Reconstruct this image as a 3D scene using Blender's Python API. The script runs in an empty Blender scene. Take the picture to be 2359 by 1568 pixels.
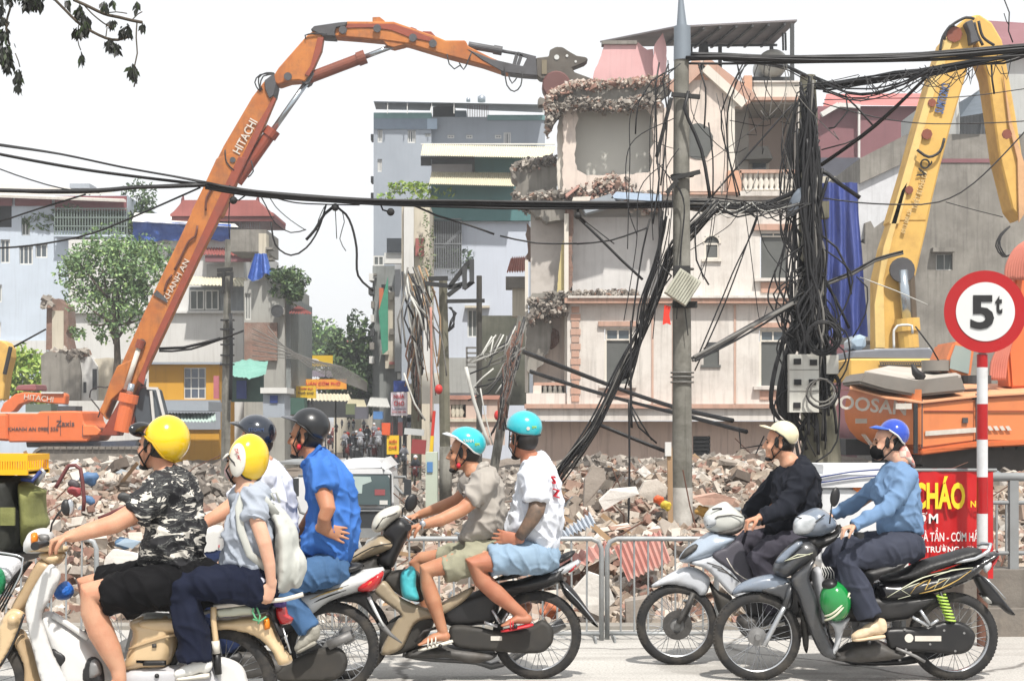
import bpy,bmesh,math,random
import numpy as np
from mathutils import Vector,Matrix,noise,geometry
random.seed(7);np.random.seed(7)
SC=bpy.context.scene;COL=SC.collection
R=math.radians
H=1.667;F=3600.0;CX=1179.0;HY=965.0;VW=2358.0;VH=1568.0
cam_d=bpy.data.cameras.new('camera');cam=bpy.data.objects.new('camera',cam_d);COL.objects.link(cam)
cam_d.sensor_width=36;cam_d.sensor_fit='HORIZONTAL';cam_d.lens=36*F/VW
cam_d.shift_y=(HY-VH/2)/VW
cam_d.clip_end=3000;cam_d.clip_start=0.1
cam.location=(0,0,H);cam.rotation_euler=(R(90),0,0)
SC.camera=cam
W=bpy.data.worlds.new('World');SC.world=W;W.use_nodes=True
nt=W.node_tree;nt.nodes.clear()
SUN_EL,SUN_AZ=R(58),R(162)
sky=nt.nodes.new('ShaderNodeTexSky');sky.sky_type='NISHITA';sky.sun_disc=False
sky.sun_elevation=SUN_EL;sky.sun_rotation=SUN_AZ;sky.air_density=1.0;sky.dust_density=2.0;sky.ozone_density=1.0
hs=nt.nodes.new('ShaderNodeHueSaturation');hs.inputs['Saturation'].default_value=0.22;hs.inputs['Value'].default_value=1.0
veil=nt.nodes.new('ShaderNodeMix');veil.data_type='RGBA';veil.inputs[0].default_value=.8
veil.inputs[7].default_value=(9.7,9.85,10.0,1)
bg=nt.nodes.new('ShaderNodeBackground');bg.inputs[1].default_value=0.1
wo=nt.nodes.new('ShaderNodeOutputWorld')
nt.links.new(sky.outputs[0],hs.inputs['Color']);nt.links.new(hs.outputs[0],veil.inputs[6]);nt.links.new(veil.outputs[2],bg.inputs[0]);nt.links.new(bg.outputs[0],wo.inputs[0])
sun_d=bpy.data.lights.new('sun','SUN');sun_d.energy=4.8;sun_d.angle=R(1.6);sun_d.color=(1,.95,.88)
sun=bpy.data.objects.new('sun',sun_d);COL.objects.link(sun)
sdir=Vector((math.sin(SUN_AZ)*math.cos(SUN_EL),math.cos(SUN_AZ)*math.cos(SUN_EL),math.sin(SUN_EL)))
sun.rotation_euler=sdir.to_track_quat('Z','Y').to_euler();sun.location=(5,-5,20)
SC.view_settings.view_transform='Standard';SC.view_settings.look='None'
SC.view_settings.exposure=0.27;SC.view_settings.gamma=1.0;SC.view_settings.use_curve_mapping=False
SC.cycles.max_bounces=6;SC.cycles.transparent_max_bounces=8;SC.cycles.volume_bounces=0
U=2560.0/2358.0
def P(px,py,Y):return Vector(((px-CX)/F*Y,Y,H+(HY-py)/F*Y))
def crop(x0,y0,s):return lambda x,y:((x0+x/s)/U,(y0+y/s)/U)
K1=crop(0,1000,2.2343);K2=crop(400,1000,2.2343);K3=crop(850,1000,2.2343)
K4=crop(1400,1000,2.2333);K5=crop(1860,1000,2.2343);K6=crop(1250,400,2.24)
KA=crop(0,0,2.6133);KB=crop(0,400,2.6138);KC=crop(700,0,2.8);KD=crop(1300,0,2.8);KE=crop(1900,0,2.8)
KG=crop(650,500,2.613);KH=crop(1900,450,2.2394);KL=crop(0,900,3.92)
KM=crop(0,1300,3.9);KN=crop(300,1350,4.4556);KO=crop(700,850,3.4844);KP=crop(1000,750,3.485)
ID=lambda x,y:(x,y)
def S(px):return px
_M={}
def lin(c):
 out=[]
 for v in c[:3]:
  v=v/255.0
  out.append(.78*(v/12.92 if v<=.04045 else((v+.055)/1.055)**2.4))
 return tuple(out)
def node(nt,t,**kw):
 n=nt.nodes.new(t)
 for k,v in kw.items():
  if k in('ins',):
   for a,b in v.items():n.inputs[a].default_value=b
  else:setattr(n,k,v)
 return n
def mixc(nt,fac,a,b,blend='MIX'):
 m=nt.nodes.new('ShaderNodeMix');m.data_type='RGBA';m.blend_type=blend
 for s,v in((0,fac),(6,a),(7,b)):
  if hasattr(v,'links')or hasattr(v,'is_linked'):nt.links.new(v,m.inputs[s])
  else:m.inputs[s].default_value=v if s==0 else(tuple(v)+(1,)if len(v)==3 else v)
 return m.outputs[2]
def ramp(nt,fac,stops,interp='LINEAR'):
 r=nt.nodes.new('ShaderNodeValToRGB');r.color_ramp.interpolation=interp
 els=r.color_ramp.elements
 while len(els)<len(stops):els.new(0.5)
 for e,(p,c)in zip(els,stops):
  e.position=p;e.color=(c,c,c,1)if isinstance(c,(int,float))else tuple(c)+(1,)
 if fac is not None:nt.links.new(fac,r.inputs[0])
 return r.outputs[0]
def coords(nt,scale=(1,1,1),out='Object'):
 tc=nt.nodes.new('ShaderNodeTexCoord');mp=nt.nodes.new('ShaderNodeMapping')
 mp.inputs['Scale'].default_value=scale
 nt.links.new(tc.outputs[out],mp.inputs[0]);return mp.outputs[0]
def tnoise(nt,vec,scale,detail=4,rough=.55,dist=0):
 n=node(nt,'ShaderNodeTexNoise',ins={'Scale':scale,'Detail':detail,'Roughness':rough,'Distortion':dist})
 nt.links.new(vec,n.inputs['Vector']);return n.outputs['Fac']
def bump(nt,fac,dist,strength=1.0,prev=None):
 b=nt.nodes.new('ShaderNodeBump');b.inputs['Distance'].default_value=dist;b.inputs['Strength'].default_value=strength
 nt.links.new(fac,b.inputs['Height'])
 if prev is not None:nt.links.new(prev,b.inputs['Normal'])
 return b.outputs[0]
def newmat(name):
 m=bpy.data.materials.new(name);m.use_nodes=True;nt=m.node_tree;nt.nodes.clear()
 b=nt.nodes.new('ShaderNodeBsdfPrincipled');o=nt.nodes.new('ShaderNodeOutputMaterial')
 nt.links.new(b.outputs[0],o.inputs[0]);return m,nt,b
def pm(name,col,col2=None,scale=3.0,amt=.35,rough=.6,metal=0.0,bmp=0.0,bscale=None,streak=0.0,streakcol=(60,55,50),dirt=0.0,dirtcol=(95,85,75),dscale=1.2,coat=0.0,spec=None,sc=(1,1,1),raw=False):
 """general procedural material: base colour with tonal mottling, vertical weather streaks, dirt patches, fine relief"""
 if name in _M:return _M[name]
 m,nt,b=newmat(name);_M[name]=m
 c1=lin(col);c2=lin(col2)if col2 else tuple(v*.72 for v in c1)
 v=coords(nt,sc)
 n=tnoise(nt,v,scale,6,.6)
 f=ramp(nt,n,[(.35,0.0),(.65,1.0)])
 mul=nt.nodes.new('ShaderNodeMath');mul.operation='MULTIPLY';mul.inputs[1].default_value=amt;nt.links.new(f,mul.inputs[0])
 c=mixc(nt,mul.outputs[0],c1,c2)
 if dirt>0:
  d=ramp(nt,tnoise(nt,v,dscale,8,.7),[(.48,0.0),(.7,dirt)])
  c=mixc(nt,d,c,lin(dirtcol))
 if streak>0:
  vs=coords(nt,(sc[0]*3.0,sc[1]*3.0,sc[2]*.18))
  s=ramp(nt,tnoise(nt,vs,2.2,6,.65),[(.5,0.0),(.78,streak)])
  c=mixc(nt,s,c,lin(streakcol))
 nt.links.new(c,b.inputs['Base Color'])
 rr=ramp(nt,n,[(.3,max(rough-.08,.03)),(.7,min(rough+.1,1))]);nt.links.new(rr,b.inputs['Roughness'])
 b.inputs['Metallic'].default_value=metal
 if coat:b.inputs['Coat Weight'].default_value=coat;b.inputs['Coat Roughness'].default_value=.12
 if spec is not None:b.inputs['Specular IOR Level'].default_value=spec
 if bmp>0:
  bn=tnoise(nt,v,bscale or scale*6,5,.6)
  nt.links.new(bump(nt,bn,bmp),b.inputs['Normal'])
 return m
def glassmat(name,col,rough=.08):
 if name in _M:return _M[name]
 m,nt,b=newmat(name);_M[name]=m
 v=coords(nt)
 c=mixc(nt,tnoise(nt,v,1.3,3),lin(col),tuple(x*.5 for x in lin(col)))
 nt.links.new(c,b.inputs['Base Color']);b.inputs['Roughness'].default_value=rough;b.inputs['Specular IOR Level'].default_value=.8
 return m
def islandmat(name,stops,rough=.9,bmp=.004,bscale=40,interp='CONSTANT',jit=.25):
 """one colour per loose piece of a joined mesh (rubble, leaves)"""
 if name in _M:return _M[name]
 m,nt,b=newmat(name);_M[name]=m
 g=nt.nodes.new('ShaderNodeNewGeometry')
 c=ramp(nt,g.outputs['Random Per Island'],[(p,lin(q))for p,q in stops],interp)
 v=coords(nt)
 f=ramp(nt,tnoise(nt,v,9,5,.65),[(.3,1-jit),(.7,1+jit*.4)])
 c=mixc(nt,1.0,c,f,'MULTIPLY')
 nt.links.new(c,b.inputs['Base Color']);b.inputs['Roughness'].default_value=rough
 if bmp:nt.links.new(bump(nt,tnoise(nt,v,bscale,4),bmp),b.inputs['Normal'])
 return m
def tag(o,label=None,cat=None,group=None,kind=None):
 if label:o['label']=label
 if cat:o['category']=cat
 if group:o['group']=group
 if cat and not kind:kind='thing'
 if kind:o['kind']=kind
 return o
def thing(name,label,cat,loc,group=None):
 o=bpy.data.objects.new(name,None);COL.objects.link(o);o.location=loc;o.empty_display_size=.1
 return tag(o,label,cat,group)
def worldloc(o):
 v=Vector((0,0,0))
 while o is not None:v+=o.location;o=o.parent
 return v
class MB:
 def __init__(s):s.v=[];s.f=[];s.n=0
 def add(s,vs,fs):
  vs=np.asarray(vs,dtype=np.float64).reshape(-1,3);b=s.n
  s.v.append(vs);s.f.extend([tuple(i+b for i in f)for f in fs]);s.n+=len(vs);return s
 def box(s,c,size,rot=None,jit=0):
  x,y,z=(v/2 for v in size)
  vs=np.array([(-x,-y,-z),(x,-y,-z),(x,y,-z),(-x,y,-z),(-x,-y,z),(x,-y,z),(x,y,z),(-x,y,z)])
  if jit:vs=vs+np.random.uniform(-jit,jit,vs.shape)
  if rot is not None:
   M_=np.array(rot.to_matrix()if hasattr(rot,'to_matrix')else rot)[:3,:3];vs=vs@M_.T
  return s.add(vs+np.array(c),[(0,3,2,1),(4,5,6,7),(0,1,5,4),(1,2,6,5),(2,3,7,6),(3,0,4,7)])
 def bb(s,x0,x1,y0,y1,z0,z1):
  return s.box(((x0+x1)/2,(y0+y1)/2,(z0+z1)/2),(abs(x1-x0),abs(y1-y0),abs(z1-z0)))
 def beam(s,a,b,w,h=None,up=(0,1,0)):
  a=Vector(a);b=Vector(b);d=b-a;L=d.length
  if L<1e-6:return s
  z=d/L;u=Vector(up)
  if abs(z.dot(u))>.98:u=Vector((1,0,0))
  x=u.cross(z).normalized();y=z.cross(x)
  M_=Matrix((x,y,z)).transposed()
  return s.box((a+b)/2,(w,h or w,L),M_)
 def tube(s,pts,r,seg=8,ratio=1.0,cap=True,side=(0,1,0)):
  """lofted tube; r scalar or list of radius / (in-plane, sideways) pairs"""
  pts=[Vector(p)for p in pts];n=len(pts)
  rs=[r]*n if isinstance(r,(int,float))else list(r)
  rs=[(q,q*ratio)if isinstance(q,(int,float))else q for q in rs]
  sd=Vector(side);rings=[]
  for i in range(n):
   t=(pts[min(i+1,n-1)]-pts[max(i-1,0)])
   if t.length<1e-9:t=Vector((0,0,1))
   t.normalize()
   if abs(t.dot(sd))>.96:q=Vector((1,0,0))if abs(t.x)<.9 else Vector((0,0,1))
   else:q=sd
   a=q.cross(t).normalized();b_=t.cross(a).normalized()
   rings.append([pts[i]+a*(math.cos(k*2*math.pi/seg)*rs[i][0])+b_*(math.sin(k*2*math.pi/seg)*rs[i][1])for k in range(seg)])
  vs=[p for g in rings for p in g];fs=[]
  for i in range(n-1):
   for k in range(seg):
    k2=(k+1)%seg
    fs.append((i*seg+k,i*seg+k2,(i+1)*seg+k2,(i+1)*seg+k))
  if cap:fs.append(tuple(reversed(range(seg))));fs.append(tuple((n-1)*seg+k for k in range(seg)))
  return s.add(vs,fs)
 def capsule(s,pts,rs,seg=16,side=(0,1,0)):
  """tube with rounded ends"""
  pts=[Vector(p)for p in pts];rs=[(q,q)if isinstance(q,(int,float))else q for q in rs]
  def end(p,q,r):
   d=(p-q).normalized();o=[]
   m=(r[0]+r[1])/2
   for a in(.45,.8,.97):o.append((p+d*m*a*.9,tuple(x*math.sqrt(max(1-a*a,.01))for x in r)))
   return o
  h=end(pts[0],pts[1],rs[0])[::-1];t=end(pts[-1],pts[-2],rs[-1])
  P_=[a for a,_ in h]+pts+[a for a,_ in t];Q=[b for _,b in h]+rs+[b for _,b in t]
  return s.tube(P_,Q,seg,side=side)
 def ell(s,c,r,rot=None,seg=20,rings=12):
  vs=[];fs=[]
  for i in range(1,rings):
   a=math.pi*i/rings
   for k in range(seg):
    t=2*math.pi*k/seg;vs.append((math.sin(a)*math.cos(t)*r[0],math.sin(a)*math.sin(t)*r[1],math.cos(a)*r[2]))
  vs.append((0,0,r[2]));vs.append((0,0,-r[2]));T=len(vs)-2;B=T+1
  for i in range(rings-2):
   for k in range(seg):
    k2=(k+1)%seg;fs.append((i*seg+k,(i+1)*seg+k,(i+1)*seg+k2,i*seg+k2))
  for k in range(seg):
   k2=(k+1)%seg;fs.append((T,k,k2));fs.append((B,(rings-2)*seg+k2,(rings-2)*seg+k))
  vs=np.array(vs)
  if rot is not None:vs=vs@np.array(rot).T[:3,:3]if not hasattr(rot,'to_matrix')else vs@np.array(rot.to_matrix()).T
  return s.add(vs+np.array(c),fs)
 def lathe(s,prof,c,axis='Y',seg=48,sx=1,sz=1,a0=0,a1=360,phase=0):
  """prof: (radius, offset along axis); closed loop of rings"""
  full=abs(a1-a0)>=359.9;n=seg if full else seg+1;vs=[];fs=[];m=len(prof)
  for k in range(n):
   t=R(a0+(a1-a0)*k/seg)+phase
   for r,o in prof:
    if axis=='Y':vs.append((r*math.cos(t)*sx,o,r*math.sin(t)*sz))
    elif axis=='Z':vs.append((r*math.cos(t),r*math.sin(t),o))
    else:vs.append((o,r*math.cos(t),r*math.sin(t)))
  for k in range(seg):
   k2=(k+1)%n
   for j in range(m-1):fs.append((k*m+j,k*m+j+1,k2*m+j+1,k2*m+j))
  return s.add(np.array(vs)+np.array(c),fs)
 def ring(s,c,Rr,r,axis='Y',seg=48,rs=10,a0=0,a1=360,ry=None):
  prof=[(Rr+r*math.cos(2*math.pi*j/rs),(ry or r)*math.sin(2*math.pi*j/rs))for j in range(rs+1)]
  return s.lathe(prof,c,axis,seg,a0=a0,a1=a1)
 def cyl(s,a,b,r,seg=16,r2=None):return s.tube([a,b],[r,r if r2 is None else r2],seg)
 def prism(s,poly,y0,y1):
  """poly: list of (x,z) world; extruded between y0 and y1"""
  n=len(poly);vs=[(x,y0,z)for x,z in poly]+[(x,y1,z)for x,z in poly]
  tri=geometry.tessellate_polygon([[Vector((x,z,0))for x,z in poly]])
  fs=[tuple(t)for t in tri]+[tuple(i+n for i in reversed(t))for t in tri]
  fs+=[(i,(i+1)%n,(i+1)%n+n,i+n)for i in range(n)]
  return s.add(vs,fs)
 def build(s,name,mat,parent=None,smooth=False,fixn=True,ang=None):
  me=bpy.data.meshes.new(name)
  off=np.array(worldloc(parent))if parent is not None else np.zeros(3)
  V=(np.concatenate(s.v)if s.v else np.zeros((0,3)))
  loc=None
  if parent is None and len(V):
   loc=np.array([V[:,0].mean(),V[:,1].mean(),V[:,2].min()]);off=loc
  me.from_pydata((V-off).tolist(),[],s.f)
  if fixn and len(s.f)<60000:
   bm=bmesh.new();bm.from_mesh(me);bmesh.ops.recalc_face_normals(bm,faces=bm.faces[:]);bm.to_mesh(me);bm.free()
  if smooth:me.polygons.foreach_set('use_smooth',[True]*len(me.polygons))
  if ang is not None:
   me.polygons.foreach_set('use_smooth',[True]*len(me.polygons));me.set_sharp_from_angle(angle=R(ang))
  if mat:me.materials.append(mat)
  o=bpy.data.objects.new(name,me);COL.objects.link(o)
  if parent is not None:o.parent=parent
  elif loc is not None:o.location=loc
  return o
def structure(o):o['kind']='structure';return o
def stuff(o):o['kind']='stuff';return o
def copy_tree(o,parent=None):
 kids=list(o.children);c=o.copy();COL.objects.link(c);c.parent=parent
 for k in kids:copy_tree(k,c)
 return c
def smoothpoly(pts,step,closed=True,sharp=False):
 """Catmull-Rom resample of a closed 2D outline"""
 n=len(pts);out=[]
 for i in range(n if closed else n-1):
  p0,p1,p2,p3=(pts[(i-1)%n],pts[i],pts[(i+1)%n],pts[(i+2)%n])if closed else(pts[max(i-1,0)],pts[i],pts[i+1],pts[min(i+2,n-1)])
  L=math.hypot(p2[0]-p1[0],p2[1]-p1[1]);k=max(1,int(L/step))
  for j in range(k):
   t=j/k
   if sharp:q=tuple(p1[a]+(p2[a]-p1[a])*t for a in range(len(p1)))
   else:
    q=tuple(.5*((2*p1[a])+(-p0[a]+p2[a])*t+(2*p0[a]-5*p1[a]+4*p2[a]-p3[a])*t*t+(-p0[a]+3*p1[a]-3*p2[a]+p3[a])*t**3)for a in range(len(p1)))
   out.append(q)
 if not closed:out.append(tuple(pts[-1]))
 return out
def puff(mb,poly,yc,half,rad,step=.02,power=2.0,smooth=True,back=True,sharp=False,holes=0):
 """inflated body from a side outline (world x,z): half thickness `half`, edge rounding over `rad`"""
 o=smoothpoly(poly,step,sharp=sharp)if smooth else poly
 A=np.array(o)
 seg0=A;seg1=np.roll(A,-1,0)
 x0,z0=A.min(0);x1,z1=A.max(0)
 gx,gz=np.meshgrid(np.arange(x0,x1,step*1.1),np.arange(z0,z1,step*1.1));G=np.stack([gx.ravel(),gz.ravel()],1)
 G=G+np.random.uniform(-.12,.12,G.shape)*step
 ins=np.zeros(len(G),bool)
 for a,b in zip(seg0,seg1):
  c=((a[1]>G[:,1])!=(b[1]>G[:,1]))
  if c.any():
   xi=(b[0]-a[0])*(G[:,1]-a[1])/((b[1]-a[1])if b[1]!=a[1]else 1e-9)+a[0]
   ins^=c&(G[:,0]<xi)
 def dist(Q):
  d=b_=None
  D=np.full(len(Q),1e9)
  for a,b in zip(seg0,seg1):
   e=b-a;L=(e*e).sum()+1e-12;t=np.clip(((Q-a)@e)/L,0,1)
   q=a+t[:,None]*e;D=np.minimum(D,np.hypot(*(Q-q).T))
  return D
 G=G[ins]
 if len(G):D=dist(G);G=G[D>step*.55]
 allp=[Vector(p)for p in A]+[Vector(p)for p in G]
 n=len(A)
 r=geometry.delaunay_2d_cdt(allp,[(i,(i+1)%n)for i in range(n)],[list(range(n))],1,1e-7)
 V2=np.array([tuple(v)for v in r[0]]);fs=[tuple(f)for f in r[2]]
 D=dist(V2);h=half*(1-(1-np.clip(D/rad,0,1))**power)**(1/power)
 edge=D<1e-6;m=len(V2)
 vs=[(V2[i,0],yc-h[i],V2[i,1])for i in range(m)];F_=list(fs);idx={}
 if back:
  for i in range(m):
   if edge[i]:idx[i]=i
   else:idx[i]=len(vs);vs.append((V2[i,0],yc+h[i],V2[i,1]))
  F_+=[tuple(idx[i]for i in reversed(f))for f in fs]
 mb.add(vs,F_);return mb
def remesh(o,voxel,smooth=2,disp=None):
 """voxel-fuse a mesh of overlapping closed shapes into one continuous surface"""
 m=o.modifiers.new('r','REMESH');m.mode='VOXEL';m.voxel_size=voxel;m.use_smooth_shade=True
 if smooth:s=o.modifiers.new('s','SMOOTH');s.factor=.6;s.iterations=smooth
 dg=bpy.context.evaluated_depsgraph_get();dg.update()
 me=bpy.data.meshes.new_from_object(o.evaluated_get(dg));o.modifiers.clear()
 old=o.data;mats=list(old.materials);o.data=me;me.name=o.name;bpy.data.meshes.remove(old)
 me.materials.clear()
 for q in mats:me.materials.append(q)
 me.polygons.foreach_set('use_smooth',[True]*len(me.polygons))
 if disp is not None:
  n=len(me.vertices);co=np.empty(n*3);no=np.empty(n*3)
  me.vertices.foreach_get('co',co);me.vertices.foreach_get('normal',no);co=co.reshape(-1,3);no=no.reshape(-1,3)
  d=np.array([disp(Vector(c))for c in co]);co=co+no*d[:,None]
  me.vertices.foreach_set('co',co.ravel());me.update()
 return o
def textobj(name,txt,mat,parent,origin,right,up,height,extrude=.004,width=None,bold=.0,space=1.0):
 c=bpy.data.curves.new(name,'FONT');c.body=txt;c.extrude=extrude;c.offset=bold;c.align_x='CENTER';c.align_y='CENTER';c.space_character=space;c.resolution_u=3
 o=bpy.data.objects.new(name,c);COL.objects.link(o)
 dg=bpy.context.evaluated_depsgraph_get();me=bpy.data.meshes.new_from_object(o.evaluated_get(dg));bpy.data.objects.remove(o)
 V=np.array([v.co[:]for v in me.vertices])
 if not len(V):return None
 lo,hi=V.min(0),V.max(0);ctr=(lo+hi)/2;sc=height/(hi[1]-lo[1]);sx=sc if width is None else width/(hi[0]-lo[0])
 right=Vector(right).normalized();up=Vector(up).normalized();nrm=right.cross(up)
 o_=Vector(origin)-worldloc(parent)
 for v in me.vertices:
  p=v.co;v.co=o_+right*((p.x-ctr[0])*sx)+up*((p.y-ctr[1])*sc)+nrm*p.z
 me.materials.clear();me.materials.append(mat)
 o=bpy.data.objects.new(name,me);COL.objects.link(o);o.parent=parent;return o
def nz(p,s,seed=0):return noise.noise(Vector((p[0]*s+seed*7.3,p[1]*s+seed*3.1,p[2]*s-seed)))
def chunks(mb,centers,sizes,flat=1.0,rnd=None):
 """many jittered blocks (broken masonry) in one go"""
 rg=rnd or np.random;N=len(centers)
 base=np.array([(-1,-1,-1),(1,-1,-1),(1,1,-1),(-1,1,-1),(-1,-1,1),(1,-1,1),(1,1,1),(-1,1,1)],float)*.5
 V=np.repeat(base[None],N,0)*rg.uniform(.55,1.0,(N,8,3))
 V[:,:,0]*=rg.uniform(.8,1.9,(N,1));V[:,:,2]*=rg.uniform(.3,.9,(N,1))*flat
 V*=np.asarray(sizes).reshape(-1,1,1)
 q=rg.normal(size=(N,4))*np.array([1.4,.6,.6,1.0]);q/=np.linalg.norm(q,axis=1)[:,None]
 w,x,y,z=q.T
 Rm=np.stack([1-2*(y*y+z*z),2*(x*y-z*w),2*(x*z+y*w),2*(x*y+z*w),1-2*(x*x+z*z),2*(y*z-x*w),2*(x*z-y*w),2*(y*z+x*w),1-2*(x*x+y*y)],1).reshape(N,3,3)
 V=np.einsum('nij,nkj->nki',Rm,V)+np.asarray(centers)[:,None,:]
 Q=[(0,3,2,1),(4,5,6,7),(0,1,5,4),(1,2,6,5),(2,3,7,6),(3,0,4,7)]
 b=mb.n;mb.v.append(V.reshape(-1,3))
 for i in range(N):
  k=b+i*8;mb.f.extend([(a+k,c+k,d+k,e+k)for a,c,d,e in Q])
 mb.n+=N*8;return mb
 #  ground, road, rubble
G0=-0.7
def gheight(x,y):
 if y<12.75:return-.03
 u=x*22/max(y,22)
 hh=float(np.interp(u,[-9,-4.9,-4.2,-3.0,-2.0,-1.4,0.2,.8,3.6,4.8],[.8,.72,.1,-.62,-.62,-.2,.2,.74,.9,.5]))
 k=min(1,(y-12.75)/9.0);k=k**.8
 near=-.12+(hh+.12)*k
 if y>30:f=min(1,(y-30)/16);near=near*(1-f)+(-.25 if u<-3.6 or u>-1.5 else G0)*f
 st=1.0 if(u<-3.7 or u>-1.5)else.15
 n=nz((x,y,0),.35)*.35+nz((x,y,0),1.1,2)*.16+nz((x,y,0),3.1,4)*.07
 return near+n*st*min(1,(y-12.75)/2.5)
def ground_mats():
 m,nt,b=newmat('asphalt');v=coords(nt)
 big=tnoise(nt,v,.35,5,.6);fine=tnoise(nt,v,60,3,.6);vs=coords(nt,(.25,2.2,1));tr=tnoise(nt,vs,1.1,6,.6)
 c=mixc(nt,ramp(nt,big,[(.3,0.),(.7,1.)]),lin((188,185,180)),lin((212,209,203)))
 c=mixc(nt,ramp(nt,tr,[(.52,0.),(.68,.6)]),c,lin((146,142,136)))
 c=mixc(nt,ramp(nt,fine,[(.35,.5),(.55,0.)]),c,lin((140,136,131)))
 vr=nt.nodes.new('ShaderNodeTexVoronoi');vr.feature='DISTANCE_TO_EDGE';vr.inputs['Scale'].default_value=.55;dn=nt.nodes.new('ShaderNodeMix');dn.data_type='VECTOR';dn.inputs[0].default_value=.3;nn=nt.nodes.new('ShaderNodeTexNoise');nn.inputs['Scale'].default_value=1.6;nn.inputs['Detail'].default_value=8;nt.links.new(v,nn.inputs[0]);nt.links.new(v,dn.inputs[4]);nt.links.new(nn.outputs['Color'],dn.inputs[5]);nt.links.new(dn.outputs[1],vr.inputs['Vector']);c=mixc(nt,ramp(nt,vr.outputs['Distance'],[(.003,.75),(.012,0.)]),c,lin((84,80,76)))
 c=mixc(nt,ramp(nt,tnoise(nt,v,.9,6,.6,.5),[(.58,0.),(.62,.35)]),c,lin((128,124,118)))
 c=mixc(nt,ramp(nt,tnoise(nt,v,1.7,8,.72),[(.6,0.),(.72,.7)]),c,lin((150,145,138)))
 nt.links.new(c,b.inputs['Base Color']);b.inputs['Roughness'].default_value=.85
 nt.links.new(bump(nt,fine,.006,1,bump(nt,tnoise(nt,v,9,5),.01)),b.inputs['Normal'])
 m2,nt,b=newmat('earth');v=coords(nt)
 c=mixc(nt,ramp(nt,tnoise(nt,v,.8,8,.7),[(.35,0.),(.65,1.)]),lin((150,138,126)),lin((112,100,90)))
 c=mixc(nt,ramp(nt,tnoise(nt,v,9,6,.7),[(.5,0.),(.7,.8)]),c,lin((186,174,160)))
 nt.links.new(c,b.inputs['Base Color']);b.inputs['Roughness'].default_value=.95
 nt.links.new(bump(nt,tnoise(nt,v,14,6,.7),.05),b.inputs['Normal'])
 return m,m2
M_asph,M_earth=ground_mats()
mb=MB();mb.add([(-1500,-20,-1.05),(1500,-20,-1.05),(1500,2500,-1.05),(-1500,2500,-1.05)],[(0,1,2,3)])
structure(mb.build('ground',M_earth,fixn=False))
hz_=MB();hz_.bb(-1600,1600,-40,2650,-2.05,23);hzm=bpy.data.materials.new('haze');hzm.use_nodes=True;hn=hzm.node_tree;hn.nodes.clear();pv=hn.nodes.new('ShaderNodeVolumePrincipled');pv.inputs['Color'].default_value=(.93,.96,1,1);pv.inputs['Density'].default_value=.0011;pv.inputs['Anisotropy'].default_value=.2;hn.links.new(pv.outputs[0],hn.nodes.new('ShaderNodeOutputMaterial').inputs['Volume']);stuff(hz_.build('haze',hzm))
mb=MB();xs=np.linspace(-14,14,141);ys=np.linspace(1.0,12.45,40);vs=[]
for y in ys:
 for x in xs:
  e=(.12*nz((x,0,0),.8)+.06*nz((x,0,0),3))if y>12.4 else 0
  vs.append((x,y+e,.004*nz((x,y,0),1.3)))
nx=len(xs);fs=[(j*nx+i,j*nx+i+1,(j+1)*nx+i+1,(j+1)*nx+i)for j in range(len(ys)-1)for i in range(nx-1)]
e0=len(vs);
for i in range(nx):p=vs[(len(ys)-1)*nx+i];vs.append((p[0],p[1]+.03,-.3))
fs+=[((len(ys)-1)*nx+i,(len(ys)-1)*nx+i+1,e0+i+1,e0+i)for i in range(nx-1)]
mb.add(vs,fs);structure(mb.build('road',M_asph,smooth=False,fixn=False))
mb=MB();ys=np.concatenate([np.linspace(12.3,24,70),np.linspace(24.5,62,70),np.linspace(64,140,26)]);vs=[]
cols=170
for y in ys:
 w=max(8.5,y*.5)
 for i in range(cols):
  x=-w+2*w*i/(cols-1);vs.append((x,y,gheight(x,y)if y>12.75 else-.12))
fs=[(j*cols+i,j*cols+i+1,(j+1)*cols+i+1,(j+1)*cols+i)for j in range(len(ys)-1)for i in range(cols-1)]
mb.add(vs,fs);structure(mb.build('terrain',M_earth,smooth=True,fixn=False))
RUB=[(0,(186,172,156)),(.16,(144,132,120)),(.26,(204,194,182)),(.36,(160,132,116)),(.42,(220,214,206)),(.49,(98,88,80)),(.58,(168,150,134)),(.7,(146,112,98)),(.76,(182,160,144)),(.86,(204,194,182)),(.94,(150,158,164)),(.965,(190,182,172))]
M_rub=islandmat('rubble',RUB);M_rubbrick=islandmat('brick_rubble',[(0,(166,128,114)),(.25,(176,148,134)),(.5,(186,172,158)),(.78,(146,110,98)),(.85,(200,188,178))])
M_rubgrey=islandmat('concrete_rubble',[(0,(138,130,122)),(.3,(168,160,150)),(.55,(112,105,98)),(.75,(190,182,172)),(.9,(158,128,112))])
rg=np.random.RandomState(3)
def scatter(n,y0,y1,xr,smin,smax,mat,name,pw=2.2,cond=None):
 C,Sz=[],[]
 for _ in range(n):
  y=y0+(y1-y0)*rg.rand();w=xr[1]-xr[0];x=(xr[0]+w*rg.rand())*y
  if cond and not cond(x,y):continue
  s=smin+(smax-smin)*rg.rand()**pw
  C.append((x,y,gheight(x,y)+s*rg.uniform(-.15,.3)));Sz.append(s*(1+(y-12)*.015))
 m_=MB();chunks(m_,np.array(C),np.array(Sz),rnd=rg);return stuff(m_.build(name,mat,fixn=False))
def street(x,y):
 u=x*22/max(y,22);return not(-3.6<u<-1.65)
scatter(54000,12.75,25,(-.42,.43),.012,.13,M_rub,'rubble',2.2,street)
scatter(3000,12.9,25,(-.42,.43),.1,.24,M_rub,'rubble',3.0,street)
scatter(10500,12.9,25,(-.42,.43),.03,.13,M_rubbrick,'brick_rubble',2.0,street)
scatter(30000,24,60,(-.36,.36),.04,.2,M_rubgrey,'rubble',2.0,street)
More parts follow.
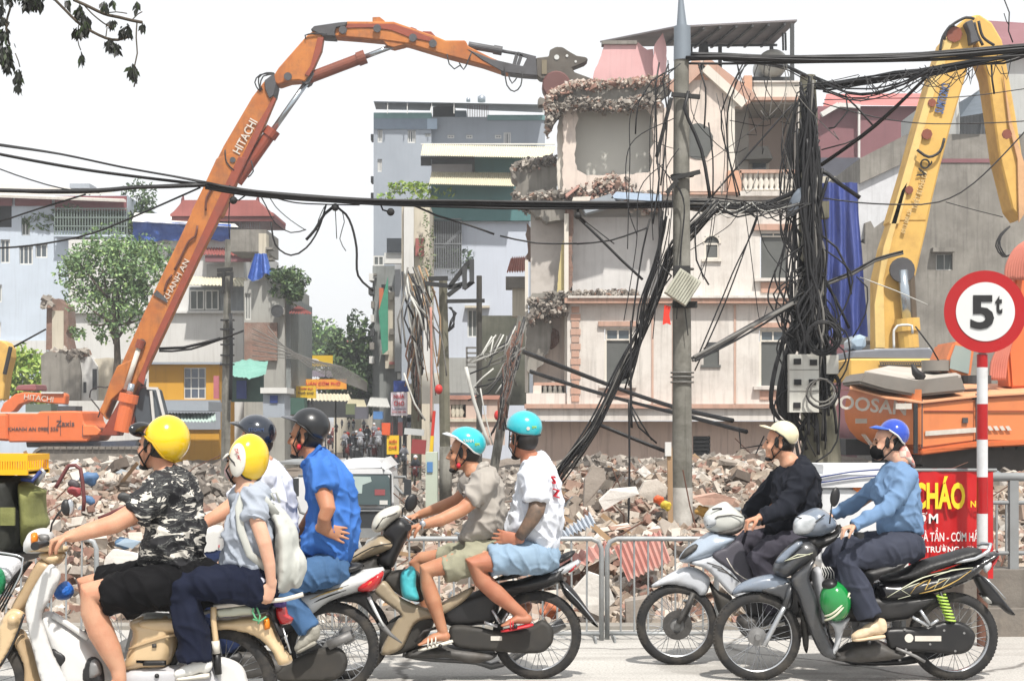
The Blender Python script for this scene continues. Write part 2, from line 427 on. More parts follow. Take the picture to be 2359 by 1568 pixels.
scatter(2500,13,55,(-.18,-.07),.03,.2,M_rubgrey,'rubble',2.2)
M_slab=[pm('slab_pale',(216,208,198),(176,164,150),2.5,.6,.95,bmp=.01,dirt=.5),pm('slab_grey',(168,158,148),(128,118,108),2,.6,.95,bmp=.012,dirt=.5),pm('slab_pink',(206,166,148),(170,140,125),2,.6,.95,bmp=.01,dirt=.5),pm('slab_white',(236,232,226),(200,192,182),3,.5,.9,bmp=.008,dirt=.3)]
slabs=[]
def zone(x,y):
 u=CX+x/y*F
 for lim_,nm_ in((330,'behind the beige motorbike'),(700,'behind the backpack passenger'),(1000,'around the white truck'),(1300,'behind the men in teal helmets'),(1560,'left of the main concrete pole'),(1800,'right of the main concrete pole'),(2100,'behind the tangled pole and the cart')):
  if u<lim_:return('near the barriers ' if y<16 else 'further back ')+nm_
 return('near the railing ' if y<16 else 'further back ')+'at the right edge'
for k in range(150):
 y=13.2+14*rg.rand()**1.3;x=rg.uniform(-.33,.33)*y
 if not street(x,y):continue
 a,b,c=rg.uniform(.1,.42),rg.uniform(.08,.26),rg.uniform(.02,.08)
 if rg.rand()<.2:c=rg.uniform(.08,.16)
 n=rg.randint(5,8);an=np.sort(rg.rand(n))*6.283
 poly=[(a*math.cos(t)*rg.uniform(.7,1.1),b*math.sin(t)*rg.uniform(.7,1.1))for t in an]
 m_=MB();m_.prism(poly,-c/2,c/2)
 V=m_.v[0];V+=rg.uniform(-.012,.012,V.shape)
 E=(Matrix.Rotation(rg.uniform(0,6.28),3,'Z')@Matrix.Rotation(R(90)+rg.normal()*.6,3,'X'))
 m_.v[0]=V@np.array(E).T+np.array((x,y,gheight(x,y)+c*.5+rg.uniform(.0,.1)))
 kind=rg.choice(4,p=[.35,.25,.15,.25])
 o=m_.build('concrete_chunk',M_slab[kind])
 nm=['pale','grey','pinkish','white'][kind];zn=zone(x,y)
 tag(o,f'{nm} broken slab {zn}','broken slab',f'{nm} broken slabs {zn}');slabs.append(o)
M_rust=pm('rust',(120,82,66),(80,60,52),6,.6,.8);M_wood=pm('timber',(176,146,112),(130,104,80),5,.6,.8,sc=(1,1,.2))
for k in range(150):
 y=13+12*rg.rand()**1.3;x=rg.uniform(-.33,.33)*y
 if not street(x,y):continue
 z=gheight(x,y);m_=MB();d=Vector((rg.normal(),rg.normal()*.4,abs(rg.normal())*.8+.15)).normalized();L=rg.uniform(.3,1.0)
 p0=Vector((x,y,z-.05));
 if rg.rand()<.55:
  p1=p0+d*L*.5;p2=p1+(d+Vector((rg.normal()*.4,0,-.3))).normalized()*L*.5
  m_.tube([p0,p1,p2],.008,5);tag(m_.build('steel_bar',M_rust),'rusty bent steel bar sticking out '+zone(x,y),'steel bar','bent steel bars '+zone(x,y))
 else:
  d.z*=.4;m_.beam(p0,p0+d*L*1.2,.05,.02);tag(m_.build('wooden_plank',M_wood),'splintered wooden plank lying '+zone(x,y),'plank','wooden planks '+zone(x,y))
  #  building helpers
def hwall(m_,px0,py0,px1,py1,Y,th,holes=()):
 """wall in the plane Y with window openings (all picture coordinates), reveals th deep"""
 a=P(px0,py1,Y);b=P(px1,py0,Y)
 hs_=[]
 for h in holes:
  p=P(h[0],h[3],Y);q=P(h[2],h[1],Y);hs_.append((max(p.x,a.x),max(p.z,a.z),min(q.x,b.x),min(q.z,b.z)))
 xs=sorted({a.x,b.x}|{h[0]for h in hs_}|{h[2]for h in hs_});zs=sorted({a.z,b.z}|{h[1]for h in hs_}|{h[3]for h in hs_})
 inh=lambda x,z:any(h[0]<x<h[2]and h[1]<z<h[3]for h in hs_)
 for i in range(len(xs)-1):
  for j in range(len(zs)-1):
   if inh((xs[i]+xs[i+1])/2,(zs[j]+zs[j+1])/2):continue
   x0,x1,z0,z1=xs[i],xs[i+1],zs[j],zs[j+1]
   m_.add([(x0,Y,z0),(x1,Y,z0),(x1,Y,z1),(x0,Y,z1)],[(0,1,2,3)])
   m_.add([(x0,Y+th,z0),(x1,Y+th,z0),(x1,Y+th,z1),(x0,Y+th,z1)],[(3,2,1,0)])
 for x0,z0,x1,z1 in hs_+[(a.x,a.z,b.x,b.z)]:
  for p,q in(((x0,z0),(x1,z0)),((x1,z0),(x1,z1)),((x1,z1),(x0,z1)),((x0,z1),(x0,z0))):
   m_.add([(p[0],Y,p[1]),(q[0],Y,q[1]),(q[0],Y+th,q[1]),(p[0],Y+th,p[1])],[(0,1,2,3)])
 return m_
def pbox(m_,px0,py0,px1,py1,Y,d):
 """box whose front face covers the picture rectangle at depth Y and that is d deep (away from the camera)"""
 a=P(px0,py1,Y);b=P(px1,py0,Y);return m_.bb(a.x,b.x,Y,Y+d,a.z,b.z)
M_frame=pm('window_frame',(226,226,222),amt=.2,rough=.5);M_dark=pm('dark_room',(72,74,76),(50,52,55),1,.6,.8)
M_glass=glassmat('window_glass',(92,104,112));M_shut=pm('shutter',(104,110,108),(84,90,88),2,.5,.6)
M_rail=pm('painted_rail',(205,205,205),amt=.3,rough=.5);M_steel=pm('dark_steel',(66,68,70),(48,48,48),4,.5,.6)
def window(parent,px0,py0,px1,py1,Y,cols=2,rows=1,fmat=None,gmat=None,fw=3.0,inset=.12,bars=0):
 m_=MB();a=P(px0,py1,Y+inset);b=P(px1,py0,Y+inset);t=fw/F*Y;d=.07
 Yi=Y+inset
 m_.bb(a.x,b.x,Yi,Yi+d,a.z,a.z+t);m_.bb(a.x,b.x,Yi,Yi+d,b.z-t,b.z)
 m_.bb(a.x,a.x+t,Yi-.002,Yi+d+.002,a.z+t,b.z-t);m_.bb(b.x-t,b.x,Yi-.002,Yi+d+.002,a.z+t,b.z-t)
 w=b.x-a.x;h=b.z-a.z
 for i in range(1,cols):x=a.x+w*i/cols;m_.bb(x-t*.4,x+t*.4,Yi+.004,Yi+d-.004,a.z+t,b.z-t)
 for j in range(1,rows):z=a.z+h*j/rows;m_.bb(a.x+t,b.x-t,Yi+.008,Yi+d-.008,z-t*.4,z+t*.4)
 for k in range(bars):x=a.x+w*(k+.5)/bars;m_.bb(x-.012,x+.012,Yi-.09,Yi-.066,a.z,b.z)
 f=m_.build('window',fmat or M_frame,parent)
 for i in range(cols):
  for j in range(rows):
   g=MB();g.bb(a.x+w*i/cols+t*.5,a.x+w*(i+1)/cols-t*.5,Yi+.03,Yi+.04,a.z+h*j/rows+t*.5,a.z+h*(j+1)/rows-t*.5)
   g.build('pane',gmat or M_glass,f)
 return f
def block(name,label,cat,px0,py0,px1,Y,depth,mat,holes=(),base=G0,wins=(),group=None,top=True,pyb=None):
 a=P(px0,0,Y);b=P(px1,0,Y)
 root=thing(name,label,cat,((a.x+b.x)/2,Y,base),group)
 pyb=pyb if pyb is not None else HY+(H-base)*F/Y
 m_=MB();hs_=list(holes)+[w[:4]for w in wins]
 hwall(m_,px0,py0,px1,pyb,Y,.22,hs_)
 za=base if pyb is None else P(0,pyb,Y).z;zb=P(0,py0,Y).z
 m_.bb(a.x,a.x+.2,Y+.22,Y+depth,za,zb);m_.bb(b.x-.2,b.x,Y+.22,Y+depth,za,zb)
 m_.bb(a.x+.2,b.x-.2,Y+depth-.2,Y+depth,za,zb)
 if top:m_.bb(a.x+.2,b.x-.2,Y+.22,Y+depth-.2,zb-.35,zb-.15)
 m_.build('wall',mat,root)
 if hs_:
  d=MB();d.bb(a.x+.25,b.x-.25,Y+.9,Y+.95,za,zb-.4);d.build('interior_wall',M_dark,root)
 for w in wins:window(root,*w[:4],Y,**(w[4]if len(w)>4 else{}))
 return root
def part(name,mat,root,px0,py0,px1,py1,Y,d,**kw):
 m_=MB();pbox(m_,px0,py0,px1,py1,Y,d);return m_.build(name,mat,root,**kw)
def corr(name,mat,root,tl,tr,bl,br,ribs,amp=.04,th=.02):
 """corrugated sheet between four corner points, ribs running from top edge to bottom edge"""
 m_=MB();tl,tr,bl,br=map(Vector,(tl,tr,bl,br));n=((tr-tl).cross(bl-tl)).normalized();vs=[];N=ribs*4
 for i in range(N+1):
  t=i/N;o=n*(amp*math.sin(t*ribs*2*math.pi))
  for q in(0,.5,1):
   a=tl.lerp(tr,t).lerp(bl.lerp(br,t),q)+o;vs+=[a+n*th/2,a-n*th/2]
 fs=[]
 for i in range(N):
  for q in range(2):
   k=i*6+q*2;fs+=[(k,k+6,k+8,k+2),(k+1,k+3,k+9,k+7)]
  k=i*6;fs+=[(k,k+1,k+7,k+6),(k+4,k+10,k+11,k+5)]
 fs+=[(0,2,3,1),(2,4,5,3),(N*6,N*6+1,N*6+3,N*6+2),(N*6+2,N*6+3,N*6+5,N*6+4)]
 m_.add(vs,fs);return m_.build(name,mat,root,smooth=False)
def foliage(m_,c,r,n,size,rnd=None,squash=1.0,clump=14):
 """leaf faces gathered in clumps through the crown's volume"""
 rr=rnd or rg;C=[]
 cl=[np.array(c)+np.array(r)*(lambda v:v/np.linalg.norm(v)*rr.uniform(.35,1.0)**.5)(rr.normal(size=3))*.85 for _ in range(clump)]
 cs=rr.uniform(.25,.48,clump)
 k=rr.randint(0,clump,n);D=rr.normal(size=(n,3));D/=np.linalg.norm(D,axis=1)[:,None]
 Cn=np.array(cl)[k]+D*(rr.uniform(.3,1,n)**.6*cs[k])[:,None]*np.array(r)
 A=rr.normal(size=(n,3));A/=np.linalg.norm(A,axis=1)[:,None];B=np.cross(A,rr.normal(size=(n,3)));B/=np.linalg.norm(B,axis=1)[:,None]
 s=size*rr.uniform(.6,1.3,(n,1))
 V=np.stack([Cn-A*s,Cn-B*s*.45,Cn+A*s,Cn+B*s*.45],1)
 b=m_.n;m_.v.append(V.reshape(-1,3));m_.n+=4*n
 m_.f.extend([(b+4*i,b+4*i+1,b+4*i+2,b+4*i+3)for i in range(n)]);return m_
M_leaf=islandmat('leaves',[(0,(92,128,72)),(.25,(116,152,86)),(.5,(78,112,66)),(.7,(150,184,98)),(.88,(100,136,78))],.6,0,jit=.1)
M_leafd=islandmat('dark_leaves',[(0,(70,96,58)),(.3,(86,112,66)),(.6,(56,80,50)),(.85,(106,130,74))],.6,0,jit=.1)
M_leafy=islandmat('pale_leaves',[(0,(150,178,72)),(.4,(120,158,60)),(.7,(176,196,96))],.6,0,jit=.1)
M_bark=pm('bark',(96,86,74),(62,56,50),5,.7,.9,bmp=.02,sc=(1,1,.3))
def tree(name,label,base,crowns,leaf,n,size,trunk_r,limbs=5,mat=None):
 root=thing(name,label,'tree' if 'tree' in name else 'bush',base)
 top=Vector(crowns[0][0]);m_=MB();b=Vector(base)
 if trunk_r:
  pts=[b.lerp(top,t)+Vector((math.sin(t*5)*trunk_r,0,0))for t in np.linspace(0,1,7)]
  m_.tube(pts,[trunk_r*(1.25-.8*t)for t in np.linspace(0,1,7)],10)
  for k in range(limbs):
   c,r=crowns[k%len(crowns)];t=rg.uniform(.45,.8);p=b.lerp(top,t);q=Vector(c)+Vector([rg.uniform(-.6,.6)*a for a in r])
   m_.tube([p,p.lerp(q,.5)+Vector((0,0,-.1)),q],[trunk_r*.5,trunk_r*.3,trunk_r*.12],6)
  m_.build('trunk',M_bark,root,smooth=True)
 f=MB();tot=sum(r[0]*r[2]for c,r in crowns)
 for c,r in crowns:foliage(f,c,r,max(40,int(n*r[0]*r[2]/tot)),size,clump=max(8,int(20*r[0]*r[2]/tot*3)))
 o=f.build('crown',leaf,root,fixn=False);return root
 #  far buildings
wblue=pm('pale_blue_render',(206,218,232),(190,200,212),.5,.6,.85,streak=.35,streakcol=(165,172,180),bmp=.003)
wwhite=pm('white_render',(226,226,224),(205,205,202),.5,.6,.85,streak=.4,streakcol=(160,155,148),bmp=.003)
wgrey=pm('grey_render',(166,174,184),(150,158,168),.4,.6,.85,streak=.25,streakcol=(130,136,145))
wcream=pm('cream_render',(214,206,188),(190,182,164),.6,.6,.85,streak=.5,streakcol=(130,122,108),bmp=.004)
wyel=pm('yellow_render',(226,168,44),(206,150,36),.8,.5,.7,streak=.15)
wmar=pm('maroon_sheet',(140,92,98),(122,80,86),.6,.5,.7,streak=.2)
wconc=pm('raw_concrete',(152,148,140),(112,108,102),.5,.8,.95,streak=.7,streakcol=(80,78,74),bmp=.01,dirt=.4,dirtcol=(180,176,168))
wbrick=pm('bare_brick',(150,118,104),(118,100,90),2.5,.7,.95,bmp=.03,dirt=.5,dirtcol=(170,162,152))
roofred=pm('red_roof',(170,98,92),(146,80,76),.8,.6,.7,streak=.3);teal=pm('teal_sheet',(78,128,130),(66,112,114),.4,.5,.6,streak=.2)
awn=pm('cream_sheet',(232,226,202),(210,204,182),.4,.5,.6,streak=.3,streakcol=(150,140,110))
tarpb=pm('blue_tarpaulin',(62,104,190),(48,84,165),1.4,.7,.4,bmp=.12,bscale=2.2);tarpt=pm('teal_tarpaulin',(130,186,170),(104,160,146),1.2,.7,.45,bmp=.08,bscale=2)
tarpi=pm('indigo_tarpaulin',(66,84,160),(48,62,130),.8,.8,.45,bmp=.15,bscale=1.2,sc=(1.6,1,.3))
plast=pm('sign_yellow',(236,196,40),(216,176,30),1,.4,.5);signred=pm('sign_red',(205,40,40),amt=.2,rough=.5);signblue=pm('sign_blue',(40,62,130),amt=.2,rough=.5)
inkred=pm('red_letters',(208,30,50),amt=.1);inkblk=pm('black_letters',(24,24,26),amt=.1);inkwht=pm('white_letters',(238,238,236),amt=.1);inkyel=pm('yellow_letters',(250,220,40),amt=.1)
plant_root=None
def px(K,*a):
 r=[]
 for i in range(0,len(a),2):r+=list(K(a[i],a[i+1]))
 return r
def W4(K,x0,y0,x1,y1,**kw):a=px(K,x0,y0,x1,y1);return(*a,kw)
Y=85
b1=block('apartment_building','pale blue rendered building at the left edge with a caged roof balcony','building',-60,KB(0,232)[1],KB(826,0)[0],Y,14,wblue,wins=[W4(KB,140,380,195,495,cols=2,gmat=M_shut),W4(KB,125,560,215,685,cols=3),W4(KB,230,550,310,640,cols=2),W4(KB,2,520,65,675,cols=2),W4(KB,497,595,560,710,cols=2),W4(KB,-20,815,12,930,cols=1,gmat=M_shut),W4(KB,-20,1060,6,1160,cols=1,gmat=M_shut)],holes=[px(KB,357,318,824,462),px(KB,-60,285,76,440)])
for x0,x1 in((-60,78),(98,338),(358,826)):part('red_panel',pm('dull_red_sheet',(134,72,76),amt=.3),b1,*px(KB,x0,236,x1,300 if x0<300 else 330),Y-.15,.1)
m_=MB()
a=P(*KB(357,490),Y-.6);b=P(*KB(830,318),Y-.6)
for i in range(27):x=a.x+(b.x-a.x)*i/26;m_.bb(x-.025,x+.025,Y-.6,Y-.55,a.z,b.z)
for t in(0,.33,.66,1):z=a.z+(b.z-a.z)*t;m_.bb(a.x,b.x,Y-.62,Y-.6,z-.03,z+.03)
m_.build('balcony_cage',pm('pale_green_steel',(120,134,128)),b1)
part('balcony_slab',wblue,b1,*px(KB,352,490,832,500),Y-.75,.74)
foliage(f:=MB(),P(*KB(560,400),Y+.1),(3.6,.35,1.3),1600,.16);stuff(f.build('balcony_plants',M_leafd,b1,fixn=False))
r_=MB();a=P(*KB(-160,232),Y-1);b=P(*KB(905,262),Y-1);c=P(*KB(750,150),Y+6);d=P(*KB(0,148),Y+6)
r_.add([P(*KB(-160,225),Y-1),P(*KB(822,262),Y-1),P(*KB(700,195),Y+7),P(*KB(-160,150),Y+7),P(*KB(-160,240),Y-1),P(*KB(826,276),Y-1)],[(0,1,2,3),(0,4,5,1)])
r_.build('roof',pm('pale_roof_sheet',(206,200,192),amt=.4,streak=.3),b1)
part('roof_tank',wgrey,b1,*px(KB,455,155,585,185),Y+4,1.5);part('wall_band',wwhite,b1,*px(KB,-60,1180,300,1285),Y-.3,.28)
foliage(f:=MB(),P(*KB(880,285),Y+1),(1.1,.8,1.6),900,.14);stuff(f.build('roof_plants',M_leafd,b1,fixn=False))
Y=80
b2=block('white_house','white walled house with a blue tarpaulin along its roof behind the orange boom','building',KB(448,0)[0],KB(0,520)[1],KB(1592,0)[0],Y,12,wwhite,wins=[W4(KB,1240,850,1335,985,cols=2,gmat=M_shut),W4(KB,1340,850,1432,985,cols=2,gmat=M_shut),W4(KB,1090,575,1170,640,cols=2)])
a,b,c,d=P(*KB(868,402),Y-.8),P(*KB(1512,420),Y-.8),P(*KB(866,528),Y-.5),P(*KB(1506,526),Y-.5)
m_=MB();vs=[]
for i in range(33):
 for j in range(7):
  t=i/32;q=j/6;p=a.lerp(b,t).lerp(c.lerp(d,t),q);p.y+=.25*nz((i*.5,j*1.0,0),.6);p.z+=.12*nz((i,0,j),.33)*q;vs.append(p)
m_.add(vs,[(i*7+j,i*7+j+1,(i+1)*7+j+1,(i+1)*7+j)for i in range(32)for j in range(6)]);m_.build('tarpaulin',tarpb,b2,smooth=True)
m_=MB();m_.add([P(*KB(862,402),Y-1),P(*KB(1560,440),Y-1),P(*KB(1480,372),Y+5),P(*KB(880,345),Y+5)],[(0,1,2,3)]);m_.build('roof',pm('white_roof_sheet',(236,236,232),amt=.2),b2)
part('parapet',wwhite,b2,*px(KB,448,985,1592,1000),Y-.3,.28);part('grey_storey',pm('grey_blue_render',(146,152,156),amt=.4,streak=.4),b2,*px(KB,1236,830,1600,990),Y-.12,.1)
for w in(W4(KB,1240,850,1335,980,cols=2,gmat=M_shut),W4(KB,1340,850,1430,980,cols=2,gmat=M_shut)):window(b2,*w[:4],Y-.3,inset=.05,**w[4])
corr('awning',awn,b2,P(*KB(1250,762),Y-.3),P(*KB(1600,770),Y-.3),P(*KB(1228,815),Y-1.6),P(*KB(1650,825),Y-1.6),18,.03)
corr('red_canopy',roofred,b2,P(*KB(1340,530),Y+1),P(*KB(1560,535),Y+1),P(*KB(1330,618),Y-1),P(*KB(1665,628),Y-1),16,.04)
part('fascia',wmar,b2,*px(KB,1340,625,1640,665),Y-.9,.2)
part('balcony_rail',pm('grey_grille',(150,150,150)),b2,*px(KB,1350,680,1480,760),Y-.4,.06)
pg=thing('pagoda_pavilion','small rooftop pavilion with a curved red pagoda roof','pavilion',P(*KB(1460,450),Y+1))
m_=MB();yy=Y+1
ptsr=[(1118,362),(1145,340),(1180,300),(1200,268),(1690,268),(1712,300),(1750,335),(1795,352),(1795,372),(1120,372)]
def pr(K,pts,Y):return[(P(*K(x,y),Y).x,P(*K(x,y),Y).z)for x,y in pts]
m_.prism(pr(KB,ptsr,yy),yy-.3,yy+4);m_.build('roof',roofred,pg)
part('eaves',pm('dark_red_trim',(112,52,50)),pg,*px(KB,1122,372,1792,400),yy-.2,4)
for x in(1196,1686):
 m_=MB();m_.tube([P(*KB(x,290),yy),P(*KB(x-2,255),yy),P(*KB(x+3,232),yy)],[.12,.08,.02],6);m_.build('finial',pm('dark_red_trim',(112,52,50)),pg)
m_=MB()
for i in range(16):x=1515+i*12;pbox(m_,*px(KB,x,400,x+3,450),yy+.3,.05)
pbox(m_,*px(KB,1200,400,1500,460),yy+.5,3);m_.build('grille',pm('grey_grille',(150,150,150)),pg)
Y=72
yb=block('yellow_shop','yellow fronted shop with a large blue grey window behind the orange boom','building',KB(972,0)[0],KB(0,1330)[1],KB(1432,0)[0],Y,4,wyel,wins=[W4(KB,1200,1355,1346,1562,cols=3,rows=3,gmat=glassmat('blue_glass',(92,104,124)))])
part('lower_wall',wgrey,yb,*px(KB,965,1568,1440,1760),Y-.12,.1);part('roof',wgrey,yb,*px(KB,965,1320,1440,1334),Y-.5,4.6)
m_=MB();m_.bb(*[P(*KL(1620,400),68).x,P(*KL(2130,400),68).x],66,71,P(*KL(0,500),68).z,P(*KL(0,412),68).z);m_.build('side_wall',wgrey,yb)
corr('awning',pm('pale_green_sheet',(206,226,218)),yb,P(*KL(1610,520),68),P(*KL(2110,520),68),P(*KL(1590,600),65.5),P(*KL(2118,606),65.5),16,.03)
Y=74
b3=block('grey_house','grey rendered house with an air conditioner and a bush hanging over its roof edge','building',KB(1594,0)[0],KB(0,790)[1],KB(1860,0)[0],Y,9,pm('grey_beige_render',(176,176,170),(150,150,145),.6,.6,.9,streak=.4),wins=[W4(KB,1600,870,1640,1045,cols=2,gmat=M_shut)])
part('roof_storey',wconc,b3,*px(KB,1505,455,1740,600),Y+2,4);part('roof_column',wcream,b3,*px(KB,1690,480,1740,790),Y+.2,.8)
for y in(570,640,725):part('ledge',wconc,b3,*px(KB,1735,y,1780,y+14),Y+.1,.8)
part('brick_patch',wbrick,b3,*px(KB,1596,1062,1810,1310),Y-.25,.2);part('side_wing',pm('bluegrey_render',(150,156,156),amt=.4,streak=.5),b3,*px(KB,1862,885,1900,1500),Y+.5,8)
ac=part('air_conditioner',pm('ac_white',(222,222,218)),b3,*px(KB,1788,965,1852,1008),Y-.6,.5)
m_=MB();m_.lathe([(.0,0),(.26,0),(.26,-.02),(.3,-.02),(.3,0)],P(*KB(1812,987),Y-.605),seg=20);m_.build('fan_grille',M_steel,ac)
m_=MB();vs=[]
for i in range(15):
 for j in range(9):
  t=i/14;q=j/8;p=P(*KB(1665+75*t,612),Y-.3).lerp(P(*KB(1618+158*t,770+25*math.sin(t*6)),Y-.5),q);p.y+=.3*math.sin(t*14)*(.4+.6*q);vs.append(p)
m_.add(vs,[(i*9+j,i*9+j+1,(i+1)*9+j+1,(i+1)*9+j)for i in range(14)for j in range(8)]);m_.build('tarpaulin',tarpb,b3,smooth=True)
tree('hanging_bush','dense green bush hanging over the roof corner of the grey house',P(*KB(1860,870),Y-.3),[(P(*KB(1870,795),Y),(1.0,.8,.75)),(P(*KB(1910,850),Y-.4),(.5,.4,.7))],M_leafd,1900,.13,0)
corr('eaves',roofred,b3,P(*KB(1895,950),Y+3),P(*KB(1960,960),Y+3),P(*KB(1890,1000),Y-1),P(*KB(2040,1005),Y-1),8,.04)
m_=MB();vs=[]
for i in range(21):
 for j in range(7):
  t=i/20;q=j/6;p=P(*KB(1490+262*t,1310+8*math.sin(t*9)),66).lerp(P(*KB(1500+235*t,1400+26*math.sin(t*3.1)),63.5),q);p.z+=.1*nz((i,j,0),.5);vs.append(p)
m_.add(vs,[(i*7+j,i*7+j+1,(i+1)*7+j+1,(i+1)*7+j)for i in range(20)for j in range(6)])
st=thing('market_stall','stall under a pale teal tarpaulin beside the left concrete pole','stall',P(*KB(1620,1560),64));m_.build('tarpaulin',tarpt,st,smooth=True)
part('back_panel',pm('dark_green_sheet',(60,92,84)),st,*px(KB,1510,1400,1720,1580),65,.2);part('poster',pm('poster_pink',(190,110,120)),st,*px(KB,1395,1410,1430,1560),64.6,.1);part('banner_board',signblue,st,*px(KB,1545,1440,1610,1560),64.8,.1)
kk=thing('kiosk','small grey kiosk with a flat cap roof left of the street','kiosk',P(*KG(85,1400),52));part('body',wgrey,kk,*px(KG,20,1262,160,1420),52,1.4);part('roof',pm('ac_white',(222,222,218)),kk,*px(KG,2,1225,175,1262),51.8,1.8);part('screen',signblue,kk,*px(KG,65,1275,115,1325),51.95,.04)
Y=70
rn=thing('ruined_wall','ruined brick and plaster stub of a wall beyond the orange digger','ruin',P(*KB(400,1560),Y))
m_=MB();m_.prism(pr(KB,[(300,1240),(305,960),(320,915),(385,905),(400,930),(440,950),(450,1090),(430,1130),(455,1240)],Y),Y,Y+1.2);m_.build('brick_pier',wbrick,rn)
part('plaster_face',wcream,rn,*px(KB,340,985,415,1240),Y-.08,.07)
m_=MB();m_.prism(pr(KB,[(290,1570),(285,1280),(330,1250),(420,1265),(480,1290),(530,1295),(545,1400),(540,1570)],Y),Y-.4,Y+1.5);m_.build('wall',wconc,rn)
m_=MB();m_.prism(pr(KB,[(540,1570),(530,1290),(600,1285),(640,1350),(640,1570)],Y),Y-.2,Y+.5);m_.build('white_wall',wwhite,rn)
m_=MB();m_.prism(pr(KB,[(640,1570),(610,1300),(700,1290),(790,1300),(800,1570)],Y),Y+.1,Y+.8);m_.build('grey_wall',wcream,rn)
part('opening',M_dark,rn,*px(KB,604,1365,632,1500),Y-.25,.04);part('opening',M_dark,rn,*px(KB,545,1450,563,1520),Y-.25,.04)
C=[];
for k in range(260):
 x=rg.uniform(290,560);C.append(P(*KB(x,1262+rg.uniform(-12,40)if x>340 else rg.uniform(900,960)),Y-.3+rg.rand()))
chunks(m_:=MB(),np.array(C),rg.uniform(.1,.4,len(C)),rnd=rg);stuff(m_.build('rubble',M_rubgrey,rn,fixn=False))
tree('low_bushes','bright green shrubs in front of the pale blue building',P(*KB(180,1500),76),[(P(*KB(90,1420),76),(1.5,1,1.6)),(P(*KB(200,1380),76),(1.6,1,1.3)),(P(*KB(260,1470),75.5),(1.4,1,1.2))],M_leafy,2600,.17,0)
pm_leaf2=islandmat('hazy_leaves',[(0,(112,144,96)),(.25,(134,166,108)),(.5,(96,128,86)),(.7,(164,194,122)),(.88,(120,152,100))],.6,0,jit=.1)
Y=66
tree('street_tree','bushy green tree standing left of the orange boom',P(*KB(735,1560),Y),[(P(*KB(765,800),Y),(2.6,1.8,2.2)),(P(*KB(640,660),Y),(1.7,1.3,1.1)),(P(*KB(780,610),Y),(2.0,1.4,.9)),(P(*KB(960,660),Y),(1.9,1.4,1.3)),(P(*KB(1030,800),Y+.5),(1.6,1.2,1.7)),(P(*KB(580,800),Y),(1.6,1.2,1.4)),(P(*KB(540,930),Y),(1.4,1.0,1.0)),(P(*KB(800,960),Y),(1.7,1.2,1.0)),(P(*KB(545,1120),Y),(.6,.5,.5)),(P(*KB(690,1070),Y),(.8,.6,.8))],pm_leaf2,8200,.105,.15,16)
Y=120
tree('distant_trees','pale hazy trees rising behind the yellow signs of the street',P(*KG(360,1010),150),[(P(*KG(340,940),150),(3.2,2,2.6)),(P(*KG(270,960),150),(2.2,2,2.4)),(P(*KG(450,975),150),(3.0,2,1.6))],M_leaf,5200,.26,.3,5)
tree('street_corner_tree','dark green tree filling the right side of the far street',P(*KG(640,1340),95),[(P(*KG(640,1090),95),(2.3,2,2.9)),(P(*KG(690,980),95),(1.5,2,2.2)),(P(*KG(600,1190),95),(2.1,2,2.0))],M_leafd,7000,.2,.25,6)
sh=block('small_house','small cream house with a red gable roof at the end of the street','building',KG(482,0)[0],KG(0,1000)[1],KG(660,0)[0],110,10,wcream,wins=[W4(KG,520,1090,560,1130,cols=2)])
m_=MB();m_.prism(pr(KG,[(482,1000),(545,925),(665,925),(670,1000)],110),110,110.3);m_.build('gable',wcream,sh)
m_=MB();m_.add([P(*KG(475,1002),109),P(*KG(543,918),109),P(*KG(660,918),112),P(*KG(675,950),109),P(*KG(590,960),108.6)],[(1,2,3,4),(0,1,4)]);m_.build('roof',roofred,sh)
def signboard(label,K,x0,y0,x1,y1,Y,mat,txts=(),name='sign_board',post=True):
 o=thing(name,label,'sign',(*P(*K((x0+x1)/2,y1),Y)[:2],G0));part('panel',mat,o,*px(K,x0,y0,x1,y1),Y,.12)
 if post:
  m_=MB();a=P(*K(x0+(x1-x0)*.2,y1),Y+.2);b=P(*K(x0+(x1-x0)*.8,y1),Y+.2)
  for q in(a,b):m_.tube([(q.x,q.y,G0),(q.x,q.y,q.z+.3)],.04,6)
  m_.build('post',M_steel,o)
 for t,cx_,cy_,hh,mt,*w in txts:
  hgt=hh/K(0,0)[0]if False else P(*K(0,0),Y).z-P(*K(0,hh),Y).z
  textobj('lettering',t,mt,o,P(*K(cx_,cy_),Y-.03),(1,0,0),(0,0,1),hgt,.01,bold=.01,width=(P(*K(w[0],0),Y).x-P(*K(0,0),Y).x)if w else None)
 return o
signboard('wide yellow shop sign with a pale oval at the far street',KG,245,1015,475,1085,88,plast,[('●',350,1050,26,inkwht,70)])
signboard('tall narrow yellow sign at the corner of the grey house',KG,205,895,245,1105,82,plast,[('HD',225,915,18,inkblk)])
signboard('yellow and red shop banner over the far street',KG,215,1170,565,1235,80,pm('sign_amber',(232,170,50),(222,120,60),2,.6,.5),[('QUÁN CƠM PHỞ',400,1198,30,inkred,250)])
signboard('square yellow board with red and black lettering beside the far street',KG,235,1215,365,1295,76,plast,[('CƠM BỤI',300,1232,16,inkred,90),('NGÕ CHỢ',300,1260,18,inkblk,100)])
signboard('white board with pink NHÀ CHO lettering on the right of the street',KG,855,1255,962,1408,46,pm('board_white',(236,228,236),amt=.2),[('NHÀ',908,1280,32,inkred,70),('CHO',908,1328,32,inkred,68),('THUÊ NGUYÊN CĂN',908,1362,9,signblue,90),('0912 345 678',908,1384,9,inkred,88)])
signboard('dark blue board above the white rental board',KG,872,1180,970,1252,47,signblue)
signboard('orange red shop board low on the right of the street',KG,795,1455,850,1530,48,pm('board_orange',(222,92,60),amt=.3),[('SỬA XE',822,1490,16,plast,46)])
